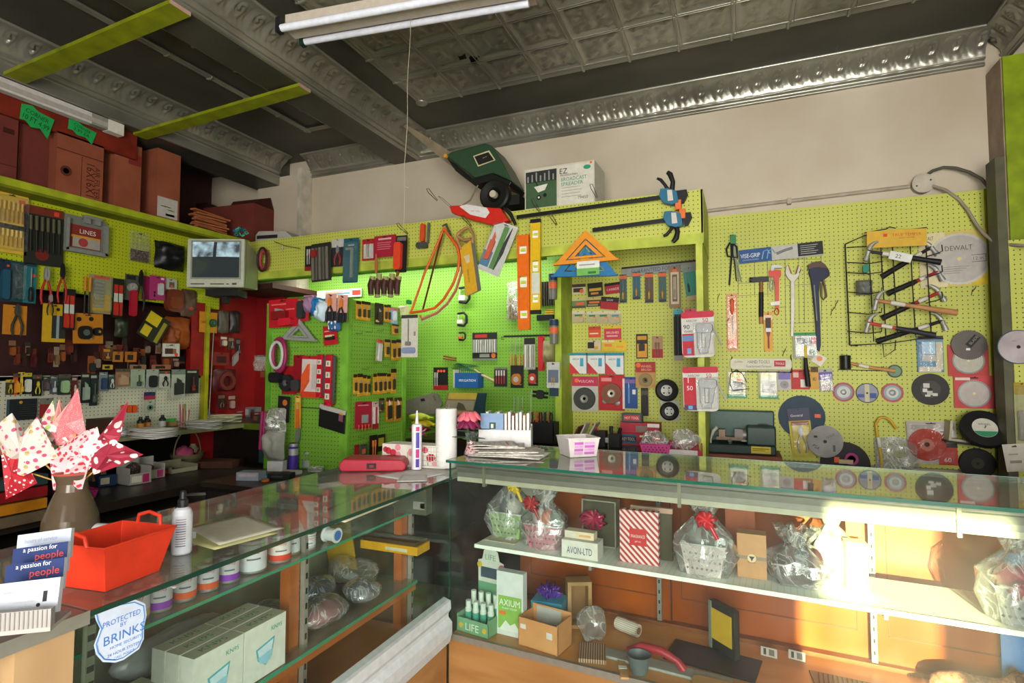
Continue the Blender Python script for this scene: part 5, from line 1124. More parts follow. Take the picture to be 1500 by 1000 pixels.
for k2,(u0,u1)in enumerate(((-.30,-.02),(.02,.34))):
    for j in range(4):
        z0=.012+j*.015;f=lambda z:b*(.84+.16*z/h)+.0006
        m.add([(u0*w,-f(z0),z0),(u1*w,-f(z0),z0),(u1*w,-f(z0+.012),z0+.012),(u0*w,-f(z0+.012),z0+.012)],[(0,1,2,3)],'#c56ac0' if(j+k2)%2 else '#d9a3d4')
m.build('label',t)
t.rotation_euler[2]=SA+.75
# papers
def sheet(o,pts,z,m_,nm='sheet',sag=.004,th=.0006,n=8,seed=1):
    rd=random.Random(seed);(x0,y0),(x1,y1),(x2,y2),(x3,y3)=pts;vs=[];ph=rd.uniform(0,6)
    for j in range(n+1):
        for i in range(n+1):
            u,v=i/n,j/n;x=(x0*(1-u)+x1*u)*(1-v)+(x3*(1-u)+x2*u)*v;y=(y0*(1-u)+y1*u)*(1-v)+(y3*(1-u)+y2*u)*v
            vs.append((x,y,z+sag*(1+math.sin(u*5+ph)*math.cos(v*4+ph))))
    m=MB();m.add(vs,[(j*(n+1)+i,j*(n+1)+i+1,(j+1)*(n+1)+i+1,(j+1)*(n+1)+i)for j in range(n)for i in range(n)],m_,True);ob=m.build(nm,o);sd=ob.modifiers.new('thickness','SOLIDIFY');sd.thickness=th;return ob
t=thing('newspaper_pile','loose pile of folded newspapers on the left end of the showcase','newspapers',onZ(735,668,T))
R0=random.Random(5)
for i in range(6):
    a=R0.uniform(-.25,.25)+.1*i;cx,cy=R0.uniform(-.05,.05),R0.uniform(-.02,.05);w2,d2=.17-.012*i,.10-.004*i;c_,s_=math.cos(a),math.sin(a)
    sheet(t,[(cx+x*w2*c_-y*d2*s_,cy+x*w2*s_+y*d2*c_)for x,y in((-1,-1),(1,-1),(1,1),(-1,1))],.004+.009*i,'newsprint','newspaper',.004+.003*(i>3),.004,seed=i)
m=MB();m.cyl((.03,-.02,.068),(.055,-.05,.062),.002,None,'#b5303a',6);m.build('red_pencil',t)
# magazine holder
p=onZ(733,662,T)+Vector((0,.07,0))
t=thing('file_box','white cardboard file box standing on the showcase','file box',p,SA+.35);t.scale=(1.25,)*3
m=MB();
for(x0,x1,y0,y1,h1)in((-.10,.10,-.052,-.050,.085),(-.10,.10,.05,.052,.10),(-.102,-.10,-.05,.05,.095),(.10,.102,-.05,.05,.095)):m.box(x0,x1,y0,y1,0,h1,'#dddddc')
m.box(-.10,.10,-.05,.05,0,.003,'#dddddc');m.build('holder',t)
cols=['#7f9cc0','#d8dbdb','#3a4a46','#dcd5c6','#b9c8bf','#e2dfd8','#c9a98a','#d9d9d6','#a33a3a','#e0d3bc','#cfd6d9','#d9a26a','#dedad2']
for i,c in enumerate(cols):
    o=thing('magazine',['blue covered magazine with small photo, frontmost in the file box','white magazine behind the blue one in the file box','dark green magazine in the file box','cream magazine behind the dark green one','pale green magazine in the middle of the file box','off white magazine beside the tan one','tan magazine in the file box','white magazine next to the red spine','red magazine in the file box','pale yellow magazine right of the red one','pale blue magazine near the right end','orange spined magazine near the right end','rightmost cream magazine in the file box'][i],'magazine',p+Vector((0,0,.004)),SA+.35,0,'magazines in the white file box')
    o.scale=(1.25,)*3;m=MB();x=-.09+i*.0145;hh=.145+.006*math.sin(i*2.1)
    if i==0:m.box(-.095,-.005,-.046,-.042,0,hh,c);m.box(-.06,-.035,-.0466,-.046,.085,.11,'#2f4a33');m.box(-.054,-.044,-.0472,-.0466,.088,.104,'#c9d0c4')
    else:m.box(x+.001,x+.011,-.040,.044,0,hh,c);m.box(x+.002,x+.010,-.0405,-.040,.01,hh-.004,'#e4e2dc')
    m.build('cover',o)
# vase of cloth flowers
p=onZ(683,668,T)+Vector((0,.05,0))
t=thing('glass_vase','clear glass vase with pink patterned filling beside the paper towels','vase',p);m=MB();m.lathe([(.032,0),(.034,.01),(.024,.04),(.022,.07),(.032,.105)],'blister',n=24);m.build('glass_body',t);m=MB();m.lathe([(.028,.003),(.03,.01),(.021,.04),(.019,.06),(0,.06)],'hearts',n=20);m.build('pink_filling',t)
for i,(dx,dz,c,lab)in enumerate(((-.01,.15,'#e2707f','coral pink cloth flower in the glass vase'),(-.015,.115,'#7b1f48','dark magenta cloth flower below the coral one'))):
    o=thing('cloth_flower',lab,'flower',p+Vector((dx,-.01,dz-.02)));o.scale=(1.5,)*3;m=MB();m.cyl((0,0,-.09),(0,0,.02),.002,None,'#2d4a2a',6);m.build('stem',o)
    m=MB()
    for k in range(9):a=k*2.4;r_=.012+.0022*k;m.T=Matrix.Translation((r_*math.cos(a),r_*math.sin(a)*.8,.03+.002*(k%3)))@Matrix.Rotation(a,4,'Z')@Matrix.Rotation(.9,4,'Y');m.blob((0,0,0),(.020,.016,.006),c,10,6,seed=k,amp=.08)
    m.build('petals',o)
o=thing('leaf_spray','dark green leaves sticking out of the glass vase','leaves',p+Vector((0,0,.08)));o.scale=(1.3,)*3;m=MB()
for a,z in((2.9,.02),(2.6,-.01),(.3,.03),(-.3,.0),(3.4,.0)):m.T=Matrix.Rotation(a,4,'Z');m.prismz([(0,0),(.02,.012),(.05,.008),(.07,0),(.05,-.008),(.02,-.012)],z,z+.002,'#24382c')
m.build('leaves',o)
# paper towel roll and caulk tube on the left counter
p=onZ(645,688,1.0)+Vector((0,.055,0));
t=thing('paper_towel_roll','tall white paper towel roll standing on the counter corner','paper towels',p+Vector((0,0,.0055)));m=MB();m.lathe([(.016,0),(.048,0),(.051,.01),(.051,.272),(.048,.278),(.018,.278),(.016,.26)],'#e2e0dd|r',n=36);m.build('paper_roll',t);m=MB();m.tube([(0,0,0),(0,0,.29),(.008,0,.298),(.016,0,.29),(.012,0,.284)],.003,STEEL,8);m.build('holder_rod',t)
p=onZ(605,690,1.0)+Vector((0,.03,0))
t=thing('caulk_tube','white caulk tube with purple and pink lettering on the counter','caulk',p+Vector((0,0,.005)));m=MB();m.lathe([(.022,0),(.0235,.004),(.0235,.205),(.020,.209),(.008,.211),(.007,.225),(.0035,.272),(0,.272)],'#e1dfe3|s',n=26);m.build('cartridge',t)
m=MB();
for k,(z0,z1,c)in enumerate(((.012,.05,'#4b3a9a'),(.055,.095,'#b8327a'),(.10,.172,'#4f46a8'),(.178,.198,'#c53a6c'))):
    vs=[];fs=[]
    for i in range(9):a=PI*1.62+i*.085;vs+=[(.0242*math.cos(a),.0242*math.sin(a),z0),(.0242*math.cos(a),.0242*math.sin(a),z1)]
    m.add(vs,[(2*i,2*i+2,2*i+3,2*i+1)for i in range(8)],c)
m.build('label',t)
t=thing('papers','white paper sheets under the paper towel roll','paper',onZ(600,698,1.0)+Vector((0,.03,.0005)));sheet(t,[(-.16,-.07),(.05,-.12),(.12,.10),(-.1,.14)],.0,'#dddcda',sag=.0008,seed=2);sheet(t,[(.02,-.16),(.13,-.10),(.06,.02),(-.04,-.03)],.003,'#e6e5e4',sag=.0005,seed=3)
t=thing('wire_basket','small white wire basket beside the paper towel roll','basket',onZ(618,690,1.0)+Vector((0,.10,.004)));m=MB()
for k in range(5):z=.01+.022*k;m.tube([(-.05,-.03,z),(.05,-.03,z),(.05,.03,z),(-.05,.03,z)],.0012,'#bdbdb8',5,closed=True)
for k in range(8):x=-.05+k*.0143;m.tube([(x,-.03,.01),(x,-.03,.098)],.0012,'#bdbdb8',5)
m.build('wires',t)
p=onZ(592,690,1.0)+Vector((-.02,.15,.002))
t=thing('gift_box','white box printed with red flowers and green leaves behind the caulk tube','box',p,.05);m=MB();m.box(-.17,.17,-.05,.05,0,.105,'#dbd6cc');rf=random.Random(3)
m.build('box_carton',t);m=MB()
for k in range(13):
    x=-.155+.31*rf.random();z=.015+.075*rf.random();r_=.012+.008*rf.random()
    m.cyl((x,-.0515,z),(x,-.0500,z),r_,None,'#bd3344' if k%3 else '#d98a94',12)
for k in range(8):x=-.13+.035*k;m.prism([(x,.01),(x+.004,.01),(x+.016*math.sin(k*2.),.07),(x+.014*math.sin(k*2.)-.003,.07)],-.0512,-.05,'#7fa056')
m.build('flower_print',t)
# red case
p=(onZ(491,690,1.0)+onZ(587,692,1.0))/2;cw=(onZ(491,690,1.0)-onZ(587,690,1.0)).length
t=thing('tool_case','flat red plastic case with black latch on the counter','case',p+Vector((-.01,.07,.002)),.44);m=MB()
m.prism([(-cw/2,.012),(-cw*.46,0),(cw*.46,0),(cw/2,.012),(cw/2,.032),(cw*.44,.052),(-cw*.44,.056),(-cw/2,.036)],-.07,.08,'#b02038|s');m.build('case_shell',t,bevel=.006);m=MB();m.box(-.025,.018,-.0735,-.07,.012,.038,'#23131a');m.box(-.012,.006,-.0745,-.0735,.018,.030,'#8a1a2c');m.build('latch',t)
# ================================================================== on top of the valance
ZT=2.513
a=onY(769,304,3.40);b=onY(889,292,3.40);tl=onY(769,243,3.40)
bw=0.475
t=thing('carton','white cardboard carton with green and black lettering on top of the valance','box',(a.x+bw/2,3.40+.13,ZT+.002),-.02)
bh=tl.z-a.z
m=MB();m.box(-bw/2,bw/2,-.13,.13,0,bh,'#c9c4b4|r');m.box(-bw*.485,-bw*.03,-.1308,-.13,bh*.06,bh*.93,'#3f5c3d');m.box(bw*.0,bw*.49,-.1306,-.13,bh*.04,bh*.96,'#cfcbbd');m.build('carton_body',t)
m=MB();y=-.1315;m.box(-bw*.485,-bw*.03,y,-.1308,bh*.66,bh*.93,'#2b2e2c')
for k in range(7):m.box(-bw*(.46-.062*k),-bw*(.44-.062*k),y-.0005,y,bh*.68,bh*(.82+.04*(k%3)),'#8f938d')
m.prism([(-bw*.36,bh*.56),(-bw*.16,bh*.60),(-bw*.20,bh*.46),(-bw*.30,bh*.42)],y-.001,y,'#d6d4cc');m.cyl((-bw*.29,y-.001,bh*.30),(-bw*.29,y,bh*.30),.016,None,'#151515',14);m.cyl((-bw*.20,y-.001,bh*.34),(-bw*.20,y,bh*.34),.013,None,'#151515',14);m.cyl((-bw*.29,y-.0016,bh*.30),(-bw*.29,y-.001,bh*.30),.007,None,'#d0cec8',12)
m.prism([(-bw*.37,bh*.80),(-bw*.355,bh*.80),(-bw*.30,bh*.58),(-bw*.315,bh*.57)],y-.001,y,'#1c1c1c');m.build('spreader_picture',t)
for st,u,v,h_,c,ww in(('EZ',.07,.84,.12,'#24251f',.11),('PROFESSIONAL',.15,.74,.045,'#24251f',.25),('BROADCAST',.215,.64,.085,'#1f8a68',.36),('SPREADER',.19,.53,.085,'#1f8a68',.31),('79450',.34,.18,.07,'#4c4b44',.14)):
    m=MB();m.text(st,u*bw,v*bh,h_*bh,c,-.1325,ww*bw);m.build('lettering',t)
m=MB();m.prism([(bw*.40+.024*math.cos(q),bh*.86+.014*math.sin(q))for q in[i*.4 for i in range(16)]],-.1325,-.1308,'#2c9470');m.cyl((bw*.455,-.1325,bh*.95),(bw*.455,-.1308,bh*.95),.008,None,'#df6a3a',12)
for k in range(4):m.box(bw*.04,bw*(.30+.02*(k%2)),-.1316,-.1306,bh*(.44-.07*k),bh*(.45-.07*k),'#8b887c')
m.build('round_badge',t)
# green broadcast spreader
L=Loc(('Y',3.52),(664,219,762,310));t=thing('seed_spreader','dark green and black push spreader lying on top of the valance','spreader',L.p)
def F(px,py,y=0):return L(px,py,y)
m=MB();top=[F(668,236,.1),F(672,232,-.12),F(720,219,-.12),F(736,233,-.12),F(757,275,-.12),F(706,268,-.12)]
P2=[L.xz(*q)for q in((665,237),(674,231),(722,219),(730,222),(745,244),(760,274),(733,262),(706,269))]
m.prism(P2[::-1],-.13,.13,'#2c4630|s');m.build('hopper',t,bevel=.012)
m=MB();P3=[L.xz(*q)for q in((667,240),(704,270),(733,263),(760,275),(757,281),(738,272),(706,279),(680,259))];m.prism(P3[::-1],-.135,.12,'#141614|s');m.build('hopper_rim',t,bevel=.004)
m=MB();m.prism([L.xz(*q)for q in((705,238),(728,230),(737,244),(712,253))][::-1],-.1315,-.130,'#c2b98f');m.prism([L.xz(*q)for q in((707,239),(727,232.5),(735,243.5),(713,251))][::-1],-.1325,-.1315,'#1b1d1a');m.build('label',t)
m=MB();m.text('Spreader',*L.xz(722,240),.008,'#c9b23a',-.1335,.045,.25);m.build('lettering',t)
m=MB();c=F(667,238.5,-.14);m.cyl((c[0],-.15,c[2]),(c[0],-.13,c[2]),.013,None,'#d79a22',14);m.build('yellow_knob',t)
m=MB();c=F(735,293);m.lathe([(.02,-.02),(.035,.0),(.05,.02),(.095,.03),(.108,.02),(.11,0),(.108,-.03),(.02,-.03)],'#171816|s',(c[0],-.11,c[2]),36,'y');m.build('wheel',t)
m=MB();m.cyl((c[0],-.155,c[2]),(c[0],-.12,c[2]),.024,None,'#b9b09a',20);m.build('axle_cap',t)
m=MB();m.box(F(745,300)[0],F(767,300)[0],-.08,.1,F(760,304)[2],F(760,290)[2],'#151614');m.tube([F(752,274,-.1),F(755,290,-.1)],.008,'#c06a2a',6);m.tube([F(712,272,-.1),F(700,300,-.12),F(690,308,-.13)],.006,'#7e735a',6);m.build('frame',t)
m=MB();m.prism([L.xz(*q)for q in((596,189),(600,186),(640,210),(690,243),(708,268),(703,273),(670,250),(640,226))][::-1],-.05,-.03,'#8a7c64|n');m.build('handle_board',t)
# red hanging snow-plough shaped tool
L=Loc(('Y',3.28),(661,298,748,332));t=thing('plastic_tool','bright red pointed plastic tool with white label hanging at the valance top','tool',L.p)
m=MB();m.prism([L.xz(*q)for q in((661,303),(676,302),(728,306),(735,306),(743,318),(748,324),(724,331),(690,322),(664,313))][::-1],-.03,.03,'#c42a1d|s');m.build('tool_body',t,bevel=.006)
m=MB();m.prism([L.xz(*q)for q in((676,304),(686,301),(716,306),(720,313),(714,321),(692,316))][::-1],-.0315,-.030,'#d5d2ce');m.build('label',t);m=MB();m.text('RED TOOL',*L.xz(700,311),.010,'#9a4a52',-.0325,.09,-.17);m.build('lettering',t)
m=MB();m.tube([L(740,306,-.02),L(750,315,-.025),(L(757,330)[0],-.02,L(757,330)[2])],.012,K,8,rs=[.008,.014,.010]);m.build('black_handle',t)
m=MB();m.tube([L(662,306,-.0),L(648,292,-.03),L(645,289,-.03),L(650,291,-.02),L(668,308,0)],.002,'#8d8a7c|m',6);m.build('hook',t)
# tagged hooks, hanging string
t=thing('hanging_string','thin string hanging from the ceiling in front of the big beam','string',(0,0,0));p1=onY(603,-30,2.2);p2=onY(590,345,2.2);t.location=p2
m=MB();n=14;m.tube([(p1-p2)*(i/n)+Vector((.004*math.sin(i*1.3),0,0))for i in range(n+1)],.0016,'#a59a84',5);c=onY(595,274,2.2)-p2;m.tube([c+Vector((-.008,0,.004)),c,c+Vector((.010,0,-.004))],.0014,'#c9bfa9',5);m.build('string',t)
# bar clamps along the valance face
def clamp(name,label,x0,y0,x1,y1,up,hx):
    L=Loc(('Y',3.31),(x0,min(y0,y1),hx+20,max(y0,y1)+1));t=thing('bar_clamp',label,'clamp',L.p,0,0,'bar clamps along the valance')
    m=MB();A=Vector(L(x0,y0));B=Vector(L(x1,y1));d=(B-A);Ln=d.length;m.T=Matrix.Translation(A)@Matrix.Rotation(-math.atan2(d.z,d.x),4,'Y');m.box(0,Ln+.03,-.004,.004,-.012,.012,'#1a1a1a|s');m.build('bar',t)
    s=1 if up else-1
    m=MB();m.prism([L.xz(*q)for q in((hx-2,y1-11),(hx+8,y1-12),(hx+22,y1-8),(hx+25,y1+9),(hx+14,y1+12),(hx+2,y1+9),(hx-4,y1))][::-1],-.025,.018,'#2a6a86|s');m.build('clamp_body',t,bevel=.003)
    m=MB();m.prism([L.xz(*q)for q in((hx+8,y1-9),(hx+15,y1-9),(hx+17,y1+6),(hx+9,y1+7))][::-1],-.027,-.025,'#c9c2b6');m.build('label',t)
    def HH(pts,r):mm.tube([L(*q)for q in pts],r[0],K,10,rs=r)
    mm=MB()
    if up:HH(((hx+14,y1-8,0),(hx+16,y1-22,-.01),(hx+12,y1-33,-.01),(hx+8,y1-36,-.01)),[.016,.013,.016,.012]);HH(((hx+10,y1-9,0),(hx+4,y1-18,-.01),(hx-2,y1-25,-.01),(hx-7,y1-27,-.01)),[.012,.009,.010,.007])
    else:HH(((hx+14,y1+8,0),(hx+17,y1+18,-.01),(hx+15,y1+27,-.01),(hx+10,y1+33,-.01)),[.016,.013,.016,.012]);HH(((hx+10,y1+8,0),(hx+6,y1+16,-.01),(hx+1,y1+22,-.01),(hx-4,y1+24,-.01)),[.012,.009,.010,.007])
    mm.build('trigger_handle',t)
    q=L(hx+24,y1+(12 if up else-8));m=MB();m.box(q[0]-.016,q[0]+.016,-.024,.01,q[2]-.028,q[2]+.028,'#dd6a2c');m.build('orange_pad',t)
    m=MB();m.prism([L.xz(*q)for q in((hx+20,y1-9),(hx+36,y1-11),(hx+38,y1-4),(hx+32,y1+8),(hx+27,y1+9),(hx+24,y1))][::-1],-.012,.012,K);m.build('jaw',t)
clamp('bar_clamp','upper long black bar clamp with its handles pointing up',757,318,968,289,True,970)
clamp('bar_clamp','lower black bar clamp with its handles pointing down',868,337,978,322,False,976)
# ---- items hanging in front of the valance
L=Loc(('Y',3.27),(601,330,675,466));t=thing('bow_saw','orange tubular bow saw, front one of two, hanging from the valance','bow saw',L.p)
m=MB();m.tube([L(*q)for q in((650,334),(660,348),(670,362),(673,376),(671,395),(664,415),(650,438),(637,451),(620,455),(601,458))],.0095,'#d95a1e|s',10);m.tube([L(601,458),L(604,452),L(622,400),L(646,345),L(650,334)],.008,'#d95a1e|s',10);m.build('frame',t)
m=MB();A=Vector(L(648,342));B=Vector(L(619,455));d=B-A;m.T=Matrix.Translation(A)@Matrix.Rotation(-math.atan2(d.z,d.x),4,'Y');m.box(0,d.length,-.001,.001,-.007,.007,'#5c2a1c|s');m.build('saw_blade',t);m=MB();m.tube([L(648,331),L(653,328),L(660,345)],.008,'#5d5c58|m',8);m.build('tension_lever',t)
L=Loc(('Y',3.30),(614,350,680,476));t=thing('bow_saw','second bow saw in a clear sleeve behind the front orange one','bow saw',L.p)
m=MB();m.tube([L(*q)for q in((668,352),(676,370),(677,395),(668,425),(655,445),(640,458),(618,468),(616,462))],.009,'#c9502a|s',10);m.build('frame',t);m=MB();m.prism([L.xz(*q)for q in((672,385),(680,390),(674,420),(660,447),(640,468),(618,476),(614,468),(640,455),(664,420))][::-1],-.014,-.012,'blister');m.build('sleeve',t)
L=Loc(('Y',3.26),(666,330,706,436));t=thing('hand_saw','wooden handled hand saw in a yellow card sleeve','hand saw',L.p)
m=MB();m.prism([L.xz(*q)for q in((676,366),(688,350),(694,348),(705,425),(690,432),(683,434))][::-1],-.002,.0,'#75756f|m');m.build('saw_blade',t)
m=MB();m.prism([L.xz(*q)for q in((674,365),(690,352),(700,426),(683,434))][::-1],-.006,-.003,'#cfa022');m.prism([L.xz(*q)for q in((680,376),(688,372),(689,384),(684,386))][::-1],-.0066,-.006,'#c9b89a');m.build('sleeve',t);m=MB();m.text('HAND SAW',*L.xz(687,404),.012,'#5b4a28',-.0072,.12,-1.42);m.build('lettering',t)
m=MB();m.tube([L(*q)for q in((676,366),(669,350),(671,342),(682,334),(688,333),(693,344),(692,356))],.010,'#b38458|n',8,rs=[.012,.010,.012,.010,.010,.009,.012]);m.tube([L(671,346),L(680,352),L(690,350)],.012,'#b38458|n',8);m.build('handle',t)
card('saw_pack','white clamshell saw with orange handle and green blade, tilted','saw',(712,326,746,402),('Y',3.30),'#cfd0cd',[('r',-.5,-.4,-.1,-.1,'#4a7fa8')],[('handle','knife',-.26,.0,.2,.56,.02,'#d7552a','#d7552a'),('green_strip','box',.08,.02,.2,.84,.008,'#4f8a3e'),('blade','saw',.26,.02,.12,.86,.01,'#20231f')],off=.03,tilt=.42,t=.006,blister=(0,0,.96,.96,.03))
bare('spirit_level','bright orange box spirit level hanging in front of the alcove','spirit level',(760,345,777,483),('Y',3.30),[('level_body','level',0,0,1,1,.025,'#e06c18|s')],tilt=-.012)
bare('spirit_level','yellow spirit level with paper label beside the orange one','spirit level',(779,322,793,460),('Y',3.31),[('level_body','level',0,0,1,1,.025,'#d9b21e|s'),('label','box',.05,-.18,.8,.22,.027,'#c9cfc0'),('top_cap','box',0,.48,1.02,.04,.027,K),('bottom_cap','box',0,-.48,1.02,.04,.027,K)])
VV=('Y',3.344)
card('tool_pack','black and silver socket pack, far left of the valance','tool pack',(447,360,462,396),VV,'#1d1c1b',[('r',-.5,-.5,.5,-.34,'#8f2024')],[('bits','rods3',0,.05,.6,.6,.014,'#b5b4ae|m')],off=.03)
card('tool_pack','thick dark grey ribbed tool pack on the valance','tool pack',(457,356,485,412),VV,'#35332d',[('r',-.5,.3,.5,.5,'#2a2926')],[('chisels','cyls5',0,-.05,.9,.84,.03,'#4a4840','#5e5b4f'),('red_label','round',-.25,.22,.3,.2,.036,'#8c2424'),('round_marks','rods2',-.2,-.1,.1,.4,.036,'#b9b08f')],off=.06,tilt=-.04)
card('tool_pack','white topped pliers pack beside the dark ribbed pack','tool pack',(486,350,505,390),VV,'#2c2f31',[('r',-.5,.2,.5,.5,'#b9b7b0')],[('pliers','pliers',0,-.1,.6,.7,.012,'#8c2a28','#8f9194|m')],off=.03)
card('square_pack','tall teal pack with a metal angle tool on the valance','tool pack',(503,349,525,414),VV,'#1c5968',[('r',-.2,.33,.2,.36,'#8fa39a')],[('tool_bar','box',.10,-.05,.16,.66,.010,'#8f9d92|m'),('tool_arm','box',-.08,.26,.44,.05,.012,'#8f9d92|m')],off=.06,tilt=.02,blister=(0,-.03,.9,.9,.02))
card('tool_pack','red and white pack with two pale bars on the valance','tool pack',(531,350,549,381),VV,'#a3222c',[('r',-.4,-.42,.4,.26,'#b9b5ae')],[('bars','blades3',0,-.05,.6,.6,.01,'#9a9a90','#c3c1b8')],off=.03)
card('tool_pack','broad crimson pack with cream header lettering on the valance','tool pack',(549,345,580,376),VV,'#a01c34',[('r',-.3,.3,.3,.38,'#d6a9a9')]+[('r',-.35,.15-.1*k,.3-.06*(k%2),.18-.1*k,'#c07a80')for k in range(4)],[],off=.075,t=.008)
card('knife_pack','black pack with a chunky orange tool on the valance','tool pack',(580,345,596,399),VV,'#171618',[('r',-.4,.36,.4,.46,'#6d6a66')],[('orange_tool','round',-.18,-.06,.62,.74,.03,'#d9452a|s')],off=.07,tilt=.03)
L=Loc(('Y',3.25),(540,372,591,437));t=thing('hanging_bundle','brown cluster with round cream ends hanging on a wooden handle','bundle',L.p)
m=MB();R1=random.Random(2)
for k in range(5):
    px=546+k*9.5;m.tube([L(px+3,406,-.02),L(px+1,418,-.03),L(px,432,-.02)],.022,'#4a2420|n',10,rs=[.019,.024,.019])
m.build('dark_cluster',t)
m=MB()
for k in range(5):
    px=546+k*9.5
    a=Vector(L(px+3,402 if k%2 else 406,-.025));b=Vector(L(px+3,411,-.025));m.cyl(a,b,.021,.017,'#9b9064',14);a=Vector(L(px,436 if k%2 else 433,-.02));b=Vector(L(px,426,-.022));m.cyl(a,b,.020,.016,'#8f8560',14)
m.build('cream_ends',t)
m=MB();m.tube([L(551,372),L(551,390),L(551,400)],.008,'#b0583a',8,rs=[.006,.010,.010]);m.tube([L(583,398,.0),L(583,420,-.035)],.010,'#8a4a24',8);m.build('handle',t)
bare('pruning_saw','small orange and grey folding saw high on the valance','saw',(612,327,632,364),VV,[('orange_handle','round',-.1,.12,.3,.7,.02,'#cf4a26'),('grey_frame','box',.3,.1,.14,.8,.012,'#6f706a|m'),('jaw','round',-.1,-.38,.8,.24,.02,'#55564f|m')],off=.02,tilt=.05)
for k,q in enumerate(((597,343),(640,294),(1128/3*2+122,290),(790,310),(690,332),(815,330))):
    p=onY(q[0],q[1],3.344);m=MB();m.tube([(0,0,0),(-.01,-.10,.03),(-.012,-.12,.05),(.004,-.12,.05),(.006,-.0,.004)],.0022,'#4c4a3c|m',6);o=m.build('peg_hook');o.location=p;tag(o,'empty wire hook sticking out of the valance pegboard','hook','empty hooks on the valance')
L=Loc(('Y',3.30),(408,346,442,372));t=thing('wire_hook_rail','thin dark wire hooks on the valance right of the television','hook',L.p);m=MB()
m.tube([L(396,352,.04),L(418,360),L(440,364)],.0025,K,6);m.tube([L(413,359),L(414,366),L(411,366)],.003,'#b5bcc0',6);m.build('wires',t)
m=MB();L=Loc(('Y',3.29),(376,356,398,405));t=thing('hose_coil','red and black hose coil behind the television','coil',L.p)
for k,(c,r_)in enumerate((('#a32a32',.075),('#b03a40',.06),('#232022',.085))):
    m=MB();m.tube([(r_*.55*math.cos(a),-.01*k,r_*1.1*math.sin(a))for a in[i*PI/10 for i in range(20)]],.009,c,8,closed=True);m.build('hose_loop',t)
# white machine on the valance end, tinsel ball
p=onY(400,345,3.42);t=thing('white_machine','flat white plastic machine case on the left end of the valance','machine',(p.x,3.50,ZT+.001),.15);m=MB()
m.prism([(-.15,0),(.20,.0),(.20,.015),(.13,.075),(-.12,.085),(-.15,.05)],-.12,.12,'#a3a298|s');m.build('case_body',t,bevel=.008);m=MB();m.box(-.13,.06,-.125,-.12,.018,.045,'#1c1c1e');m.build('dark_slot',t)
# television
c=Vector((-3.60,2.95,0));n=Vector((.40,-.91,0)).normalized();ang=math.atan2(n.x,-n.y)
zt=onY(310,349,2.93).z;zb=onY(310,420,2.93).z
t=thing('television','small white box television showing a split grey picture, hung in the corner','television',(-3.60,2.95,zb),ang+.0)
H_=zt-zb;W=.42;m=MB();
m.box(-W/2,W/2,0,.03,0,H_,'#b5b8a6|s');vs=[(-W/2,.03,0),(W/2,.03,0),(W/2,.03,H_),(-W/2,.03,H_),(-W*.34,.36,.03),(W*.38,.36,.03),(W*.38,.36,H_*.82),(-W*.34,.36,H_*.82)]
m.add(vs,[(0,4,5,1),(1,5,6,2),(2,6,7,3),(3,7,4,0),(4,7,6,5)],'#b0b3a1|s');m.build('casing',t,bevel=.006)
m=MB();y=-.001;x0,x1,z0,z1=-W*.40,W*.42,H_*.20,H_*.93;m.box(x0-.012,x1+.012,-.003,0,z0-.012,z1+.012,'#83867a')
vs=[];fs=[];N_=10
for j in range(N_+1):
    for i in range(N_+1):u,v=i/N_,j/N_;vs.append((x0+(x1-x0)*u,-.004-.014*math.sin(PI*u)*math.sin(PI*v),z0+(z1-z0)*v))
scr,NN,LL,BB=newmat('screen_glass');BB.inputs['Base Color'].default_value=lin('#1e211f');BB.inputs['Roughness'].default_value=.12
tc=NN.new('ShaderNodeTexCoord');sp=NN.new('ShaderNodeSeparateXYZ');LL.new(tc.outputs['Object'],sp.inputs[0]);g1=NN.new('ShaderNodeMath');g1.operation='GREATER_THAN';g1.inputs[1].default_value=H_*.62;LL.new(sp.outputs[2],g1.inputs[0])
ab=NN.new('ShaderNodeMath');ab.operation='ABSOLUTE';LL.new(sp.outputs[0],ab.inputs[0]);g2=NN.new('ShaderNodeMath');g2.operation='GREATER_THAN';g2.inputs[1].default_value=.012;LL.new(ab.outputs[0],g2.inputs[0])
nz=NN.new('ShaderNodeTexNoise');nz.inputs['Scale'].default_value=11;nz.inputs['Detail'].default_value=5;LL.new(tc.outputs['Object'],nz.inputs['Vector']);rp=NN.new('ShaderNodeMapRange');rp.inputs[1].default_value=.40;rp.inputs[2].default_value=.68;rp.inputs[3].default_value=.05;rp.inputs[4].default_value=.85;LL.new(nz.outputs['Fac'],rp.inputs[0])
m1=NN.new('ShaderNodeMath');m1.operation='MULTIPLY';LL.new(g1.outputs[0],m1.inputs[0]);LL.new(g2.outputs[0],m1.inputs[1]);m2=NN.new('ShaderNodeMath');m2.operation='MULTIPLY';LL.new(m1.outputs[0],m2.inputs[0]);LL.new(rp.outputs[0],m2.inputs[1]);m3=NN.new('ShaderNodeMath');m3.operation='ADD';LL.new(m2.outputs[0],m3.inputs[0]);m3.inputs[1].default_value=.03;LL.new(m3.outputs[0],BB.inputs['Emission Strength']);BB.inputs['Emission Color'].default_value=lin('#a3bcc4')
m.add(vs,[(j*(N_+1)+i,j*(N_+1)+i+1,(j+1)*(N_+1)+i+1,(j+1)*(N_+1)+i)for j in range(N_)for i in range(N_)],scr,True);m.build('screen',t)
m=MB();m.box(-W*.42,-W*.18,-.002,0,H_*.055,H_*.075,'#26271f');m.box(-W*.08,W*.16,-.002,0,H_*.055,H_*.075,'#26271f');m.box(W*.30,W*.38,-.002,0,H_*.05,H_*.09,'#4b4c41');m.box(W*.20,W*.25,-.002,0,H_*.055,H_*.075,'#3c3d33');m.build('control_strip',t)
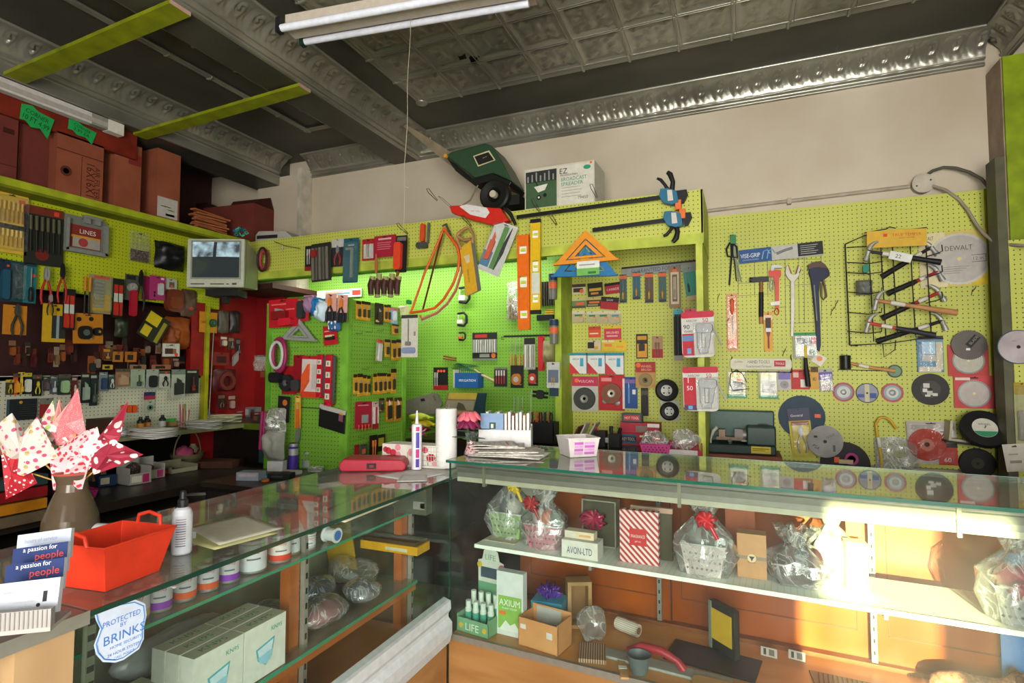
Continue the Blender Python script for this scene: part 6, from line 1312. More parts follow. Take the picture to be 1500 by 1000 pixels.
m=MB();m.box(-.12,.12,.10,.26,-.05,.0,'#171514');m.box(-.02,.02,.15,.20,-.10,-.05,'#171514');m.build('mounting_bracket',t)
p=Vector((-3.62,3.02,zt));t=thing('tinsel_ball','glittering blue green tinsel heap on top of the television','ornament',onZ(352,348,zt+.0));m=MB();R1=random.Random(9)
for k in range(26):a=R1.uniform(0,6.28);b_=R1.uniform(.2,2.4);r_=R1.uniform(.02,.05);m.T=Matrix.Translation((.04*math.cos(a)*math.sin(b_),.04*math.sin(a)*math.sin(b_),.035+.028*math.cos(b_)))@Matrix.Rotation(a,4,'Z');m.tube([(-.014,0,0),(0,.006,.014),(.014,0,0),(0,-.006,-.01)],.0045,('#1f7a6c|g','#2456a8|g','#1b3f2c|g','#3fae8c|g')[k%4],5,closed=True)
m.build('tinsel',t)
# ---- ceiling light fixture and the left strip light
A=onZ(424,52,3.14);B=onZ(788,-12,3.14);d=(B-A);d.z=0;Ln=1.24;an=math.atan2(d.y,d.x)
t=thing('fluorescent_fixture','white double tube fluorescent fixture under the tin ceiling','ceiling light',(A.x,A.y,3.14),an)
m=MB();vs=[(x,y,z)for x in(0,Ln)for y,z in((-.045,.0),(-.012,.025),(-.03,.075),(.03,.075),(.012,.025),(.055,.0),(.12,.03),(.10,.09),(-.05,.09))]
m.box(0,Ln,-.035,.045,.012,.085,'#bdb2a4|s');m.box(0,Ln,-.035,.045,.008,.012,'#d2c8bb|s');m.box(.0,Ln,.06,.13,.03,.085,'#a98f80|n');m.build('housing',t)
for k,(y,z)in enumerate(((.085,.014),(-.075,-.01))):m=MB();m.cyl((.03 if k==0 else .01,y,z),(Ln-.03,y,z),.0175,None,'#dfe3ee|s',16);m.build('tube',t)
for k,(y,z)in enumerate(((.085,.014),(-.075,-.01))):m=MB();m.box(-.012 if k else .006,.012 if k else .03,y-.017,y+.017,z-.022,z+.05,'#14352c' if k==0 else K);m.build('lamp_holder',t)
m=MB();m.tube([(.35,0,.085),(.35,0,.26)],.002,'#4c4a40',5);m.tube([(1.0,0,.085),(1.0,0,.26)],.002,'#4c4a40',5);m.build('hanging_wires',t)
a=onX(0,122,-3.98);b=onX(176,190,-3.98);t=thing('fluorescent_fixture','white strip light along the red header board at the upper left','ceiling light',(-4.0,b.y,(a.z+b.z)/2),0)
m=MB();Ly=2.2;m.box(-.0,.05,-Ly,0,-.045,.045,'#c9c2bd|s');m.box(.05,.054,-Ly,0,-.03,.0,'#aaa39c');m.build('housing',t);m=MB();m.box(-.005,.056,-.10,.004,-.05,.048,'#d6d2c4|r');m.build('paper_patch',t);m=MB();m.box(.0,.052,-.20,-.10,-.046,.046,'#8c8a7d|s');m.build('end_cap',t)
for k,(r,tx,lab)in enumerate((((33,157,79,195),('CORNER','10 FT 4.99'),'left green price flag hanging from the red header board'),((103,180,142,204),('CORNER','3.99 EA'),'right green price flag hanging from the red header board'))):
    L=Loc(('X',-3.99),r);t=thing('price_flag',lab,'price tag',L.p+Vector((-.02,0,0)),PI/2,.14);w,h=L.w,L.h
    m=MB();m.prism([(-w/2,h*.38),(-w*.2,h*.5),(0,h*.38),(w/2,h*.36),(w*.42,-h*.5),(w*.15,-h*.24),(-w*.12,-h*.34),(-w*.3,-h*.18),(-w*.46,-h*.22)][::-1],-.002,0,'#1f9e4f');m.build('paper_flag',t)
    m=MB();m.text(tx[0],0,h*.2,h*.17,'#123a22',-.003,w*.7,-.1);m.build('upper_writing',t);m=MB();m.text(tx[1],0,-h*.06,h*.2,'#123a22',-.003,w*.8,-.1);m.build('lower_writing',t)
# ================================================================== alcove back board
bare('c_clamp','black C clamp highest of three on the alcove board','clamp',(671,417,688,447),AB,[],off=.03)
def cclamp(label,rect,orange=False):
    for o in list(bpy.data.objects):
        if o.get('label')==label:t=o;break
    else:p,w,h,rz=place(AB,rect,.03);t=thing('c_clamp',label,'clamp',p)
    p,w,h,rz=place(AB,rect,.03)
    m=MB();m.tube([(-w*.4,0,-h*.32),(w*.2,0,-h*.38),(w*.45,0,-h*.2),(w*.45,0,h*.2),(w*.2,0,h*.38),(-w*.4,0,h*.34)],w*.11,K,8);m.build('frame',t)
    m=MB();m.cyl((-w*.35,0,h*.30),(-w*.35,0,-h*.05),w*.06,None,'#b0b0a8|m',8);m.box(-w*.42,w*.1,-.012,.012,-h*.25,-h*.02,'#cfd0c4' if not orange else '#d2562c');m.build('screw',t)
cclamp('black C clamp highest of three on the alcove board',(671,417,688,447))
cclamp('black and silver clamp, middle of three in the alcove',(669,455,684,480))
cclamp('little clamp with orange pad, lowest of three in the alcove',(671,485,682,500),True)
card('file_set_pack','wide clear pack of grey files with black header in the alcove','tool pack',(692,487,728,528),AB,'#6f7a70',[('r',-.5,.26,.5,.5,'#1d1f1e'),('r',-.4,.32,.1,.44,'#a3302c'),('r',-.5,-.42,.5,-.22,'#1e1e1d'),('c',.36,-.32,.09,'#cf6a2a'),('r',-.2,-.38,.2,-.26,'#8d8f88')],[('files','cyls10',0,.02,.92,.46,.008,'#b9bab2|m','#a3a49c|m')],off=.01)
t=bare('brush_bag','pale plastic bag of bristle brushes left of the orange level','brush',(742,412,764,470),AB,[('bristles','blades6',0,-.2,.6,.5,.03,'#7a6a52','#8d7c60'),('film','bag',0,.0,1,1,.06,'film')],off=.02)
bare('bristle_brush','bunch of black bristle brushes behind the yellow level','brush',(790,412,816,470),AB,[('bristles','blades7',0,.18,.9,.6,.04,'#2a2724','#3b3630'),('ferrules','hrods3',.12,-.28,.5,.16,.03,'#c9a23a','#d8d4c8'),('handles','box',-.1,-.42,.9,.14,.04,'#17171a')],off=.0)
L=Loc(AB,(738,487,812,497),.03);t=thing('tool_rail','black metal rail holding chisels in the alcove','rack',L.p);m=MB();m.box(-L.w/2,L.w/2,-.012,.0,-.006,.008,K);m.tube([(-L.w/2,0,0),(-L.w/2-.02,-.01,-.004),(-L.w/2-.02,-.01,-.02),(-L.w/2,0,-.022)],.003,'#3c3d36|m',6);m.build('rail',t)
for i in range(4):
    x=747+i*6.2;bare('wood_chisel','wooden handled chisel on the black rail, %s from the left'%('first','second','third','fourth')[i],'chisel',(x,494,x+5,538),AB,[('chisel_body','driver',0,0,.9,1,.010,'#b9824a' if i%2==0 else '#8f5c34','#9d9a92|m')],off=.03,group='chisels on the black rail')
card('chisel_pack','grey pack of three pale chisels on the black rail','tool pack',(768,495,784,541),AB,'#a3a39c',[('r',-.5,.3,.5,.5,'#22211f')],[('chisels','blades4',0,-.08,.86,.7,.012,'#8d8d86','#c6c5bd')],off=.05)
card('tool_pack','long bright red narrow pack at the right of the black rail','tool pack',(788,492,798,543),AB,'#b3202a',[('r',-.3,-.1,.3,.1,'#d98a82'),('c',0,.2,.3,'#e2702a')],[('red_tool','round',0,0,.7,.9,.016,'#b8242c')],off=.04)
bare('bag_of_twine','dull beige crumpled bag right of the red narrow pack','bag',(795,498,815,531),AB,[('film','bag',0,0,1,1,.05,'#8f8a62|n')],off=.05)
card('tool_pack','black and red pack with three orange dots in the alcove','tool pack',(635,538,656,571),AB,'#191819',[('r',-.5,-.5,.5,-.28,'#9a1f24')]+[('c',-.15+.2*k,.34,.08,'#e05a2c')for k in range(3)],[('silver_tool','rods2',-.28,-.02,.3,.6,.012,'#b9b9b4|m')],off=.04)
card('tool_pack','black pack with red and chrome bits, left of the lower three','tool pack',(724,538,743,566),AB,'#2c2a2a',[('r',-.5,.4,.5,.5,'#6a6862')],[('bits','rods4',0,0,.8,.7,.014,'#b03038','#c9c6c0|m')],off=.04)
card('tool_pack','black pack with round orange and chrome lock, middle of the lower three','tool pack',(748,535,767,568),AB,'#231f1d',[('r',-.5,.3,.5,.5,'#1b1a1a')],[('lock','tape',0,-.12,.7,.5,.02,'#b06a2a','#b9b9b4|m')],off=.05)
card('tool_pack','small red and black pack, right of the lower three','tool pack',(774,538,788,565),AB,'#2a2422',[],[('red_tool','tape',0,-.1,.7,.55,.02,'#b53a30','#d0ccc4')],off=.04)
bare('wooden_stub','short brown wooden stick high on the alcove board','stick',(650,521,669,528),AB,[('stick','hrods2',0,0,1,1,.012,'#7b4a20')],off=.01,tilt=.15)
L=Loc(AB,(592,527,622,548),.05);t=thing('wire_basket','empty greenish wire basket on the alcove board','basket',L.p);m=MB()
for z in(-.5,-.2,0,.5):m.tube([(-L.w/2,0,z*L.h),(L.w/2,-.0,z*L.h),(L.w/2,.04,z*L.h)],.0016,'#6d7a3c|m',5)
for k in range(6):m.tube([(-L.w/2+L.w*k/5,0,-.5*L.h),(-L.w/2+L.w*k/5,0,.5*L.h)],.0012,'#6d7a3c|m',5)
m.build('wires',t)
for k,(r,lab)in enumerate((((806,403,818,439),'upper'),((807,469,820,504),'lower'))):
    bare('canister','dark glass canister with blue lid and orange label, %s on the left partition'%lab,'canister',r,('Y',3.66),[('glass_body','can',0,-.12,.9,.76,.03,'#6d6e66|s','#8c8b84'),('label','can',0,.06,.94,.26,.03,'#d8653f'),('blue_lid','can',0,.38,1,.24,.03,'#1d3550')],group='canisters on the partition')
card('hook_pack','white and grey blister with brass hook near the partition','small pack',(801,530,820,568),('Y',3.66),'#b9bcb6',[('r',-.4,-.3,.4,.2,'#5f6c80'),('r',-.1,.4,.1,.44,'#2d2d2b')],[('hook','rods2',0,-.25,.3,.3,.01,'#b08a4a|m')],off=.01)
card('small_pack','dark blue tipped pack below the white hook blister','small pack',(805,566,818,580),('Y',3.66),'#203848',[],[],off=.004)
bare('black_pincers','black pincer handles on the lower alcove board','tool',(781,571,803,584),AB,[('handles','hrods2',0,0,1,.9,.016,K),('grip','round',0,0,.5,1,.02,'#202022')],off=.02,tilt=.1)
# white dust pan pack by the peninsula edge
card('trowel_pack','white backed pack with a thin rod and blue grey trowel head','tool pack',(588,461,612,523),('Y',3.34),'#cfccc0',[('r',-.5,.42,.5,.5,'#3b3a36'),('r',.26,.0,.38,.10,'#8d877c')],[('rod','box',-.05,.1,.05,.6,.006,'#8d8d8a|m'),('trowel_head','round',-.02,-.34,.8,.14,.010,'#8494b8'),('grip','round',-.05,-.18,.3,.10,.014,'#7e7d78')],off=.02)
card('blade_packet','single yellow blade packet hanging below the trowel pack','small pack',(586,531,593,562),('Y',3.40),'#d2981f',[('r',-.5,.3,.5,.5,'#2a221a')],[('knife','knife',0,-.05,.5,.6,.006,'#2d2a26',CHROME)],off=.01)
bare('cream_hook_pack','cream and green plant hook cluster at the end of the peninsula','hook',(583,438,603,470),('Y',3.38),[('cream_plastic','bag',-.1,-.1,.8,.6,.04,'#c9cc9a|s'),('green_cap','round',.35,.35,.3,.2,.02,'#1f8a3c')],off=.02)
# rake, saw, display box, gloves
L=Loc(('Y',3.94),(664,532,725,572));t=thing('garden_rake','green fan rake with pale wooden handle leaning in the alcove','rake',L.p)
m=MB()
for k in range(13):a=2.6-k*.10;m.tube([L(697,544),L(697-28*math.cos(a-1.2)-8,536+4*math.cos(k*.5)),L(668+k*2.8,536+abs(k-6)*.5-3),L(667+k*2.9,553)],.0025,'#2f5f3a',5)
m.build('tines',t);m=MB();m.tube([L(695,541),L(706,549),L(724,558)],.010,'#b9a97c',8,rs=[.006,.010,.011]);m.build('handle',t)
L=Loc(('Y',3.87),(666,546,700,568));t=thing('carton','blue and white carton below the green rake','box',L.p);m=MB();m.box(-L.w/2,L.w/2,0,.10,-L.h/2,L.h/2,'#1f5c9c');m.box(-L.w/2-.012,-L.w/2,-.002,.1,-L.h/2,L.h*.7,'#c9bfb0');m.build('carton_body',t);m=MB();m.text('IRRIGATION',.01,0,L.h*.16,'#dfe6ec',-.002,L.w*.8);m.build('lettering',t)
# counter display box with tan lid
A_=onY(680,585,3.5);t=thing('display_box','black counter display box with yellow and tan picture lid','box',onY(676,612,3.52),.05);
z0=t.location.z
m=MB();wD=.20;m.box(-wD*.62,wD*.62,-.05,.14,-.12,.02,'#25302a|n');m.prism([(-wD*.62,.02),(wD*.52,.02),(wD*.72,.18),(-wD*.42,.18)][::-1],-.052,-.045,'#7a6e4c');m.prism([(-wD*.40,.135),(wD*.66,.135),(wD*.72,.18),(-wD*.36,.18)][::-1],-.054,-.0525,'#b7a23f')
m.prism([(-wD*.58,.03),(wD*.50,.03),(wD*.54,.05),(-wD*.56,.05)][::-1],-.054,-.0525,'#b8785a');m.prism([(-wD*.5,.06),(wD*.55,.06),(wD*.62,.125),(-wD*.44,.125)][::-1],-.054,-.0525,'#8e8670');m.prism([(-wD*.1,.06),(wD*.3,.06),(wD*.2,.10),(wD*.0,.115)][::-1],-.0545,-.054,'#4e4a3a');m.prism([(wD*.52,.02),(wD*.95,.02),(wD*1.05,.18),(wD*.72,.18)][::-1],-.05,-.04,'#10343c');m.build('box_body',t)
L=Loc(('Y',3.95),(588,574,650,606));t=thing('saw_blade_plate','wide grey hand saw blade lying at an angle behind the towel roll','saw',L.p);m=MB();m.prism([L.xz(*q)for q in((590,588),(634,575),(642,577),(649,590),(640,606),(592,606))][::-1],-.002,.001,'#8e897c|m');m.prism([L.xz(*q)for q in((616,584),(622,583),(623,587),(617,588))][::-1],-.003,-.002,'#1b1a18');m.build('blade',t);m=MB();m.text('SAW',*L.xz(637,583),.02,'#2b2a27',-.0035,.05,-1.1);m.build('lettering',t)
L=Loc(('Y',3.45),(596,600,632,645));
for k,(c,dx,dz,lab)in enumerate((('#a9b52a',0,.06,'yellow green rubber glove on top of the heap behind the towel roll'),('#c9b51f',.01,.01,'yellow rubber glove in the heap behind the towel roll'),('#8a2a3c',-.02,-.03,'dark red cloth at the bottom of the heap behind the towel roll'))):
    t=thing('rubber_glove' if k<2 else 'red_cloth',lab,'glove' if k<2 else 'cloth',L.p+Vector((dx,.02*k,dz)),.2*k);m=MB();m.blob((0,0,0),(.08,.05,.026),c,18,8,seed=k,amp=.07)
    if k<2:
        for j in range(4):m.tube([(.05,-.03+.018*j,0),(.085,-.035+.02*j,.004-.004*j),(.105,-.04+.022*j,-.01)],.009,c,8)
    m.build('rubber' if k<2 else 'fabric',t)
t=thing('pink_loops','magenta patterned loops beside the gloves','ribbon',onY(618,632,3.40));m=MB()
for k in range(6):a=k*1.05;m.tube([(.0,0,0),(.03*math.cos(a),-.01,.03*math.sin(a)+.01),(.05*math.cos(a+.5),-.01,.05*math.sin(a+.5)),(.0,0,.0)],.004,'#b8327c' if k%2 else '#e0a9c4',6)
m.build('ribbons',t)
# black tool caddy with pliers
p=onY(790,640,3.45);zt=onY(790,592,3.45).z;zbk=.985
t=thing('tool_caddy','black caddy full of pliers and screwdrivers in front of the alcove','caddy',(p.x,3.50,zbk));wc=.20;hc_=zt-zbk;m=MB()
for(x0,x1,y0,y1)in((-wc/2,wc/2,-.06,-.055),(-wc/2,wc/2,.055,.06),(-wc/2,-wc/2+.005,-.06,.06),(wc/2-.005,wc/2,-.06,.06)):m.box(x0,x1,y0,y1,0,hc_*.55,'#15161a')
m.box(-wc/2,wc/2,-.06,.06,0,.006,'#15161a');m.build('caddy_body',t)
for k in range(7):
    x=-.075+k*.024;c=(K,'#b9431f','#c9502a',K,'#2a2c2e','#c9502a',K)[k]
    o=thing('pliers',['steel pliers at the left end of the black caddy','orange handled pliers, second in the black caddy','orange handled cutters, third in the black caddy','black handled pliers in the middle of the caddy','grey pliers right of the middle of the caddy','orange handled pliers near the right end of the caddy','black handled pliers at the right end of the caddy'][k],'pliers',(p.x+x,3.50+.015*(k%3-1),zbk+hc_*.55),.4*k,.06*math.sin(k*2));m=MB()
    for s in(-1,1):m.tube([(s*.004,0,-.05),(s*.010,0,0),(s*.016,0,.03),(s*.010,0,.062)],.0055,c,6)
    m.build('handles',o)
for k in range(3):
    x=(920-918+k*0);px=(753,759,765)[k];q=onY(px,585,3.55);o=thing('screwdriver','thin steel rod standing behind the magazines, %s of three'%('left','middle','right')[k],'screwdriver',(q.x,3.55,.99));m=MB();m.cyl((0,0,0),(0,0,.16),.010,None,'#2b2d33',8);m.cyl((0,0,.16),(0,0,q.z-.99+.02),.0025,None,'#a9aaa6|m',6);m.build('rod',o)
q=onY(780,590,3.5);o=thing('hook_tool','thin steel hook standing in the black caddy','tool',(q.x,3.47,.999));m=MB();m.tube([(0,0,0),(0,0,q.z-.999+.05),(.004,0,q.z-.999+.09)],.0025,'#b5b6b2|m',6);m.build('rod',o)
# ================================================================== peninsula front board
card('tape_measure_pack','large glossy red pack with a dark curved tool, top left of the green peninsula','tool pack',(394,438,436,479),PF,'#b01423',[('r',-.4,.3,.1,.34,'#d66a6a'),('r',.1,.1,.4,.14,'#d66a6a')],[('tool','knife',-.05,-.02,.5,.4,.03,'#7a0f18'),('red_box','round',.2,-.34,.44,.26,.04,'#c21a2c')],off=.06,tilt=-.03)
card('cutter_pack','black topped pack with chunky grey cutter beside the red pack','tool pack',(435,438,453,470),PF,'#1d1a1a',[('r',-.5,.3,.5,.5,'#c2603a'),('r',-.5,-.5,.5,-.1,'#b0242c')],[('cutter','round',.0,0,.5,.8,.03,'#2d2e30')],off=.05)
for k,(px,c1,c2,lab)in enumerate(((455,'#8f6a8a','#c9a0a8','striped purple and pink packs bunched at the top of the peninsula'),(466,'#1f6fae','#2f86c2','bright blue glove hanging at the top of the peninsula'),(472,'#bcd0da','#d8dce0','pale blue glove under the bright blue one'))):
    bare('glove' if k else 'striped_pack',lab,'glove' if k else 'packs',(px-8,432+4*k,px+8,458+6*k),PF,[('fabric','bag',0,0,1,1,.05,c1),('cuff','hrods4',0,.3,.9,.35,.03,c2)],off=.05+.01*k,tilt=.2*k)
for k,(r,lab)in enumerate((((477,430,493,470),'left'),((494,432,509,472),'right'))):
    card('pliers_pack','pink topped pack of black and orange pliers, %s of two'%lab,'pliers',r,PF,'#c9958c',[('r',-.5,-.5,.5,-.15,'#22242a')],[('pliers','pliers',0,-.08,.8,.9,.02,'#1b1a1c','#d07a2a')],off=.08,tilt=.04*k,group='pliers packs on the peninsula')
bare('work_glove','blue and white work glove hanging below the pliers packs','glove',(482,462,499,486),PF,[('fabric','bag',0,0,1,.9,.04,'#2b5c8c'),('white_tips','rods3',0,-.1,.8,.5,.05,'#d5d5d0')],off=.05)
square('grey aluminium speed square hanging on the peninsula',(439,467),(411,497),(464,500),PF,.05,'#8e8f8e|s')
card('level_pack','small tilted red pack with a tiny level, below the pliers','tool pack',(474,477,494,505),PF,'#b01a28',[('r',-.4,.2,.2,.26,'#d98a88')],[('mini_level','round',.05,-.15,.6,.2,.02,'#25201f'),('vial','box',.05,-.05,.5,.1,.022,'#c9c59a')],off=.03,tilt=-.1)
L=Loc(('Y',2.70),(398,494,420,546));t=thing('tape_roll','magenta and white roll hanging edge on at the left of the peninsula','tape',L.p);m=MB();pts=[(L.w*.42*math.cos(a),-.0,L.h*.46*math.sin(a))for a in[i*PI/14 for i in range(28)]]
m.tube(pts,.014,'#8f1f50|s',8,closed=True);m.build('outer_ring',t);m=MB();m.tube([(x*.96-.012,-.012,z*.8)for x,y,z in pts],.010,'#b9bfb9',8,closed=True);m.build('inner_ring',t)
card('tool_pack','narrow dark red pack left of the white and orange pack','tool pack',(430,520,445,575),PF,'#8c1220',[],[('tool','round',.0,-.3,.8,.3,.03,'#3a3a3c')],off=.03)
card('putty_knife_pack','white pack with an orange blade tool on the peninsula','tool pack',(442,521,467,582),PF,'#cfc6bf',[('r',-.5,.42,.5,.5,'#b01824'),('r',.1,-.3,.4,.3,'#b9b4ae'),('r',-.5,-.5,.5,-.36,'#cf3f22')],[('orange_tool','saw',-.2,-.05,.36,.7,.02,'#e0592a')],off=.06,tilt=.03)
for k,(r,lab)in enumerate((((466,519,478,582),'shorter red and white torpedo level on the peninsula'),((478,519,492,594),'longer red and white torpedo level on the peninsula'))):
    p_,w_,h_,rz_=place(PF,r,.05+.0*k);t=thing('torpedo_level',lab,'spirit level',p_,0,.03);m=MB();m.box(-w_*.45,w_*.2,-.02,0,-h_*.5,h_*.5,'#b31226');m.box(w_*.2,w_*.48,-.012,0,-h_*.45,h_*.47,'#4a4a48');m.build('level_body',t,bevel=.003)
    m=MB()
    for v in(-.32,-.12,.1,.32):m.box(-w_*.34,w_*.1,-.022,-.02,(v-.055)*h_,(v+.055)*h_,'#d5d0c4');m.cyl((-w_*.12,-.024,(v-.03)*h_),(-w_*.12,-.024,(v+.03)*h_),.004,None,'#6d7a4a',8)
    m.build('windows',t);m=MB();m.lathe([(0,-.52*h_),(w_*.4,-.49*h_),(w_*.42,-.44*h_)],'#b31226|g',(0,-.01,0),12);m.build('rounded_end',t)
bare('chalk_reel','black round reel on a red pack, lower left of the peninsula','reel',(413,536,436,577),PF,[('red_card','box',0,0,.9,1,.006,'#9a1420'),('reel','disc',0,-.1,.9,.6,.04,'#222326','#6d6f72|m')],off=.02)
bare('black_disc_roll','flat black roll at the left edge of the peninsula','roll',(400,545,416,560),PF,[('roll','round',0,0,1,1,.04,K)],off=.05)
L=Loc(('Y',2.74),(467,591,508,637));t=thing('pouch_pack','black clear fronted pouch with white header hanging at an angle','pouch',L.p);m=MB();m.prism([L.xz(*q)for q in((469,591),(507,602),(505,636),(467,624))][::-1],-.006,0,'#161718|s');m.build('pouch',t,bevel=.003);m=MB();m.prism([L.xz(*q)for q in((470,591),(508,602),(507,608),(469,598))][::-1],-.008,-.006,'#b5b1aa');m.build('header',t);m=MB();m.prism([L.xz(*q)for q in((498,604),(504,606),(503,618),(497,616))][::-1],-.0085,-.006,'#7b4a5a');m.prism([L.xz(*q)for q in((498,603),(504,605),(504,608),(498,606))][::-1],-.0088,-.008,'#c9a83a');m.build('side_print',t)
L=Loc(('Y',2.70),(440,585,490,605));t=thing('peg_rod','long black peg rod sticking out above the black pouch','hook',L.p);m=MB();m.tube([L(441,596.5),L(470,598)],.0025,K,6);m.build('rod',t)
card('saw_pack','yellow and orange narrow saw pack low on the peninsula','saw',(432,579,441,627),PF,'#c9982a',[('r',-.3,.3,.3,.42,'#d9c06a')],[('blade','knife',.1,-.1,.4,.8,.01,'#d96a2a','#c9b06a')],off=.03)
card('grip_pack','small black pack with orange emblem hanging left of the yellow saw pack','tool pack',(407,580,424,618),PF,'#1d1d1f',[('c',.1,.25,.2,'#c9702a')],[('white_part','round',0,-.2,.5,.5,.02,'#b9b9b4')],off=.05,tilt=.05)
bare('steel_blade','bare grey blade hanging below the yellow saw pack','blade',(433,622,440,655),PF,[('blade','saw',0,0,.8,1,.006,'#8a8c8c|m')],off=.03)
bare('hanging_bags','grey white bulging plastic bags hanging beside the peninsula','bag',(391,598,420,674),('Y',2.66),[('upper_bag','bag',0,.26,.9,.5,.08,'film_milky'),('lower_bag','bag',-.05,-.2,.9,.6,.09,'#9a9a90|n')],off=.0)
bare('folded_umbrella','narrow folded magenta fabric left of the plastic bags','fabric',(383,602,392,658),('Y',2.62),[('fabric','cyls2',0,0,.9,1,.03,'#8c1f52')],tilt=.06)
for k,(px,py)in enumerate(((437,510),(470,515),(452,492),(410,512))):
    o=MB().tube([(0,0,0),(0,-.05,-.003),(0,-.05,.01)],.002,'#8fa88a|m',5).build('peg_hook');o.location=onY(px,py,2.775);tag(o,'small bright wire hook in the front of the green peninsula','hook','empty hooks on the peninsula front')
# ---- peninsula side board: yellow and black carded blades
def yb(r,lab,c='#d29a22',head='#2a1f16',grp='yellow blade packs on the side of the peninsula',parts=None,name='blade_packet',cat='small pack',off=.012,tilt=0):
    return card(name,lab,cat,r,PS,c,[('r',-.5,.34,.5,.5,head),('r',-.4,-.4,.0,-.3,'#e2c15a')],parts if parts is not None else[('blade','knife',.05,-.05,.4,.6,.008,'#3a3328',CHROME)],off=off,group=grp,tilt=tilt)
rows=[('top',[(521,441,529,468),(529,441,536,469),(536,442,542,470)]),('left third',[(517,548,523,577),(523,547,531,580),(531,549,537,579),(537,550,542,579)]),('right third',[(546,547,552,577),(552,546,560,577),(560,546,566,576),(566,547,572,574),(572,540,580,576)])]
nth=('first','second','third','fourth','fifth')
for nm,rr in rows:
    for i,r in enumerate(rr):yb(r,'yellow blade packet, %s in the %s row of the peninsula side'%(nth[i],nm),off=.012+.004*(i%2))
yb((549,444,561,475),'black and yellow blade packet hanging right of the top three','#2d241a','#1b1612');yb((562,446,567,471),'slim yellow packet left of the blue card',);yb((567,446,572,472),'slim orange packet beside the blue card','#cf8420')
yb((572,451,582,474),'bright blue and white card on the peninsula side','#7fb0cc','#c96a78',parts=[('white_part','round',0,0,.5,.6,.008,'#d5dee2')],name='small_card');yb((574,475,584,490),'short yellow packet below the blue card','#c98a22','#3a2a18')
yb((551,497,560,529),'silver tube on a grey card, second row of the peninsula side','#a9aaa2','#c9502a',parts=[('tube','round',0,-.1,.5,.8,.012,'#c6c8c4|s')],name='tube_pack',tilt=.1)
yb((563,497,571,523),'single yellow packet with dark screw, second row','#cf9b2a');yb((573,498,580,528),'left yellow packet of the pair in the second row');yb((580,497,587,527),'right yellow packet of the pair in the second row')
card('tool_pack','crimson pack with grey square in the fourth row of the peninsula side','tool pack',(520,588,544,627),PS,'#a51c36',[('r',-.1,-.3,.3,.0,'#8f9a96'),('r',-.35,.34,.3,.38,'#d48a94')],[('pins','rods4',0,-.46,.8,.2,.01,'#c2432a')],off=.03,tilt=.03)
card('tool_pack','thin pale and red packs right of the crimson pack','tool pack',(545,588,554,628),PS,'#c9a9a6',[('r',-.5,-.5,.5,-.3,'#a5242c')],[('blades','blades3',0,0,.8,.6,.01,'#a8323c','#d6c4c0')],off=.03)
yb((555,583,562,604),'brownish narrow packet between the red packs and the knives','#6d5a3a','#3a2f20')
yb((565,582,575,617),'orange utility knife packet, left of the pair in the fourth row','#d98a1f','#4a3420',parts=[('knife','knife',0,0,.5,.8,.010,'#2a2622','#d5d2c8')]);yb((577,582,588,616),'orange utility knife packet, right of the pair in the fourth row','#d6871f','#4a3420',parts=[('knife','knife',0,0,.5,.8,.010,'#2a2622','#d5d2c8')])
card('tool_pack','small crimson pack at the bottom of the peninsula side','tool pack',(519,651,526,668),PS,'#a01c34',[],[],off=.01);card('tool_pack','small grey and orange pack at the bottom of the peninsula side','tool pack',(528,650,537,668),PS,'#4a524a',[('r',-.3,-.3,.3,.1,'#d9693a')],[],off=.01)
card('tool_pack','black pack with orange tool, lowest right on the peninsula side','tool pack',(541,637,552,668),PS,'#1c1a18',[],[('orange_tool','rods2',0,-.1,.6,.7,.012,'#d9762a')],off=.02);card('tool_pack','black and yellow pack next to the lowest right black pack','tool pack',(553,636,564,660),PS,'#23211a',[('r',-.4,-.2,.3,.3,'#b5a82a')],[],off=.02)
for k,(px,py)in enumerate(((521,488),(536,486),(552,484),(530,540),(560,535),(524,640))):
    o=MB().tube([(0,0,0),(.05,0,-.003),(.05,0,.012)],.002,'#557a3a|m',5).build('peg_hook');o.location=onX(px,py,-2.23);tag(o,'small wire hook in the side of the green peninsula','hook','empty hooks on the peninsula side')
# white strip sign on the alcove wall above the peninsula
card('sign','white strip sign with red and blue print above the peninsula','sign',(464,424,529,436),('Y',3.96),'#cfcfc4',[('r',-.3,-.3,.1,.3,'#e0a08a'),('r',.3,-.3,.48,.3,'#c43a2c'),('r',-.1,-.1,.25,.1,'#5b8bb0')],[],hook=False,ear=False)
# ---- things on the black counter in front of the peninsula
ZB=.8505
def cyl_thing(name,label,cat,px,py,z,r,h,col,lid=None,extra=None):
    p=onZ(px,py,z)+Vector((0,r,.0));t=thing(name,label,cat,p);m=MB();m.lathe([(r*.95,0),(r,.004),(r,h*.8),(r*.8,h*.9),(r*.8,h)],col,n=24);m.build('body',t)
    if lid:m=MB();m.lathe([(r*.85,h*.88),(r*.85,h),(0,h)],lid,n=24);m.build('lid',t)
    if extra:m=MB();m.lathe([(r*1.01,h*extra[0]),(r*1.01,h*extra[1])],extra[2],n=24);m.build('label',t)
    return t
cyl_thing('travel_mug','purple travel mug with silver top on the black counter','mug',424,688,ZB,.030,.16,'#3f2a8c|s','#9a9a98|m',(.55,.8,'#a9aaa6|m'))
cyl_thing('travel_mug','black travel mug beside the purple one','mug',436,684,ZB,.026,.14,'#1c1f22|s','#2c2f33')
cyl_thing('glass_jar','clear glass jar with pale lid on the black counter','jar',445,686,ZB,.030,.10,'blister','#8f9086',(.1,.5,'#8f9a94'))
t=thing('glass_bowl','clear glass bowl near the red case','bowl',onZ(457,694,ZB)+Vector((0,.03,0)));m=MB();m.lathe([(.02,0),(.045,.012),(.055,.035),(.050,.035),(.040,.014),(0,.006)],'film',n=26);m.build('bowl_body',t)
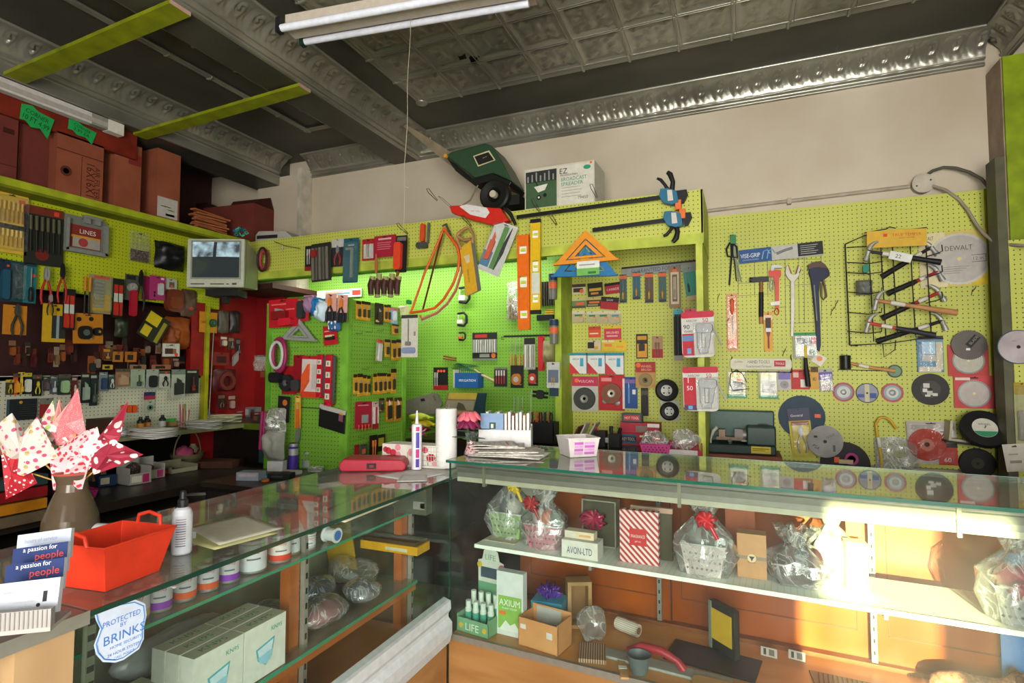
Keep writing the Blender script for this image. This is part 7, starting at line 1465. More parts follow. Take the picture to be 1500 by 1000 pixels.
def box_at(name,label,cat,px,py,z,w,d,h,col,rot=0,patches=(),texts=(),dy=0,dx=0,group=None):
    t=thing(name,label,cat,onZ(px,py,z)+Vector((dx,dy,.0006)),rot,0,group);printed_box(t,w,d,h,col,patches,texts);return t
box_at('carton','teal green toolbox shape behind the plastic bags','box',377,680,ZB,.14,.08,.09,'#12393c|n',.3,dy=.12)
box_at('note_cube','white paper block on the black counter','paper',402,690,ZB,.10,.05,.06,'#bfc0bc',.3,dy=.02)
box_at('tissue_box','pale blue and pink tissue carton on the black counter','box',368,702,ZB,.13,.08,.045,'#8f9ba6',.3,[(-.4,.5,.4,.8,'#b9a0ac')])
box_at('flat_box','white and red flat carton by the glass bowl','box',428,694,ZB,.10,.05,.02,'#c9c6c2',.2,[(-.5,0,.0,1,'#a3242c')])
cyl_thing('tape_roll','orange rimmed roll of tape on the black counter','tape',384,706,ZB,.022,.014,'#b3622f')
box_at('telephone','black telephone among the cartons on the black counter','telephone',412,700,ZB,.13,.07,.03,'#18191b',.3,[(-.3,.3,.2,.6,'#3a3d40')])
box_at('pill_box','small cyan and blue box in front of the tissue carton','box',392,700,ZB,.09,.03,.018,'#2f86a0',.25)
# ================================================================== left wall: items on the lime board and below
OX='#b8741c';DK='#17191a'
def lc(r,lab,c,pr=(),parts=(),cat='tool pack',name='tool_pack',off=.03,tilt=0,bl=None,pl=LB,grp=None):return card(name,lab,cat,r,pl,c,pr,parts,off=off,tilt=tilt,blister=bl,group=grp)
lc((-8,283,40,371),'large yellow card with two rows of amber screwdrivers','#c9a53a',[('r',-.5,-.1,.4,-.02,'#1e1c18'),('r',.2,.34,.4,.42,'#c9542c')],[('upper_drivers','rods6',-.05,.18,.8,.34,.025,'#a3762a','#c9a040'),('lower_drivers','rods6',-.05,-.25,.8,.28,.02,'#b98a2c','#d5b55a')],'screwdriver set','screwdriver_set',bl=(0,0,.95,.9,.03))
lc((36,304,93,389),'dark tool pouch with six pliers shapes and an orange top','#22251f',[('r',-.5,.36,.5,.5,'#6b2a1c'),('c',-.05,-.32,.17,'#6b2018'),('r',.25,.38,.38,.46,'#c9402a')],[('tools','rods6',0,.02,.86,.6,.02,'#15150f','#4a4630')],'tool set','tool_set_pack',tilt=-.03)
t=lc((95,319,155,372),'grey plastic tool case with handle and red picture label','#6d706a',[('r',-.36,-.36,.38,.26,'#7c2a22'),('r',-.3,-.34,.36,-.05,'#9a958c'),('t','LINES',.05,.1,.12,'#d5cfc6'),('r',-.34,-.08,.36,-.02,'#c08a2a'),('c',-.05,-.2,.12,'#a33a3c')],[('frame_bottom','round',0,-.46,1,.1,.03,'#7d807a'),('frame_left','round',-.47,-.05,.07,.86,.03,'#7d807a'),('frame_right','round',.47,-.05,.07,.86,.03,'#7d807a'),('handle_bar','round',.12,.52,.46,.08,.025,'#7d807a'),('handle_post','blades2',.12,.42,.5,.16,.02,'#7d807a')],'tool case','tool_case')
lc((190,340,219,384),'clear bag with brown metal bits at its bottom','blister',[('r',-.45,-.48,.45,-.10,'metal_bits')],[],'bag','bag_of_bits',bl=(0,-.2,.9,.6,.03))
bare('knee_pad','black cap shaped fabric pad hanging near the television','pad',(227,354,269,397),LB,[('fabric','bag',0,0,1,.95,.10,'#0f1113|s'),('ear','round',-.35,.3,.3,.25,.05,'#0f1113')],off=.02)
lc((-8,379,14,441),'dark blue pack cut by the left photo edge','#142a3c',[('c',.35,.36,.1,'#c9402a')],[('blue_tool','round',.1,-.1,.5,.7,.03,'#1c4a63')])
lc((15,384,53,443),'teal pack holding a black handled screwdriver','#123a42',[('r',0,-.5,.5,.42,'#1f6a72'),('c',.38,.2,.08,'#d5452c')],[('screwdriver','driver',.25,-.05,.2,.84,.02,'#15151a',STEEL)],bl=(-.2,0,.5,.9,.03))
def lp(r,lab,c,sh='pliers',c2=CHROME,cat='pliers',name='pliers',tilt=0,off=.05):return bare(name,lab,cat,r,LB,[('tool_body',sh,0,0,1,1,.025,c,c2)],off=off,tilt=tilt)
lp((56,390,76,446),'red handled pliers with chrome jaws and white tag','#a31c24');lp((81,386,98,444),'red and black bolt cutters hanging right of the red pliers','#9a1a20',c2=K);lp((66,430,78,462),'black pliers partly hidden under the red pliers',K)
lc((4,447,39,490),'orange card with black slip joint pliers',OX,[],[('pliers','pliers',.05,0,.6,1.1,.025,'#22251f','#3f4038')]);lc((62,445,96,501),'yellow card with a black clear fronted box','#c29a1c',[('r',-.1,-.4,.5,.2,'#2b2f2c'),('r',.1,-.42,.22,.2,'#8a9aa0'),('c',.15,.36,.08,'#2b2a24')],[],off=.02)
for k,(r,lab)in enumerate((((92,423,110,483),'left'),((165,408,181,465),'right'))):lc(r,'black pack with two red and white level shapes, %s of two on the left wall'%lab,'#1a1a1a',[('r',-.4,-.44,.4,.34,'#b02a1c'),('r',-.4,-.1,.4,.12,'#b9bcb4'),('r',-.04,-.5,.04,.4,'#1a1a1a')],[('levels','blades2',0,-.3,.7,.3,.015,'#b02a2a','#b33220')],grp='twin level packs on the left wall',off=.06)
lc((130,403,163,459),'clear pack of chrome sockets on a yellow base','#8f8a66',[('r',-.4,-.45,.45,-.0,'#b9932c'),('r',-.3,.4,.4,.48,'#c9502a')],[('sockets','hrods8',-.1,0,.4,.72,.02,CHROME)],'socket set','socket_set',bl=(0,0,.92,.92,.03))
lp((119,405,133,460),'black hooked tool left of the socket set','#1c1c1a','rods2',OX,'tool','hook_tool');lc((183,402,202,440),'grey card with a chrome scraper head','#4a4c48',[('r',-.4,.3,.3,.46,'#22221f')],[('head','disc',0,0,.7,.5,.02,'#a9aba6|m')]);lp((189,425,198,463),'red handle hanging from the scraper card','#a3142c','round',cat='handle',name='scraper')
lc((107,459,151,503),'orange card with two black drill accessories',OX,[('c',-.3,.3,.08,DK),('c',.1,.32,.08,DK)],[('round_tool','tape',-.15,-.14,.4,.44,.03,'#15161a','#6a6c68|m'),('second_tool','disc',.28,-.1,.3,.4,.03,'#15161a','#a3762a')],tilt=-.04)
lc((208,405,229,439),'pink card with a dark tool, behind the brighter pink card','#8c1f48',[],[('tool','driver',.2,0,.3,.8,.02,DK)],off=.02);lc((219,404,242,439),'bright magenta card with a white cutter','#a33068',[('r',.2,.36,.4,.44,'#d5c9cc')],[('cutter','round',.15,-.05,.3,.5,.02,'#b5b9bb')],off=.05)
lc((240,408,259,424),'small white card with an orange picture','#b0b0a4',[('r',-.1,-.3,.3,.2,'#5f5a50'),('c',.1,-.2,.14,'#c9502a')]);bare('leather_pouch','reddish brown leather tool pouch below the white card','pouch',(240,424,265,457),LB,[('leather','round',0,0,1,1,.04,'#6b2e20|s'),('pocket','round',0,-.1,.7,.5,.055,'#7c3826|s')],off=.02)
bare('clear_bag','clear brownish bag with a red dot beside the leather pouch','bag',(265,424,288,464),LB,[('film','bag',0,0,1,1,.03,'#5b453a|s'),('red_dot','disc',0,-.2,.2,.12,.035,'#c9402a')],off=.02)
bare('leather_glove','orange brown leather work apron hanging below the pouch','leather apron',(237,463,276,512),('X',-4.13),[('leather','bag',.05,0,1,.96,.07,'#9a4a18|n'),('fold','bag',-.2,-.1,.5,.7,.09,'#8a4216|n')],off=0)
lc((208,459,243,500),'black and yellow boxed pack hanging tilted in front of the apron','#1b1f14',[('r',-.45,.05,.1,.46,'#c9b01f'),('r',-.4,-.42,-.05,-.05,'#c2aa20'),('r',.25,-.45,.42,.35,'#8f8220')],[],off=.14,tilt=.5);lc((238,503,263,522),'small white picture card at the hem of the apron','#bdbcb2',[('r',-.36,-.3,.1,.12,'#3c2420'),('r',.1,-.3,.3,.1,'#8c5a48'),('c',.3,-.36,.14,'#d5452c'),('t','GLOVES',-.05,.34,.14,'#4a4740')],[],'card','picture_card',off=.12,tilt=-.02)
lp((197,395,212,455),'black hanging cable tool right of the red handled scraper',K,'pliers',K,'tool','cable_tool');bare('grey_green_pack','dull green blister below the twin level pack','tool pack',(168,466,188,494),('X',-4.2),[('blister','bag',0,0,1,1,.04,'#2f3a28|s')])
lc((292,457,318,487),'orange card with green oval tool next to the red bay','#c07f1c',[('t','TAPE',-.3,0,.12,'#3f2e14',.3)],[('oval_tool','disc',.2,-.02,.4,.6,.025,'#2c4a34|s','#4c6a4c')],off=.04)
for k,(r,c,lab)in enumerate((((319,455,335,488),'#5d564e','crumpled silvery packet hanging in the red bay'),((337,455,351,488),'#2f2a2b','dark grey packet right of the silvery one'),((263,432,272,460),'#3c2f28','narrow brown bag by the apron'),((270,464,282,485),'#22201e','dark ring packet near the orange card'),((268,495,286,510),'#4a4230','dim cream edged card behind the apron'))):bare('packet',lab,'packet',r,('X',-4.16),[('film','bag',0,0,1,1,.03,c+'|s')])
# dim shelf stock in the maroon recess
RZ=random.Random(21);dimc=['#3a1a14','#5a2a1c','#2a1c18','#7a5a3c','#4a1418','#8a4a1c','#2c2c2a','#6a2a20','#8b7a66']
for i in range(34):
    px=12+i*8.3;py=498+RZ.uniform(-4,24);w_=RZ.uniform(7,12);h_=RZ.uniform(14,30)
    if i in(5,6,12,13):continue
    lab='dim %s packet hanging in the maroon recess, %s the %s'%(('brown','red brown','dark','tan','maroon','orange','grey','rust','beige')[i%9],('left of','below','right of')[i%3],('blue pack','orange pliers card','yellow box card','socket set','drill accessory card','scraper','pink cards','leather apron','picture card','twin levels','red bay post','tool pouch')[i//3])
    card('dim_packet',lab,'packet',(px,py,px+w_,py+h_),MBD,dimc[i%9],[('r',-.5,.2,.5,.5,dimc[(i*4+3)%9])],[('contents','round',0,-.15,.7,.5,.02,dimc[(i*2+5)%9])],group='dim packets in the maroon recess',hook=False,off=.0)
for k,(r,c)in enumerate((((165,515,180,530),'#a8641c'),((183,515,200,530),'#a8601a'),((150,534,165,541),'#b9952c'),((190,534,214,541),'#8a6a50'),((222,534,250,541),'#8f5c44'))):lc(r,('orange tool card, left of two under the apron','orange tool card, right of two under the apron','bright yellow strip label on the white board edge','pinkish strip of small packets on the white board edge','second pinkish strip of packets nearer the red post')[k],c,[('r',-.3,-.3,.2,.2,'#1e1a14')],[],off=.02,pl=('X',-4.16),name='strip_card')
# stock on the white pegboard
W9=[((8,556,20,578),'#3a3a24','#b9a53a','dark pack with yellow drill shape at the far left of the white board'),((19,547,29,578),'#b5461c','#d5942a','orange and red narrow pack on the white board'),((26,545,36,577),'#c9a52a','#c9a52a','yellow bent handled pack on the white board'),
      ((33,546,46,577),'#1d2422','#c9c9c0','dark pack with white and red label on the white board'),((47,549,61,580),'#17181a','#c9b42c','black pack with yellow top and red dot'),((63,552,72,572),'#3a3838','#5a4a4c','small grey pack of bits on the white board'),((73,550,84,577),'#4a5054','#a9b0b4','silver and grey pliers pack on the white board'),
      ((85,548,103,578),'#2c342c','#8fae80','dark pack with a pale green curved handle'),((104,551,113,592),'#5c1a1c','#c9c0b4','narrow dark red pack with white marks'),((118,546,132,590),'#1d2420','#8a9a8c','tall dark pack with grey hook blade'),((131,547,143,594),'#1f2826','#3f4a44','tall dark green pack with red ended tool'),
      ((145,545,157,573),'#6a747c','#2c3f5c','grey blue pack with navy brush'),((158,548,168,570),'#3a4440','#c9d0c8','dark pack with white stripe'),((169,540,190,566),'#8c6a50','#a88a6c','tan clear pack with a red header'),((191,541,212,568),'#93a08c','#2f4a34','pale clear pack with thin dark green bits'),
      ((214,541,232,570),'#9aa09a','#1c1e20','pale clear pack with a black clip'),((233,543,249,568),'#b3b5a6','#1b1b1b','white card with square black and orange clamp'),((251,541,271,582),'#a5ac9c','#2a2c2c','long green topped pack with a black clamp'),((272,541,291,576),'#1b1c1c','#6a1c1c','big black pack above a red card on the white board')]
for i,(r,c,c2,lab)in enumerate(W9):
    card('tool_pack',lab,'tool pack',r,WB,c,[('r',-.5,.32,.5,.5,('#b9a52c','#4a4a3c','#6f7a70')[i%3]),('c',.1,-.1 if i%2 else .4,.12,'#d0452a')]if i in(0,1,3,4,7,13,16,17)else[('r',-.4,.36,.3,.44,'#9a9a8c')],[('tool',('pliers','knife','driver','round')[i%4],0,-.1,.6,.6,.02,c2,c2)],off=.03)
card('tool_pack','wide dark blue and black pack low on the white board','tool pack',(10,584,54,615),WB,'#1a2022',[('r',-.5,-.5,-.42,.5,'#2c4a54'),('c',-.05,.34,.07,'#b5882a')],[('rods','hrods6',.15,-.05,.6,.6,.01,'#2a3030')],off=.02)
card('tool_pack','red and grey small pack right of the wide dark one','tool pack',(58,583,76,612),WB,'#8a2420',[('r',-.5,.2,.5,.5,'#6a6c64')],[],off=.01)
card('small_card','small red and blue card under the black clip pack','small pack',(211,574,227,585),WB,'#2a2c58',[('r',-.5,-.5,.5,.0,'#9a2a44')],[],off=.02);card('small_card','tiny clear pack with a ring under the red and blue card','small pack',(212,587,226,603),WB,'#a3aa98',[],[('ring','ring',0,-.1,.7,.5,.01,'#5f7a64')],off=.02)
t=thing('string','thin white string hanging down the yellow green post','cord',onX(312,450,-4.08));m=MB();m.tube([onX(px,py,-4.08)-t.location for px,py in((313,485),(311,520),(309,560),(307,595),(306,612))],.0035,'#8d8a80',6);m.build('cord',t)
bare('coil_pack','pinkish clear bag with a ring of hose in the red bay','coil',(312,540,345,573),('X',-4.10),[('film','bag',0,0,1,1,.03,'#4a1418|s'),('hose_ring','ring',0,-.05,.7,.8,.045,'#6a2a28')]);bare('pointed_packet','silver pointed packet hanging in the red bay','packet',(340,514,347,536),('X',-4.1),[('film','saw',0,0,1,1,.02,'#8f8a86')]);card('picture_card','red framed card with white lines in the red bay','card',(312,516,336,535),('X',-4.12),'#7a2420',[('r',-.3,-.3,.3,.2,'#3a1414')],[],off=.0)
bare('hand_sprayer','clear plastic hanging tool with bright white line near the peninsula','tool',(372,515,402,548),('Y',2.9),[('film','bag',0,0,1,.7,.04,'film'),('white_rod','hrods2',.1,.2,1,.12,.02,'#c9d0d0'),('brown_block','box',.15,-.5,.4,.25,.02,'#7a4a24')])
# ---- on the left desk
DZ=1.0315
def dk(px,py,z=DZ,dx=0,dy=0):return onZ(px,py,z)+Vector((dx,dy,0))
for k,(px,py,c,lab)in enumerate(((195,632,'#1a1c1c','first orange labelled dark bottle on the desk'),(205,630,'#1f1b18','second dark bottle with orange label'),(228,628,'#1c1c1e','black tin on the left desk'),(303,612,'#8a8f94','white tube standing near the yellow post'),(296,618,'#2c6a74','teal lidded jar on the desk'))):
    t=thing('bottle',lab,'bottle',dk(px,py,dy=.05),0,0,'bottles on the left desk');m=MB();m.lathe([(.022,0),(.024,.07),(.012,.085),(.012,.10),(0,.10)],c+'|s',n=16);m.build('bottle_body',t);m=MB();m.lathe([(.0245,.015),(.0245,.055)],'#b9782c' if k<2 else '#a9aaa4',n=16);m.build('label',t)
for k in range(3):bare('bottle_spout',('left','middle','right')[k]+' orange bottle spout sticking up behind the desk bottles','spout',(176+k*8,593,183+k*8,604),('X',-4.145),[('cap','round',0,0,.8,1,.02,'#d9521c')],group='orange spouts behind the desk')
t=thing('carton','small brown open carton on the left end of the desk','box',dk(158,640,dx=-.05));printed_box(t,.12,.14,.12,'#3c2418|n');t=thing('bag_of_bits','crumpled clear bag beside the brown carton','bag',dk(178,640));m=MB();m.blob((0,0,.03),(.05,.05,.03),'film_milky',14,8,seed=5,amp=.1);m.build('film',t)
t=thing('tape_roll','tan roll of tape with green top on the desk','tape',dk(240,624,dy=.05));m=MB();m.cyl((0,0,0),(0,0,.035),.055,None,'#8a7242',22);m.build('roll',t);m=MB();m.cyl((-.01,0,.0355),(-.01,0,.055),.045,None,'#2aa84a',20);m.build('green_lid',t)
t=thing('pencil_holder','bundle of green, tan and pink pens standing on the desk','pens',dk(268,626));m=MB()
for k in range(12):m.cyl((-.03+.006*k,.012*math.sin(k*2),0),(-.035+.0075*k,.02*math.sin(k*2),.15+.03*math.sin(k)),.005,None,('#3f7a3c','#a8864a','#a34a6a','#b9b9a4')[k%4],6)
m.build('pens',t)
sheets=[((215,641),.24,.17,'#c9c7c2','stack of white papers at the front of the desk'),((290,628),.22,.14,'#b5b5ac','dim paper pile in the middle of the desk'),((320,618),.26,.14,'#c9c9a8','yellowish stack of booklets at the desk corner'),((330,612),.2,.14,'#9a9a96','loose grey papers behind the booklets')]
for k,((px,py),a,b,c,lab)in enumerate(sheets):
    t=thing('paper_stack',lab,'paper',dk(px,py,dy=.04),.2*k)
    for j in range(7):q=.04*math.sin(j*2+k);sheet(t,[(-a/2+q,-b/2),(a/2+q,-b/2+q),(a/2,b/2),(-a/2,b/2)],.002+j*.009,c,'sheet',.0015,.003,4,j)
for k,(px,py,c,w_,h_,lab)in enumerate(((365,603,'#7b7f80',.12,.09,'grey and white round packed goods at the desk corner'),(385,598,'#2a2f20',.14,.07,'green and black striped carton near the peninsula'),(392,622,'#9a8f8a',.14,.10,'white carton with red and blue print near the peninsula'),(378,610,'#3a3a34',.12,.06,'dark carton under the striped one'))):
    t=thing('carton',lab,'box',onZ(px,py+8,1.031)+Vector((0,.04,.001)),.1);printed_box(t,w_,.08,h_,c,[(-.4,.2,-.1,.8,('#b9b9b0','#4f8a2a','#b03a2c','#8a4a2a')[k]),(.1,.2,.4,.8,('#4a4a46','#b9b9b0','#3a6a9a','#1c1c1a')[k])])
# ---- shelves under the desk
t=thing('wicker_basket','wicker basket with tall hoop handle holding pink cloth under the desk','basket',onZ(287,676,.701)+Vector((.0,-.08,.002)));m=MB();m.lathe([(.09,0),(.12,.05),(.125,.08),(.115,.08),(.08,.01)],'#6f6448|n',n=26);m.build('basket_body',t)
m=MB();m.tube([(.0,.12*math.cos(a),.07+.20*math.sin(a))for a in[i*PI/14 for i in range(15)]],.006,'#7a7050',6);m.build('hoop_handle',t)
t2=thing('pink_cloth','pink cloth bundle in the wicker basket','cloth',t.location+Vector((.0,-.03,.07)));m=MB();m.blob((0,0,.02),(.06,.06,.05),'#b04a6c|r',14,10,seed=2,amp=.12);m.build('cloth',t2)
t2=thing('cream_jar','small cream pot in the wicker basket','pot',t.location+Vector((.0,.05,.08)));m=MB();m.lathe([(.03,0),(.045,.03),(.02,.06),(.022,.07),(0,.07)],'#8d8a6c|s',n=18);m.build('pot',t2)
def opened(lab,px,py,z,w,d,h,col,pr,dx=-.03,rot=PI/2-.1,name='display_carton'):
    t=thing(name,lab,'box',onZ(px,py,z)+Vector((dx,0,.002)),rot);m=MB()
    for(x0,x1,y0,y1,z1)in((-w/2,w/2,-d/2,-d/2+.003,h*.45),(-w/2,w/2,d/2-.003,d/2,h),(-w/2,-w/2+.003,-d/2,d/2,h*.7),(w/2-.003,w/2,-d/2,d/2,h*.7)):m.box(x0,x1,y0,y1,0,z1,col)
    m.box(-w/2,w/2,-d/2,d/2,0,.003,col)
    for(u0,v0,u1,v1,c)in pr:m.box(u0*w,u1*w,-d/2-.0008,-d/2,v0*h,v1*h,c)
    m.build('carton_body',t);return t
opened('open display carton with magenta square, left of two under the desk',200,708,.701,.14,.16,.16,'#9a9890',[(.1,.05,.4,.4,'#a3245c'),(-.4,.1,.05,.35,'#c9c3b4')])
opened('open display carton with pink scarf, right of the first under the desk',222,700,.701,.14,.15,.14,'#a5a29a',[(.1,.05,.4,.4,'#b03a6c'),(-.3,.1,.0,.35,'#b9a78c')])
t=thing('pink_scarf','hot pink fabric in the right display carton','fabric',onZ(222,698,.701)+Vector((-.05,0,.06)));m=MB();m.blob((0,0,0),(.05,.05,.02),'#a82a58|r',12,8,seed=6,amp=.12);m.build('fabric',t)
t=thing('glitter_bag','bag of glittering beads in the left display carton','bag',onZ(200,706,.701)+Vector((-.05,0,.07)));m=MB();m.blob((0,0,.01),(.05,.05,.05),'metal_bits',12,8,seed=7,amp=.1);m.build('film',t)
opened('shallow cream tray beside the display cartons under the desk',262,690,.701,.20,.22,.07,'#8d8a72',[],name='tray')
t=thing('flat_carton','brown folded carton right of the wicker basket','box',onZ(320,685,.701)+Vector((-.05,.05,.002)),.4);printed_box(t,.3,.2,.05,'#4a2c20|n')
for k,(px,py,c,lab)in enumerate(((255,712,'#5a2c18','dark red book lying on the lower shelf'),(300,700,'#b0ab9a','white booklet at an angle on the lower shelf'),(240,725,'#3a1a14','brown booklet behind the spray bottle'),(300,722,'#8f8f86','grey booklet on the lower shelf near the counter'))):
    t=thing('book',lab,'book',onZ(px,py,.601)+Vector((0,0,.002)),.6);m=MB();m.box(-.12,.12,-.08,.08,0,.018,c+'|n');m.box(-.118,.122,-.078,.078,.003,.015,'#b5b09f');m.build('book_block',t)
t=thing('tray_cabinet','dark cabinet with red, orange and grey trays behind the vase','cabinet',(-3.31,1.2,0));m=MB();m.box(-.075,-.02,-.55,.55,.702,.94,'#15171a');m.build('cabinet_body',t)
for z,c,nm in((.83,'#8f1218','red_tray'),(.77,'#c07a14','orange_tray'),(.71,'#6a5a44','grey_tray'),(.89,'#2f4347','dark_tray')):m=MB();m.box(-.02,.03,-.55,.55,z,z+.05,c+'|n');m.build(nm,t)
t=thing('plastic_basket','magenta perforated basket with scissors on the shelves behind the vase','basket',onZ(120,733,.72)+Vector((-.06,0,.002)),PI/2);perforated_basket(t,.18,.12,.05,'#8a1f58')
t=thing('scissors','red scissors lying in the magenta perforated basket','scissors',onZ(120,731,.72)+Vector((-.06,0,.04)),.5);m=MB();m.tube([(-.05,0,0),(-.02,.02,.01),(.0,.0,.01),(-.02,-.02,.01),(-.05,0,0)],.005,'#b02028',6);m.box(0,.07,-.006,.006,.008,.012,STEEL);m.build('blades',t)
RC=random.Random(4)
for k in range(16):
    px=140+RC.uniform(0,160);py=718+RC.uniform(0,24)-(px-140)*.10;c=['#3a3f40','#1c4a7a','#8a8478','#5a1418','#24201c','#9a948a'][k%6]
    t=thing('shelf_oddment','%s oddment among the clutter on the lowest shelf, %s'%(('grey metal','blue wrapped','pale plastic','dark red','black','cream')[k%6],('behind the red basket','left of the spray bottle','behind the paper roll')[k//6]),'oddments',onZ(px,py,.602)+Vector((0,0,.02)),k,0,'oddments on the lowest shelf');m=MB();m.blob((0,0,0),(.05+.02*RC.random(),.03,.018),c+'|s',12,8,seed=k,amp=.12);m.build('oddment',t)
# ---- cartons on the top shelf
def shelf_box(r,name,lab,col,depth=.30,X=-4.05,patches=(),texts=(),tilt=0):
    p,w,h,rz=place(('X',X),r);w*=.96;t=thing(name,lab,'carton',(X,p.y,2.602),rz,tilt);zb=p.z-h/2;h2=p.z+h/2-2.602
    m=MB();m.box(-w/2,w/2,0,depth,0,h2,col)
    for(u0,v0,u1,v1,c)in patches:m.box(u0*w,u1*w,-.0008,0,v0*h2,v1*h2,c)
    m.build('carton_body',t)
    for(s_,u,v,hh,c,ww,ro)in texts:m=MB();m.text(s_,u*w,v*h2,hh*h2,c,-.0016,ww*(w if not ro else h2),ro);m.build('lettering',t)
    return t
shelf_box((-30,150,26,262),'carton','dark red brown carton at the left edge of the top shelf','carton_red',patches=[(.0,.2,.6,.21,'#3c1610'),(.1,.701,.4,.63,'#3c1610')])
shelf_box((28,185,84,275),'carton','tall plain dark carton second on the top shelf','carton_red',X=-4.10)
shelf_box((84,203,152,290),'carton','brown air filter carton printed 16X16X1 lying on its side','carton_brown',X=-4.02,patches=[(-.5,.72,.5,.735,'#4c2418'),(.02,.0,.03,.701,'#3c1a12')],texts=[('AIR FILTER',.37,.32,.085,'#3a1c12',.55,-PI/2),('16X16X1',.22,.34,.13,'#3a1c12',.55,-PI/2)])
t=bpy.data.objects[-1]if False else None
m=MB();p=onX(97,250,-4.018);t=[o for o in bpy.data.objects if o.get('label','').startswith('brown air filter')][0];q=p-t.location;m.lathe([(.018,0),(.018,.0012),(.034,.0012),(.034,0)],'#55291c',(q.y,-.0004,q.z),22,'y');m.build('round_mark',t)
shelf_box((168,209,207,303),'carton','upright reddish carton with faint printed square','carton_brown',patches=[(.0,.701,.5,.86,'#7a2a22')]);shelf_box((230,222,264,323),'carton','upright carton with a white shipping label','carton_brown',patches=[(-.45,.05,.42,.33,'#b5b1a8'),(-.3,.2,.1,.21,'#4c463e'),(.0,.16,.3,.17,'#4c463e'),(-.1,.08,.3,.11,'#6a645c')])
t=thing('carton','large dark open carton at the far end of the top shelf','carton',(-4.25,3.72,2.602),.1);m=MB();m.box(-.28,.28,-.13,.13,0,.34,'carton_red');m.prism([(-.28,.34),(.28,.34),(.24,.46),(-.18,.46)],.11,.13,'#3c1c14');m.box(-.40,-.28,-.10,.1,0,.40,'#2a120e|n');m.build('carton_body',t)
for i in range(9):
    p=onX(310,327-i*5.2,-4.05);t=thing('wood_shim','thin orange brown slat of the untidy stack on the top shelf, %s'%('lowest','second from the bottom','third from the bottom','fourth from the bottom','in the middle','fourth from the top','third from the top','second from the top','topmost')[i],'slat',(-4.06+.01*math.sin(i*2),p.y+.02*math.sin(i*3),2.604+i*.0185),PI/2+.14*math.sin(i*1.7),.0,'slats stacked on the top shelf');m=MB();m.box(-.15,.15,-.02,.03,0,.013,'#a8623a|n');m.build('slat',t)

for k,(px,py,z,c,w_,h_,lab)in enumerate(((150,712,.701,'#1c3a5a',.10,.07,'small dark blue carton at the left end of the upper shelf under the desk'),(138,704,.701,'#7a6a4c',.08,.09,'tan carton behind the vase flowers on the upper shelf'),(240,694,.701,'#5c1a20',.08,.04,'dark red flat box between the display cartons and the tray'),(325,668,.701,'#6a4630',.12,.10,'brown carton at the far right of the upper shelf'),(340,610,1.0315,'#3f5f78',.10,.05,'blue grey box on the desk near the red bay'),(352,605,1.0315,'#b9b2a2',.06,.12,'tall pale box at the desk corner'),(372,612,1.0315,'#7c2422',.07,.05,'small dark red box at the desk corner'),(140,636,1.0315,'#7a2018',.07,.07,'small rust red carton behind the vase flowers on the desk'),(120,640,1.0315,'#b5b0a0',.06,.05,'small cream carton with red stripe on the desk'),(60,645,1.0315,'#b0741c',.09,.07,'orange carton at the left end of the desk'))):
    t=thing('carton',lab,'box',onZ(px,py,z)+Vector((.0,.02,.001)),PI/2-.2);printed_box(t,w_,.06,h_,c+'|n',[(-.4,.2,.1,.8,('#b9b09a','#3c2418','#8a1c20')[k%3])])
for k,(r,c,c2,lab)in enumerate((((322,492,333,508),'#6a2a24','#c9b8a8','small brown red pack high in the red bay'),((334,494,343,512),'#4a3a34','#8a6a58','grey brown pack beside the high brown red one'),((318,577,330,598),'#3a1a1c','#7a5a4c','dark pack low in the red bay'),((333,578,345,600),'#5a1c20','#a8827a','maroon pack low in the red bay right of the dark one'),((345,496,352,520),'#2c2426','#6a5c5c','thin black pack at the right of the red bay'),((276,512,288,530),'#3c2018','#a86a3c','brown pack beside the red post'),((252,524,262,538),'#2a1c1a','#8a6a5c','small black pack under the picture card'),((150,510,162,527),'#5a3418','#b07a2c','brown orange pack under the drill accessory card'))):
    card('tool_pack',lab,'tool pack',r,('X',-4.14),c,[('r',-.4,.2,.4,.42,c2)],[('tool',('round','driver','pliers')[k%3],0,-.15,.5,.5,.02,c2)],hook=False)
# ================================================================== inside the left glass counter
CZ=.8508
def solvent_can(px,y,x,band,lab,r=.028,h=.085,body='#b9b4b8',txt='Oatey',kind='can'):
    t=thing('solvent_can',lab,'can',(x,y,CZ),.9,0,'cans on the upper glass shelf');m=MB();m.lathe([(r*.96,0),(r,.003),(r,h-.010),(r*.96,h-.008)],'#8d8b88|m',n=26)
    if kind=='can':m.lathe([(r*.96,h-.008),(r*.8,h-.012),(r*.4,h-.012),(r*.38,h+.006),(0,h+.006)],'#8d8b88|m',n=22)
    m.build('can_body',t);m=MB();R=r*1.012;m.lathe([(R,.008),(R,h*.30)],band,n=26);m.lathe([(R,h*.30),(R,h*.86)],body,n=26);m.build('label',t)
    m=MB();g,fs,gw,gh=text_geo(txt);k=.013/gh;rr=R*1.015;m.lathe([(rr*.0,0)]*2,body)if 0 else None
    m.add([((rr*math.cos((a-gw/2)*k/rr-PI/2)),rr*math.sin((a-gw/2)*k/rr-PI/2),h*.60+b*k)for a,b in g],fs,'#b0222e');m.add([(rr*math.cos(a-PI/2),rr*math.sin(a-PI/2),z)for z in(h*.42,h*.47)for a in(-.5,-.25,0,.25,.5)],[(i,i+1,6+i,5+i)for i in range(4)],'#5a6270');m.build('lettering',t)
    if kind=='tub':m=MB();m.lathe([(r*1.05,h*.9),(r*1.05,h),(0,h)],'#c9cbcc|s',n=26);m.build('lid',t)
    return t
G=dict(r=.031)
cy=[(.905,'#7e3c9c'),(.955,'#c9a97c'),(1.015,'#8438ae'),(1.085,'#d4582c'),(1.155,'#d4582c'),(1.225,'#8438ae')]
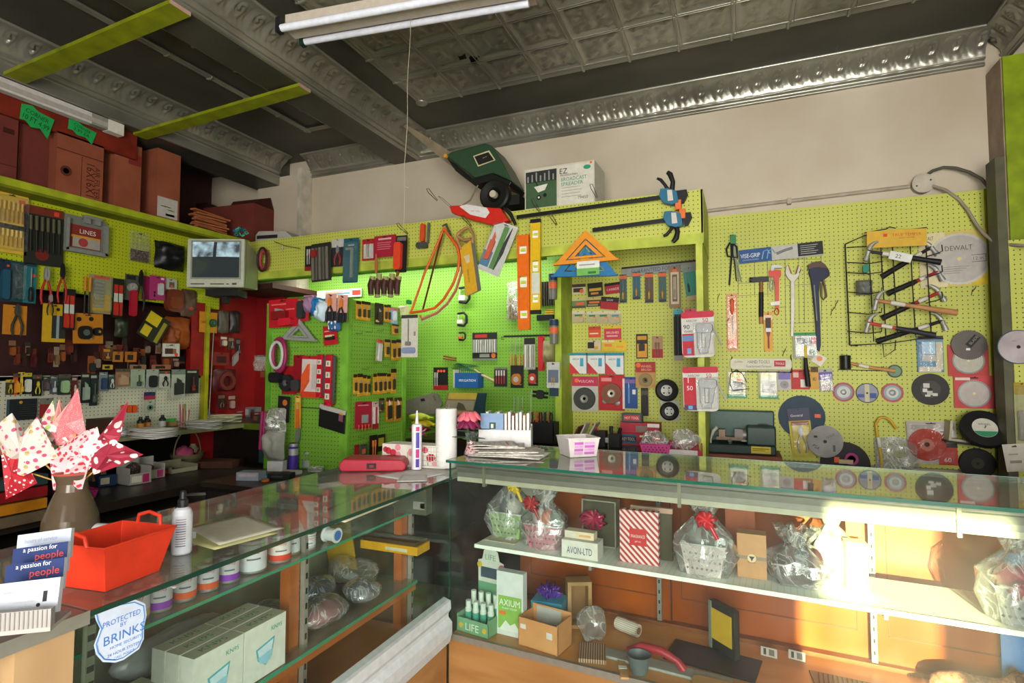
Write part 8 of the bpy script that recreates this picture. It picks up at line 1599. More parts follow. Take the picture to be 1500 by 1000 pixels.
for i,(y,c)in enumerate(cy):solvent_can(0,y,-1.405,c,('can with purple band behind the shield sticker','grey labelled can with tan base right of the shield sticker','can with purple band, first right of the grey labelled can','can with orange band next to the first purple banded can','second can with orange band','can with purple band beside the plain white tub')[i],body='#c2bfc4')
solvent_can(0,1.315,-1.41,'#c9cdd2','large plain white tub with a small blue mark',.040,.098,'#cbced2','2 oz','tub');solvent_can(0,1.415,-1.40,'#c93a28','white tub with black top and red lower label',.035,.088,'#d2cfcd','Oatey','tub');solvent_can(0,1.485,-1.42,'#d0d2d4','white tub with a small red label behind the red labelled tub',.028,.085,'#d0d2d4','Oatey','tub');solvent_can(0,1.54,-1.40,'#a9abae','low white jar with red label right of the tubs',.027,.055,'#c9cbce','Oatey','tub')
t=thing('thread_tape_roll','white spool with blue ring facing the aisle','tape',(-1.40,1.63,CZ+.027));m=MB();m.lathe([(.010,0),(.026,0),(.027,.004),(.022,.008),(.022,.045),(.027,.05),(.026,.054),(.010,.054)],'#cfd0d2|s',(0,0,0),26,'x');m.build('spool',t);m=MB();m.lathe([(.012,.0545),(.018,.0548)],'#3a72b8',n=22,axis='x');m.build('blue_ring',t)
# mask boxes
LZ=.5462
def mask_box(x,y,lab,front=False):
    t=thing('mask_box',lab,'box',(x,y,LZ),PI/2,0,'pale green mask boxes on the lower shelf');L_,D_,H2=.158,.052,.160
    m=MB();m.box(-L_/2,L_/2,-D_/2,D_/2,0,H2,'#d3d6ca');m.box(-L_/2,L_/2,-D_/2+.001,D_/2-.001,H2,H2+.0005,'#b4b89e');m.build('carton_body',t,bevel=.0015)
    m=MB();g,fs,gw,gh=text_geo('KN95');k=.020/gh;m.add([((a-gw/2)*k*1.3,(b-gh/2)*k,H2+.0012)for a,b in g],fs,'#3a9478');m.build('top_lettering',t)
    if front:
        y_=-D_/2-.0012;m=MB();m.text('KN95',L_*.26,H2*.82,.013,'#3aa890',y_);m.build('lettering',t);m=MB();pts=[(-.030,.035),(.0,.012),(.022,.03),(.034,.085),(.0,.078),(-.038,.070)];m.prism([(a,b+.02)for a,b in pts],y_,y_+.001,'#4fa3ad');m.prism([(a*.82,(b-.05)*.82+.07)for a,b in pts],y_-.0008,y_,'#c2dbe4');m.prism([(a*.8,(b-.05)*.5+.055)for a,b in pts],y_-.0012,y_-.0008,'#8ec4d6');m.build('shield_emblem',t)
for r_ in range(2):
    for c_ in range(3):mask_box(-1.375-c_*.056,1.315-r_*.162,'pale green mask box, %s row, %s'%(('far','near')[r_],('facing the aisle pane','in the middle','towards the back')[c_]),c_==0)
t=thing('mask_box','pale cream carton lying low at the near end behind the shield sticker','box',(-1.46,1.03,LZ));m=MB();m.box(-.1,.09,-.09,.05,0,.07,'#b9bd98|n');m.build('carton_body',t)
for k,(x,y,c,lab,s_)in enumerate(((-1.43,1.65,'#8a3f42','maroon knitted cap in a clear wrapper',(.075,.115,.04)),(-1.60,1.80,'#34506f','navy cap in a clear wrapper behind the maroon one',(.08,.10,.04)),(-1.43,1.88,'#3a4252','dark grey cap in a clear wrapper',(.075,.09,.036)),(-1.60,1.58,'#3a4250','dark blue grey cap in a wrapper at the back of the shelf',(.07,.1,.035)))):
    t=thing('wrapped_hat',lab,'hat',(x,y,LZ+.003),.3*k,0,'wrapped caps on the lower shelf');m=MB();m.blob((0,0,s_[2]),(s_[0]*.85,s_[1]*.85,s_[2]*.95),c+'|r',18,10,seed=k,amp=.04);m.build('knit',t);m=MB();m.blob((0,0,s_[2]+.003),(s_[0]*1.04,s_[1]*1.06,s_[2]*1.1),'film',24,12,seed=k+9,amp=.05);m.build('wrapper',t)
t=thing('wrapped_bundle','clear wrapped bundle with a white oval dish on the lower shelf','bundle',(-1.60,2.02,LZ+.003));m=MB();m.blob((0,0,.05),(.12,.09,.05),'film',22,12,seed=31,amp=.08);m.build('wrapper',t);m=MB();m.blob((.04,-.04,.04),(.04,.03,.012),'#aebcc0|g',18,8);m.build('dish',t);m=MB();m.box(-.08,.09,-.04,.07,.0,.03,'#8a8c5c|n');m.build('packet',t)
t=thing('silver_bags','silvery grey foil bags under the glass shelf behind the mask boxes','bags',(-1.64,1.25,LZ));m=MB();m.blob((0,0,.07),(.05,.2,.06),'#8a8f8c|g',26,12,seed=12,amp=.07);m.build('foil',t)
t=thing('wrapped_bundle','flat clear film bags on the upper glass shelf','bag',(-1.60,1.80,CZ));m=MB();m.blob((0,0,.022),(.12,.26,.02),'film_milky',24,10,seed=14,amp=.06);m.build('film',t)
t=thing('storage_tray','yellow plastic case with pale label near the far end of the left counter','case',(-1.40,2.09,.69),.0);m=MB();m.box(-.16,.13,-.05,.05,0,.035,'#d09c1c|s');m.box(-.03,.08,-.0508,-.05,.008,.022,'#c9c4a4');m.build('case_body',t,bevel=.003);m=MB();m.box(-.15,.12,-.045,.045,.035,.05,'#4a3a1c|n');m.build('tray_top',t)
t=thing('yellow_board','yellow board leaning at the back of the left counter','board',(-1.66,2.07,.56),0,-.2);m=MB();m.box(-.09,.06,0,.008,0,.36,'#d5ad2c|n');m.build('board',t)
t=thing('carton','dark grey carton with red square at the counter corner','box',(-1.33,2.10,CZ));printed_box(t,.16,.05,.11,'#55594a|n',[(.1,.2,.45,.5,'#8f8f84'),(.32,.25,.45,.45,'#c9302a')])
# papers under and on the glass
t=thing('paper_sheet','cream paper sheet with faint writing on the glass counter','paper',(-1.40,1.22,1.0012));sheet(t,[(-.13,-.04),(.10,-.12),(.14,.07),(-.10,.14)],0,'#c9c6b4',sag=.0004,th=.0004);t=thing('paper_sheet','pale yellow sheet under the cream one','paper',(-1.40,1.20,1.0003));sheet(t,[(-.09,-.10),(.12,-.13),(.16,.05),(-.10,.10)],0,'#c2c08a',sag=.0002,th=.0003)
for k,(q,c,lab)in enumerate(((((350,738),(430,705),(530,730),(480,752)),'#b9b79c','printed leaflet with green and red pictures under the glass'),(((455,750),(540,722),(585,733),(505,765)),'#c9c3a2','plain cream leaflet right of the printed one under the glass'),(((462,700),(520,690),(560,700),(500,713)),'#c4bd98','cream sheet with red oval near the red case under the glass'),(((240,800),(285,785),(340,808),(270,828)),'#2f6a5c','green printed card under the glass by the spray bottle'),(((225,850),(262,825),(300,835),(255,862)),'#a8a29c','pinkish grey card under the glass beside the red basket'))):
    ps=[onZ(*a,.9885)for a in q];c0=sum(ps,Vector())/4;c0.x=max(c0.x,-1.72);t=thing('leaflet',lab,'leaflet',c0);sheet(t,[((a-c0).x,(a-c0).y)for a in ps],-.0006,c,sag=.0003,th=.0004)
    if k==0:m=MB();m.prismz([(.6*(a-c0).x-.03,.6*(a-c0).y)for a in ps],.0008,.0012,'#5f7458|n');m.build('picture',t);m=MB();m.prismz([((ps[3]-c0).x*.9,(ps[3]-c0).y*.8),((ps[2]-c0).x*.9,(ps[2]-c0).y*.85),((ps[2]-c0).x*.8,(ps[2]-c0).y*.9-.01),((ps[3]-c0).x*.9-.02,(ps[3]-c0).y*.8+.01)][::-1],.0009,.0013,'#a8443a');m.build('red_line',t)
# shield sticker on the pane
t=thing('shield_sticker','white and blue shield shaped sticker on the near end of the counter pane','sticker',onX(184,925,CX1+.001),PI/2);c0=t.location
sp=[(137,895),(146,893),(163,884),(198,878),(212,884),(214,900),(210,918),(210,935),(203,950),(180,966),(168,970),(150,969),(140,958),(137,945),(146,920),(140,908)]
xz=lambda px,py,X=CX1:((onX(px,py,X)-c0).y,(onX(px,py,X)-c0).z)
P_=[xz(*q)for q in sp];m=MB();m.prism(P_[::-1],-.0008,0,'#bfcadb');m.build('sticker',t)
m=MB();cxx=sum(a for a,b in P_)/len(P_);czz=sum(b for a,b in P_)/len(P_);ring=lambda k:[(cxx+(a-cxx)*k,0,czz+(b-czz)*k)for a,b in P_]
m.tube([(a,-.001,b)for a,_,b in ring(.92)],.0012,'#3f78c2',4,closed=True);m.build('blue_outline',t)
for s_,(px,py),h_,w_ in(('PROTECTED',(178,905),.011,.075),('BY',(180,913),.008,.02),('BRINKS',(182,927),.018,.085),('HOME SECURITY',(184,939),.006,.075),('24 HOUR SYSTEM',(181,950),.006,.07),('CALL POLICE',(181,957),.005,.06)):
    a,b=xz(px,py);m=MB();m.text(s_,a,b,h_,'#3a70bf',-.0013,w_);m.build('lettering',t)
# ---- on top, near the camera
def tub_thing():pass
p0=Vector((-1.318,.838,1.001));t=thing('plastic_basket','bright red orange plastic basket with two loop handles','basket',p0,PI/2+.12);m=MB()
tub(m,.088,.082,.098,.74,'#d43a22|s',.003);m.tube([(x*.088,y*.082,.098)for x,y in((-1,-1),(1,-1),(1,1),(-1,1))],.003,'#d43a22|s',6,closed=True);m.build('basket_body',t,bevel=.008)
for s_ in(-1,1):m=MB();m.tube([(s_*.088,-.035,.098),(s_*.09,-.032,.118),(s_*.09,.0,.126),(s_*.09,.032,.118),(s_*.088,.035,.098)],.0045,'#d43a22|s',8);m.build('loop_handle',t)
p=onZ(259,814,1.001)+Vector((-.01,.02,0));t=thing('spray_bottle','white spray bottle with black trigger top and text label','bottle',p);m=MB();m.lathe([(.021,0),(.0235,.004),(.0235,.098),(.019,.112),(.010,.118)],'#c9ccd2|s',n=28);m.build('bottle_body',t);m=MB();m.lathe([(.012,.116),(.012,.135),(.008,.138),(.007,.155),(.005,.158),(0,.158)],'#1c1d20|s',n=18);m.build('spray_top',t)
m=MB();rr=.0241
for k in range(12):
    z=.022+k*.006;m.add([(rr*math.cos(a),rr*math.sin(a),zz)for zz in(z,z+.0022)for a in(-1.3,-.95,-.6,-.3)],[(i,i+1,5+i,4+i)for i in range(3)],'#8d7a88' if k%3 else '#3f4a6a')
m.build('label',t)
t=thing('paper_roll','white paper roll with grey brown end lying behind the red basket','roll',(-1.62,.98,1.029),.25);m=MB();m.cyl((-.0,0,0),(.17,0,0),.027,None,'#c9c9cc|r',26);m.build('paper',t);m=MB();m.cyl((-.001,0,0),(-.003,0,0),.026,None,'#6a5a52',24);m.build('end',t)
t=thing('paper_strip','white paper strip behind the vase and paper roll','paper',(-1.70,1.03,1.001),.3);m=MB();m.box(-.08,.3,0,.002,0,.018,'#c5c8cc');m.build('paper',t)
# vase with folded cloth pinwheels
vp=onZ(80,800,1.0)+Vector((.03,.02,.001));t=thing('ceramic_vase','glossy brown vase with narrow waist holding folded cloth flowers','vase',vp);m=MB()
m.lathe([(.040,0),(.052,.006),(.064,.04),(.062,.075),(.048,.115),(.036,.145),(.034,.165),(.042,.190),(.040,.192),(.031,.166),(.032,.14),(0,.10)],'#57493a|g',n=40);m.build('vase_body',t);m=MB();m.lathe([(.041,.188),(.044,.191),(.041,.194)],'#b5564a',n=36);m.build('pink_rim',t)
fl=[((40,660),(-.05,-.03),'floral_pink',.20,'large cloth flower with pink blossoms on white, left front',[(-.095,.06),(-.05,.10),(-.015,.035),(.02,.09),(.085,-.02),(-.02,-.075),(-.06,-.03)]),
      ((28,690),(-.06,-.02),'dots_red',.15,'red cloth flower with white dots at the far left',[(-.055,.075),(-.01,.065),(.055,-.03),(-.035,-.075)]),
      ((105,620),(.0,.04),'gingham',.15,'pink gingham pointed cloth flower standing highest',[(-.05,-.02),(.01,.095),(.035,.015),(.045,-.05),(-.04,-.06)]),
      ((90,615),(-.02,.05),'#e79a94',.15,'plain salmon cloth point behind the gingham one',[(-.03,-.05),(-.012,.055),(.005,.01),(.02,.05),(.04,-.05)]),
      ((70,622),(-.03,.03),'floral',.15,'flowered cloth point between the left flower and the gingham one',[(-.05,-.04),(.008,.065),(.03,.0),(.06,-.05)]),
      ((125,655),(.03,.01),'hearts',.16,'white cloth flower with red hearts on the right',[(-.085,-.01),(.0,.045),(.035,.055),(.045,.0),(.075,.015),(.015,-.06),(-.05,-.07)]),
      ((105,690),(.01,-.02),'hearts',.14,'hearts cloth flower hanging low over the vase rim',[(-.06,.03),(.05,.05),(.035,-.045),(-.05,-.05)]),
      ((160,635),(.06,.02),'dots_big',.16,'dark pink cloth point with large white spots',[(-.035,-.02),(.045,.085),(.035,-.005),(.01,-.05)]),
      ((165,665),(.07,.01),'dots_big',.15,'dark pink spotted cloth flower spreading to the right',[(-.06,.0),(.0,.035),(.085,.0),(.02,-.03),(-.05,-.055)])]
for i,(px,off,mt_,s_,lab,poly)in enumerate(fl):
    d=ray(*px);k=((vp.x+off[0]*.6)*_F0.x+(vp.y+off[1]*.6-.0)*_F0.y)/(d.dot(_F0));q=_C+d*k;t=thing('cloth_flower',lab,'cloth flower',q,YAW,0,'folded cloth flowers in the brown vase');m=MB();c=Vector((0,-.022,0));n=len(poly)
    kk=1.0;pts=[Vector((a*kk,.006*math.sin(j*2.3),b*kk))for j,(a,b)in enumerate(poly)]
    for j in range(n):
        a,b=pts[j],pts[(j+1)%n];mid=(a+b)/2*.55+Vector((0,.014*(1 if j%2 else-1),0));m.add([c,a,mid],[(0,1,2)],mt_);m.add([c,mid,b],[(0,1,2)],mt_);m.add([a,b,mid],[(0,1,2)],mt_)
    ob=m.build('folded_cloth',t);sd=ob.modifiers.new('thickness','SOLIDIFY');sd.thickness=.0012
    e=t.matrix_basis.inverted()@(vp+Vector((off[0]*.25,off[1]*.25,.16)));m=MB();m.tube([(0,.012,0),Vector(e)],.0022,'#b08d4a',6);m.build('stick',t)
# business cards
def card_stack(px,py,w_,h_,lab,body,lines,dx=0,dy=0,tilt=0,dist=.86):
    d=ray(px,py);q=_C+d*dist;t=thing('business_cards',lab,'business cards',q,YAW+.10,tilt,'business cards in the near holder',-.25);m=MB();m.box(-w_/2,w_/2,0,.008,-h_/2,h_/2,'#aeb2ba');m.box(-w_/2,w_/2,-.0006,0,-h_/2,h_/2,body);m.build('card',t)
    for(s_,u,v,hh,c,ww)in lines:m=MB();m.text(s_,u*w_,v*h_,hh*h_,c,-.0012,ww*w_);m.build('lettering',t)
    return t
card_stack(64,800,.092,.052,'white card with blue strip, rearmost in the holder','#aab3c2',[('hours of service',-.05,.25,.14,'#8a8fae',.6)],tilt=-.12,dist=1.02)
card_stack(58,820,.090,.050,'dark blue card reading a passion for people, upper','#162a5c',[('a passion for',.0,.38,.2,'#d5dae6',.72),('people',.18,.1,.32,'#c9412c',.6)],tilt=-.12,dist=.98)
card_stack(50,845,.092,.050,'dark blue card reading a passion for people, lower','#162a5c',[('a passion for',-.02,.38,.2,'#d5dae6',.72),('people',.18,.1,.32,'#c9412c',.6)],tilt=-.12,dist=.94)
t=card_stack(38,876,.098,.052,'white card with small black figure, front of the holder','#b3b7c0',[('service card',-.2,.22,.08,'#9a9aa4',.4),('monday to friday',-.02,-.1,.08,'#a8a8b2',.4)],tilt=-.09,dist=.89)
m=MB();m.box(.026,.032,-.0014,-.0006,-.008,.008,'#17181a');m.cyl((.020,-.0014,-.012),(.020,-.0006,-.012),.003,None,'#17181a',8);m.cyl((.030,-.0014,.012),(.030,-.0006,.012),.0035,None,'#a9acb4',8);m.build('figure_print',t)
t=thing('card_holder','clear ribbed card holder at the lower left corner','card holder',_C+ray(25,905)*.86,YAW+.25);m=MB();m.box(-.06,.05,-.012,.0,-.014,.014,'#8b8784|s');m.box(-.06,.05,-.012,.05,-.020,-.014,'#9a958f|s');m.build('holder_body',t);m=MB()
for k in range(18):m.box(-.058+k*.006,-.0565+k*.006,-.0132,-.012,-.013,.013,'#77726d')
m.build('ribs',t)
# ================================================================== inside the right showcase
DZ2=.319;SZ=.6908
SCL=dict(gift_basket=1.3,rubber_mat=1,vent_grille=1,blue_reflection=1,twine_spool=1.1,perfume_box=1.15,orange_box=1.1,price_label=1,paper_packet=1,framed_pack=1.25,pink_bag=1.15,float_trowel=1.15,dog_reflection=1.15,sander_pad=1.1)
def sc(name,lab,cat,x,y,z,rot=0,grp=None):
    o=thing(name,lab,cat,SP(x,y,z),SA+rot,0,grp);k=SCL.get(name,1.35);o.scale=(k,k,k);return o
def gift(lab,x,y,z,basket,bow,w=.11,h=.20,fill=('#8b8c84',),hole='#3a3a34',s=1,film='film',bowpos=(.0,.1)):
    t=sc('gift_basket',lab,'gift basket',x,y,z,0,'cellophane wrapped gift baskets');m=MB();a=w/2
    tub(m,a,a*.8,h*.36,.75,basket,.003);m.tube([(q*a,r*a*.8,h*.36)for q,r in((-1,-1),(1,-1),(1,1),(-1,1))],.003,'#d5d2cc|s',6,closed=True);m.build('basket_body',t)
    m=MB();b0=-a*.8
    for r_ in range(3):
        for k in range(7):u=(k+.5+(r_%2)*.5)/7.5-.5;zz=h*(.08+.09*r_);f=.75+.25*zz/(h*.36);m.prism([(u*w*f-.004,zz),(u*w*f,zz-.004),(u*w*f+.004,zz),(u*w*f,zz+.004)],b0*f-.0014,b0*f,hole)
    m.build('lattice',t)
    for k,c in enumerate(fill):m=MB();m.blob((-.02+.03*k,0,h*.40),(.028,.028,.035),c,12,8,seed=k,amp=.06);m.build('contents',t)
    m=MB();R_=random.Random(int(x*100));
    m.lathe([(a*1.02,.002),(a*1.35,h*.25),(a*1.25,h*.45),(a*.35,h*.68),(a*.9,h*.95),(a*.5,h*.98),(a*.3,h*.7)],film,n=26,sy=.9)
    for v_ in range(len(m.v)):q=m.v[v_];k=1+.14*math.sin(5*math.atan2(q[1],q[0])+x*9)+.07*math.sin(11*math.atan2(q[1],q[0])+q[2]*60);m.v[v_]=(q[0]*k,q[1]*k,q[2]+.012*math.sin(7*math.atan2(q[1],q[0]))*(q[2]/h))
    m.build('cellophane',t)
    if bow:
        m=MB();bx,bz=bowpos;
        for k in range(7):q=k*.9;m.tube([(bx,-a*.8,bz),(bx+.022*math.cos(q),-a*.8-.014,bz+.018*math.sin(q)+.006),(bx+.030*math.cos(q+.3),-a*.8-.008,bz+.026*math.sin(q+.3)),(bx,-a*.8,bz)],.0055,bow,6)
        m.tube([(bx,-a*.85,bz),(bx+.02,-a*.9,bz-.03),(bx+.03,-a*.9,bz-.05)],.006,bow,6);m.build('bow',t)
gift('gift basket with green base and yellow ribbon at the left end of the shelf',.17,.27,SZ,'#8fae6c|s','#d5b82c|g',.13,.25,('#4a5058','#c9c4ba'),bowpos=(.04,.19))
t=sc('paper_packet','flat cream papers under the leftmost gift basket','paper',.18,.20,SZ);m=MB();m.box(-.09,.07,-.05,.04,0,.004,'#b5ab93');m.build('papers',t);
gift('pink lattice gift basket with dark red bow, second on the shelf',.375,.20,SZ,'#c46a80|s','#9a1020|g',.12,.22,('#d9c4c4','#cf6a4a','#7a8a7c'),'#5a2430',bowpos=(-.03,.15))
t=sc('framed_pack','dark framed box with magenta ribbon behind the white sign box','box',.585,.30,SZ);m=MB();m.box(-.055,.06,0,.05,0,.155,'#4a4632|n');m.frame(-.06,.065,0,.16,.004,-.004,.05,'#8f8f7c|s');m.build('box_body',t);m=MB()
for k in range(9):q=k*.8;m.tube([(-.01,-.02,.10),(-.01+.035*math.cos(q),-.04,.10+.03*math.sin(q)),(-.01+.05*math.cos(q+.5),-.03,.095+.035*math.sin(q+.5)),(-.01,-.02,.10)],.006,'#96143c|g',6)
m.build('ribbon',t)
t=sc('name_box','white box with dark blue capital letters and a cream carton on it','box',.565,.145,SZ,.02);printed_box(t,.115,.06,.052,'#cfccc0',texts=[('AVON-LTD',0,.45,.40,'#37436b',.7)]);t=sc('carton','cream and orange long carton on top of the white name box','box',.555,.155,SZ+.0718);printed_box(t,.095,.035,.022,'#d3c3a3',[(-.48,.1,-.1,.9,'#cfc9b9'),(.0,.3,.4,.6,'#c99a6c')])
t=sc('striped_box','red and white diagonally striped box with red label','box',.80,.17,SZ,.04);w,h=.115,.155;m=MB();m.box(-w/2,w/2,-.012,.012,0,h,'candy');m.build('carton_body',t);m=MB();m.box(-w*.24,w*.2,-.0135,-.012,h*.34,h*.66,'#bd2f30');m.build('label',t);m=MB();m.text('FRAGRANCE',-w*.02,h*.52,.009,'#e6c9c2',-.015,w*.36);m.text('gift set',-w*.02,h*.42,.006,'#e6c9c2',-.015,w*.3);m.build('lettering',t)
t=sc('framed_picture','small dark picture with gold rim behind the striped box','picture',.855,.24,SZ,.04);m=MB();m.box(-.02,.045,0,.012,0,.14,'#4c4630|n');m.box(-.08,.047,-.001,.013,.14,.155,'#c9a08c|n');m.build('frame',t)
gift('white and pink gift basket with bright red bow in the middle of the shelf',1.05,.18,SZ,'#cfc0bd|s','#c9202c|g',.125,.25,('#8b8c88','#5b6058'),'#7a6a66',bowpos=(.012,.165))
t=sc('kraft_bottle_box','brown paper box with round bull emblem on the shelf','box',1.215,.22,SZ,.05);printed_box(t,.075,.05,.12,'#b98a5c',[(-.5,.42,.5,.50,'#8d7a6c')],texts=[('Bullseye',0,.36,.05,'#6b4a30',.5)]);m=MB();m.cyl((0,-.0275,.055),(0,-.0258,.055),.011,None,'#d5c3a0',22);m.prism([(-.007,.060),(.007,.060),(.002,.052),(.001,.048),(-.001,.048),(-.002,.052)],-.0288,-.0275,'#3a2f26');m.build('round_emblem',t)
t=sc('pink_bag','tall translucent pink bag hanging behind the brown paper box','bag',1.16,.42,SZ+.02);m=MB();m.box(-.05,.05,0,.012,0,.24,'#c97a5c|t35');m.build('bag_body',t)
gift('cellophane wrapped dark bundle left of the sunlit patch',1.37,.23,SZ,'#4a2f33|s',None,.13,.15,('#5a3c34','#3f4f55','#4a2a30'))
gift('tall white crumpled cellophane bundle at the edge of the sunlit patch',1.485,.31,SZ,'#cdb79a|s',None,.085,.22,('#e0d5c0','#c9a888'),film='film_milky')
for k,(x,h_,w_,c,lab)in enumerate(((1.555,.145,.058,'#d8d3c0','white upright box in the sunlit part of the shelf'),)):t=sc('perfume_box',lab,'box',x,.25,SZ,.1);printed_box(t,w_,.05,h_,c)
t=sc('orange_box','small orange box behind the white upright box','box',1.56,.36,SZ+.0);printed_box(t,.045,.03,.20,'#d9803a')
gift('tall cellophane gift with crimson fabric at the right end of the showcase',1.98,.17,SZ,'#8c8f94|s','#a3183f|g',.11,.24,('#a81c44','#b02a50'),bowpos=(0,.08))
t=sc('blue_reflection','pale blue shiny panel standing in for a glass reflection at the right end of the showcase','panel',2.03,.475,DZ2,.0);m=MB();m.box(-.02,.16,0,.004,0,.5,'#4f82bd|s');m.build('panel',t)  # solid panel added in place of a blue reflection in the front glass
# floor of the case
t=sc('product_display','green and white counter display with a rounded header, holding small bottles','display',.105,.10,DZ2,-.1);w=.125;m=MB()
for(x0,x1,y0,y1,h_)in((-w/2,w/2,-.05,-.047,.045),(-w/2,-w/2+.003,-.05,.06,.055),(w/2-.003,w/2,-.05,.06,.055)):m.box(x0,x1,y0,y1,0,h_,'#6d9c76')
m.box(-w/2,w/2,-.05,.06,0,.003,'#6d9c76');m.box(-w*.42,w*.42,.057,.06,0,.16,'#5f9a70');m.prism([(-.05,.13),(.05,.13),(.052,.20),(.035,.205),(.028,.235),(0,.25),(-.028,.235),(-.035,.205),(-.052,.20)],.055,.057,'#c4c9bb');m.prism([(-.04,.145),(.045,.145),(.045,.18),(-.04,.18)],.0538,.055,'#3a4a58');m.cyl((-.045,.053,.185),(-.045,.055,.185),.010,None,'#c9a82c',14);m.cyl((.045,.053,.185),(.045,.055,.185),.012,None,'#c96a6a',14);m.build('display_carton',t)
m=MB();m.text('LIFE',0,.022,.022,'#d5dcc8',-.0515,w*.5);m.build('lettering',t);m=MB();m.text('LIFE',0,.215,.018,'#7d9a7c',.053,w*.5);m.build('upper_lettering',t);m=MB();m.cyl((-.045,-.0515,.022),(-.045,-.05,.022),.008,None,'#c9a32c',12);m.cyl((.047,-.0515,.022),(.047,-.05,.022),.008,None,'#c9a32c',12);m.build('yellow_badges',t)
for i in range(8):
    o=sc('mini_bottle','small white and green bottle in the counter display, %s row %s'%(('front','back')[i//4],('first','second','third','fourth')[i%4]),'bottle',.105-.057+.038*(i%4),.085+.047*(i//4),DZ2+.006,0,'small bottles in the counter display');hh=.085+.02*(i//4);m=MB();m.lathe([(.011,0),(.011,hh*.7),(.009,hh*.75),(.009,hh),(0,hh)],'#c3d0c2|s',n=14);m.build('bottle_body',o);m=MB();m.lathe([(.0113,hh*.1),(.0113,hh*.6)],'#3f9a80',n=14);m.build('label',o)
t=sc('seed_packet','green and white plant food packet standing beside the bottle display','packet',.25,.12,DZ2,.0);w,h=.095,.20;m=MB();m.box(-w/2,w/2,-.02,.01,0,h,'#c9cfcb');m.box(-w*.44,w*.44,-.0208,-.02,h*.10,h*.62,'#7fae4c');m.prism([(-w*.4,h*.08),(w*.42,h*.08),(w*.2,h*.22),(w*.02,h*.17),(-w*.15,h*.24)],-.0214,-.0208,'#d5dad3');m.box(-w*.40,-w*.14,-.0214,-.0208,h*.32,h*.38,'#d0702c');m.build('packet_body',t,bevel=.003)
m=MB();m.text('AXIUM',0,h*.52,h*.10,'#e2e8dc',-.022,w*.78);m.text('PLANT FOOD',0,h*.43,h*.03,'#e2e8dc',-.022,w*.6);m.build('lettering',t)
t=sc('open_carton','open brown carton with grey label flap at the front of the case','box',.415,.095,DZ2,-.12);w,d,h=.14,.09,.085;m=MB()
for(x0,x1,y0,y1,h_)in((-w/2,w/2,-d/2,-d/2+.003,h),(-w/2,w/2,d/2-.003,d/2,h*1.15),(-w/2,-w/2+.003,-d/2,d/2,h),(w/2-.003,w/2,-d/2,d/2,h*1.05)):m.box(x0,x1,y0,y1,0,h_,'cardboard')
m.box(-w/2,w/2,-d/2,d/2,0,.003,'cardboard');m.box(-w*.44,-w*.30,-d/2-.0008,-d/2,h*.62,h*.78,'#cfcbc4');m.box(w*.22,w*.36,-d/2-.0008,-d/2,h*.5,h*.72,'#c9c6bf');m.box(-w*.38,w*.25,d/2-.005,d/2-.0035,h*.35,h*1.1,'#a9a9a4');m.build('carton_body',t)
t=sc('gift_wrapped_box','turquoise box with purple star bow behind the open carton','box',.37,.25,DZ2,.1);m=MB();m.box(-.05,.055,-.04,.04,0,.095,'#2b8fae|s');m.build('box_body',t);m=MB()
for k in range(16):
    a=k*2.4;e=.2+.9*(k/16);c_,s_=math.cos(a)*math.cos(e),math.sin(a)*math.cos(e);m.tube([(0,0,.10),(c_*.025,s_*.025,.11+.018*math.sin(e)),(c_*.048,s_*.048,.105+.045*math.sin(e)),(c_*.03,s_*.03,.10+.02*math.sin(e)),(0,0,.10)],.004,'#4a2a8c|g',5,rs=[.004,.009,.002,.007,.004])
m.build('star_bow',t)
t=sc('wooden_frame_box','pale wooden box frame standing behind the turquoise box','box',.48,.33,DZ2,.5);m=MB();m.frame(-.04,.04,0,.15,.012,-.03,.03,'#b08a58|n');m.box(-.04,.04,.024,.03,0,.15,'#8a6438|n');m.build('frame',t)
t=sc('wrapped_bundle','clear film bundle with red brown contents right of the open carton','bundle',.58,.22,DZ2);m=MB();m.blob((0,0,.05),(.045,.04,.05),'film',20,12,seed=41,amp=.1);m.blob((0,0,.03),(.025,.025,.02),'#6a4a3a|n',12,8);m.build('film',t)
t=sc('comb_pack','brown ribbed pack lying beside the film bundle','pack',.62,.10,DZ2,.3);m=MB();m.box(-.04,.04,-.05,.05,0,.012,'ribbed_tan');m.build('pack_body',t)
t=sc('twine_spool','spool of white twine lying on the case floor','twine',.70,.35,DZ2+.027,-.35);m=MB();m.lathe([(.012,-.05),(.024,-.05),(.026,-.025),(.025,0),(.026,.025),(.024,.05),(.012,.05)],'rope',(0,0,0),24,'x');m.build('twine',t);m=MB();m.cyl((-.052,0,0),(.052,0,0),.013,None,'#8a6a4a',14);m.build('core',t)
t=sc('float_trowel','grey magnesium float with curved red handle on the case floor','trowel',.86,.125,DZ2,-.04);m=MB();m.box(-.26,.25,-.03,.03,0,.010,'#8d8f88|s');m.build('blade',t,bevel=.003);m=MB();m.tube([(-.08,0,.012),(-.085,0,.035),(-.04,0,.056),(.03,0,.055),(.08,0,.035),(.10,0,.012)],.013,'#9a2a34|s',12,rs=[.014,.011,.014,.014,.011,.015]);m.build('handle',t)
t=sc('grey_cup','grey round plastic cup in front of the float','cup',.82,.055,DZ2);m=MB();m.lathe([(.022,0),(.034,.05),(.031,.05),(.020,.004)],'#5d6668|s',n=28);m.build('cup_body',t)
t=sc('wooden_strip','pale wooden strip with a white band at the front of the case','strip',.76,.045,DZ2,-1.2);m=MB();m.box(-.055,.05,-.011,.011,0,.006,'#c49a66|n');m.box(-.01,.006,-.0115,.0115,0,.007,'#d5d2cc');m.build('strip',t)
t=sc('rubber_mat','black ribbed rubber mat on the case floor','mat',1.06,.27,DZ2,-.1);m=MB();m.box(-.17,.17,-.09,.09,0,.006,'ribbed_black');m.build('mat',t)
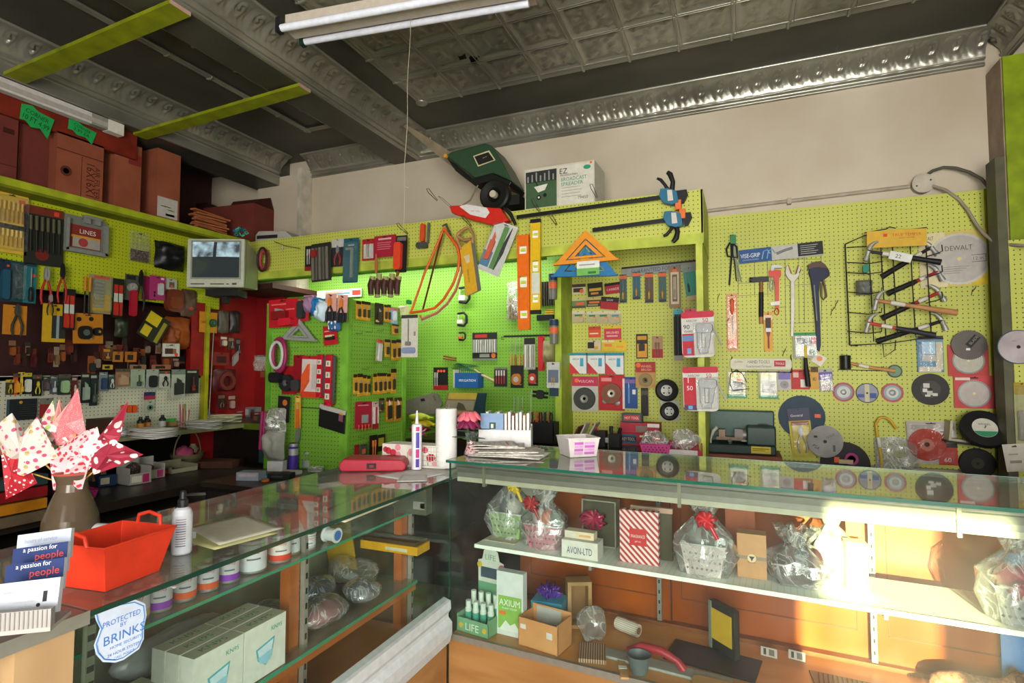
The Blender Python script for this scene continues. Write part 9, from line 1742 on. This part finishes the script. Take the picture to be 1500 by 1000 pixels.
t=sc('hanging_pack','yellow and black blister pack standing in the middle of the case','tool pack',1.09,.33,DZ2+.007,-.7);m=MB();m.box(-.05,.05,0,.02,0,.14,'#1f221c');m.box(-.04,.04,-.002,.0,.03,.12,'#c9a41c');m.box(-.05,-.04,-.004,.02,0,.14,'#6d7a6c');m.build('pack_body',t)
t=sc('sander_pad','pale wooden float lying at the front edge of the case','float',1.10,.07,DZ2);m=MB();m.prismz(rnd(-.08,-.03,.10,.03,.4),0,.016,'#c79a62|n');m.build('wood',t)
t=sc('vent_grille','brown slatted grille plate lying in the sunlit floor of the case','grille',1.60,.26,DZ2,.0);m=MB();m.prismz([(-.16,-.14),(.14,-.14),(.07,.09),(-.20,.09)],0,.006,'#7d6a52');
m.build('plate',t);m=MB()
for k in range(20):u=-.17+.0155*k;m.box(u,u+.004,-.13+.0*k,.08,.006,.009,'#3c3024')
m.build('slats',t)
for k,(x,y)in enumerate(((1.26,.40),(1.36,.42))):t=sc('price_label',('small white label with dark bars by the yellow pack','second white label with dark bars near the door track')[k],'label',x,y,DZ2+.0,-.1);m=MB();m.box(-.03,.03,0,.002,0,.035,'#b5aca4');m.box(-.02,-.01,-.0006,0,.006,.03,'#4c4440');m.box(.0,.02,-.0006,0,.006,.03,'#6b625c');m.build('label_card',t)
# solid stand-in by the doors for a dog reflected in the glass
t=sc('dog_reflection','small brown and white dog standing in for a reflection at the right end of the showcase','dog figure',1.93,.40,DZ2,.05)
bm_v=[((-.10,0,.030),.034),((-.05,0,.040),.036),((0,0,.040),.031),((.045,0,.042),.032),((.075,0,.062),.022),((.098,-.004,.082),.026),((.128,-.010,.074),.012)]
m=MB();N_=16;rings=[]
import bisect
pts=[Vector(a)for a,r in bm_v];rad=[r for a,r in bm_v];P3=[];R3=[]
for i in range(len(pts)-1):
    for k in range(4):f=k/4;P3.append(pts[i].lerp(pts[i+1],f));R3.append(rad[i]*(1-f)+rad[i+1]*f)
P3.append(pts[-1]);R3.append(rad[-1]);P3=[P3[0]+Vector((-.026,0,-.004)),P3[0]+Vector((-.018,0,0))]+P3+[P3[-1]+Vector((.008,-.002,-.001))];R3=[.006,.022]+R3+[.004]
m.tube(P3,0,'fur',N_,rs=R3)
for s_ in(-1,1):
    m.tube([(.045,s_*.022,.035),(.07,s_*.026,.014),(.115,s_*.024,.008),(.13,s_*.024,.007)],.01,'fur',10,rs=[.018,.013,.009,.008]);m.blob((-.075,s_*.030,.026),(.034,.014,.024),'fur',14,8);m.tube([(-.065,s_*.038,.012),(-.03,s_*.044,.007),(-.012,s_*.044,.006)],.008,'fur',8)
m.tube([(-.12,0,.02),(-.15,-.02,.012),(-.15,-.05,.009),(-.12,-.06,.008)],.008,'fur',8,rs=[.010,.009,.008,.004]);m.build('dog_body',t)
m=MB();m.blob((.066,0,.030),(.014,.022,.020),'#c9bdb4|r',12,8);m.blob((.134,-.011,.070),(.008,.010,.008),'#cfc4bb|r',12,8);m.build('white_patches',t)
m=MB();m.blob((.139,-.012,.076),(.004,.005,.004),'#1c1614',8,6)
for s_ in(-1,1):m.blob((.116,-.006+s_*.013,.091),(.003,.003,.003),'#120e0c|g',8,6)
m.build('nose_and_eyes',t)
for s_ in(-1,1):m=MB();m.blob((.088,-.002+s_*.024,.090),(.012,.005,.017),'#5a3826|r',10,8);m.build('ear',t)
# fine print belongs to the surface it is printed on: hang it under that part
HOSTS=('label','board','header_board','carton_body','backing_card','packet_body','sleeve','disc_face','sticker','card','can_body','tyre','holder','hopper','basket_body','level_body','display_carton','case_shell','display','blade')
for o in[o for o in bpy.data.objects if o.parent and o.type=='MESH' and o.name.split('.')[0]in('lettering','header_lettering','top_lettering','upper_lettering','number_lettering','side_lettering','figure_print','shield_emblem','round_emblem','lattice','perforations','windows','latch','hub','arbor_hole','yellow_badges','blue_outline','round_badge','tool_picture')]:
    sib={c.name.split('.')[0]:c for c in o.parent.children if c is not o and c.type=='MESH'}
    for h in HOSTS:
        if h in sib and sib[h].name.split('.')[0]!=o.name.split('.')[0]:o.parent=sib[h];break
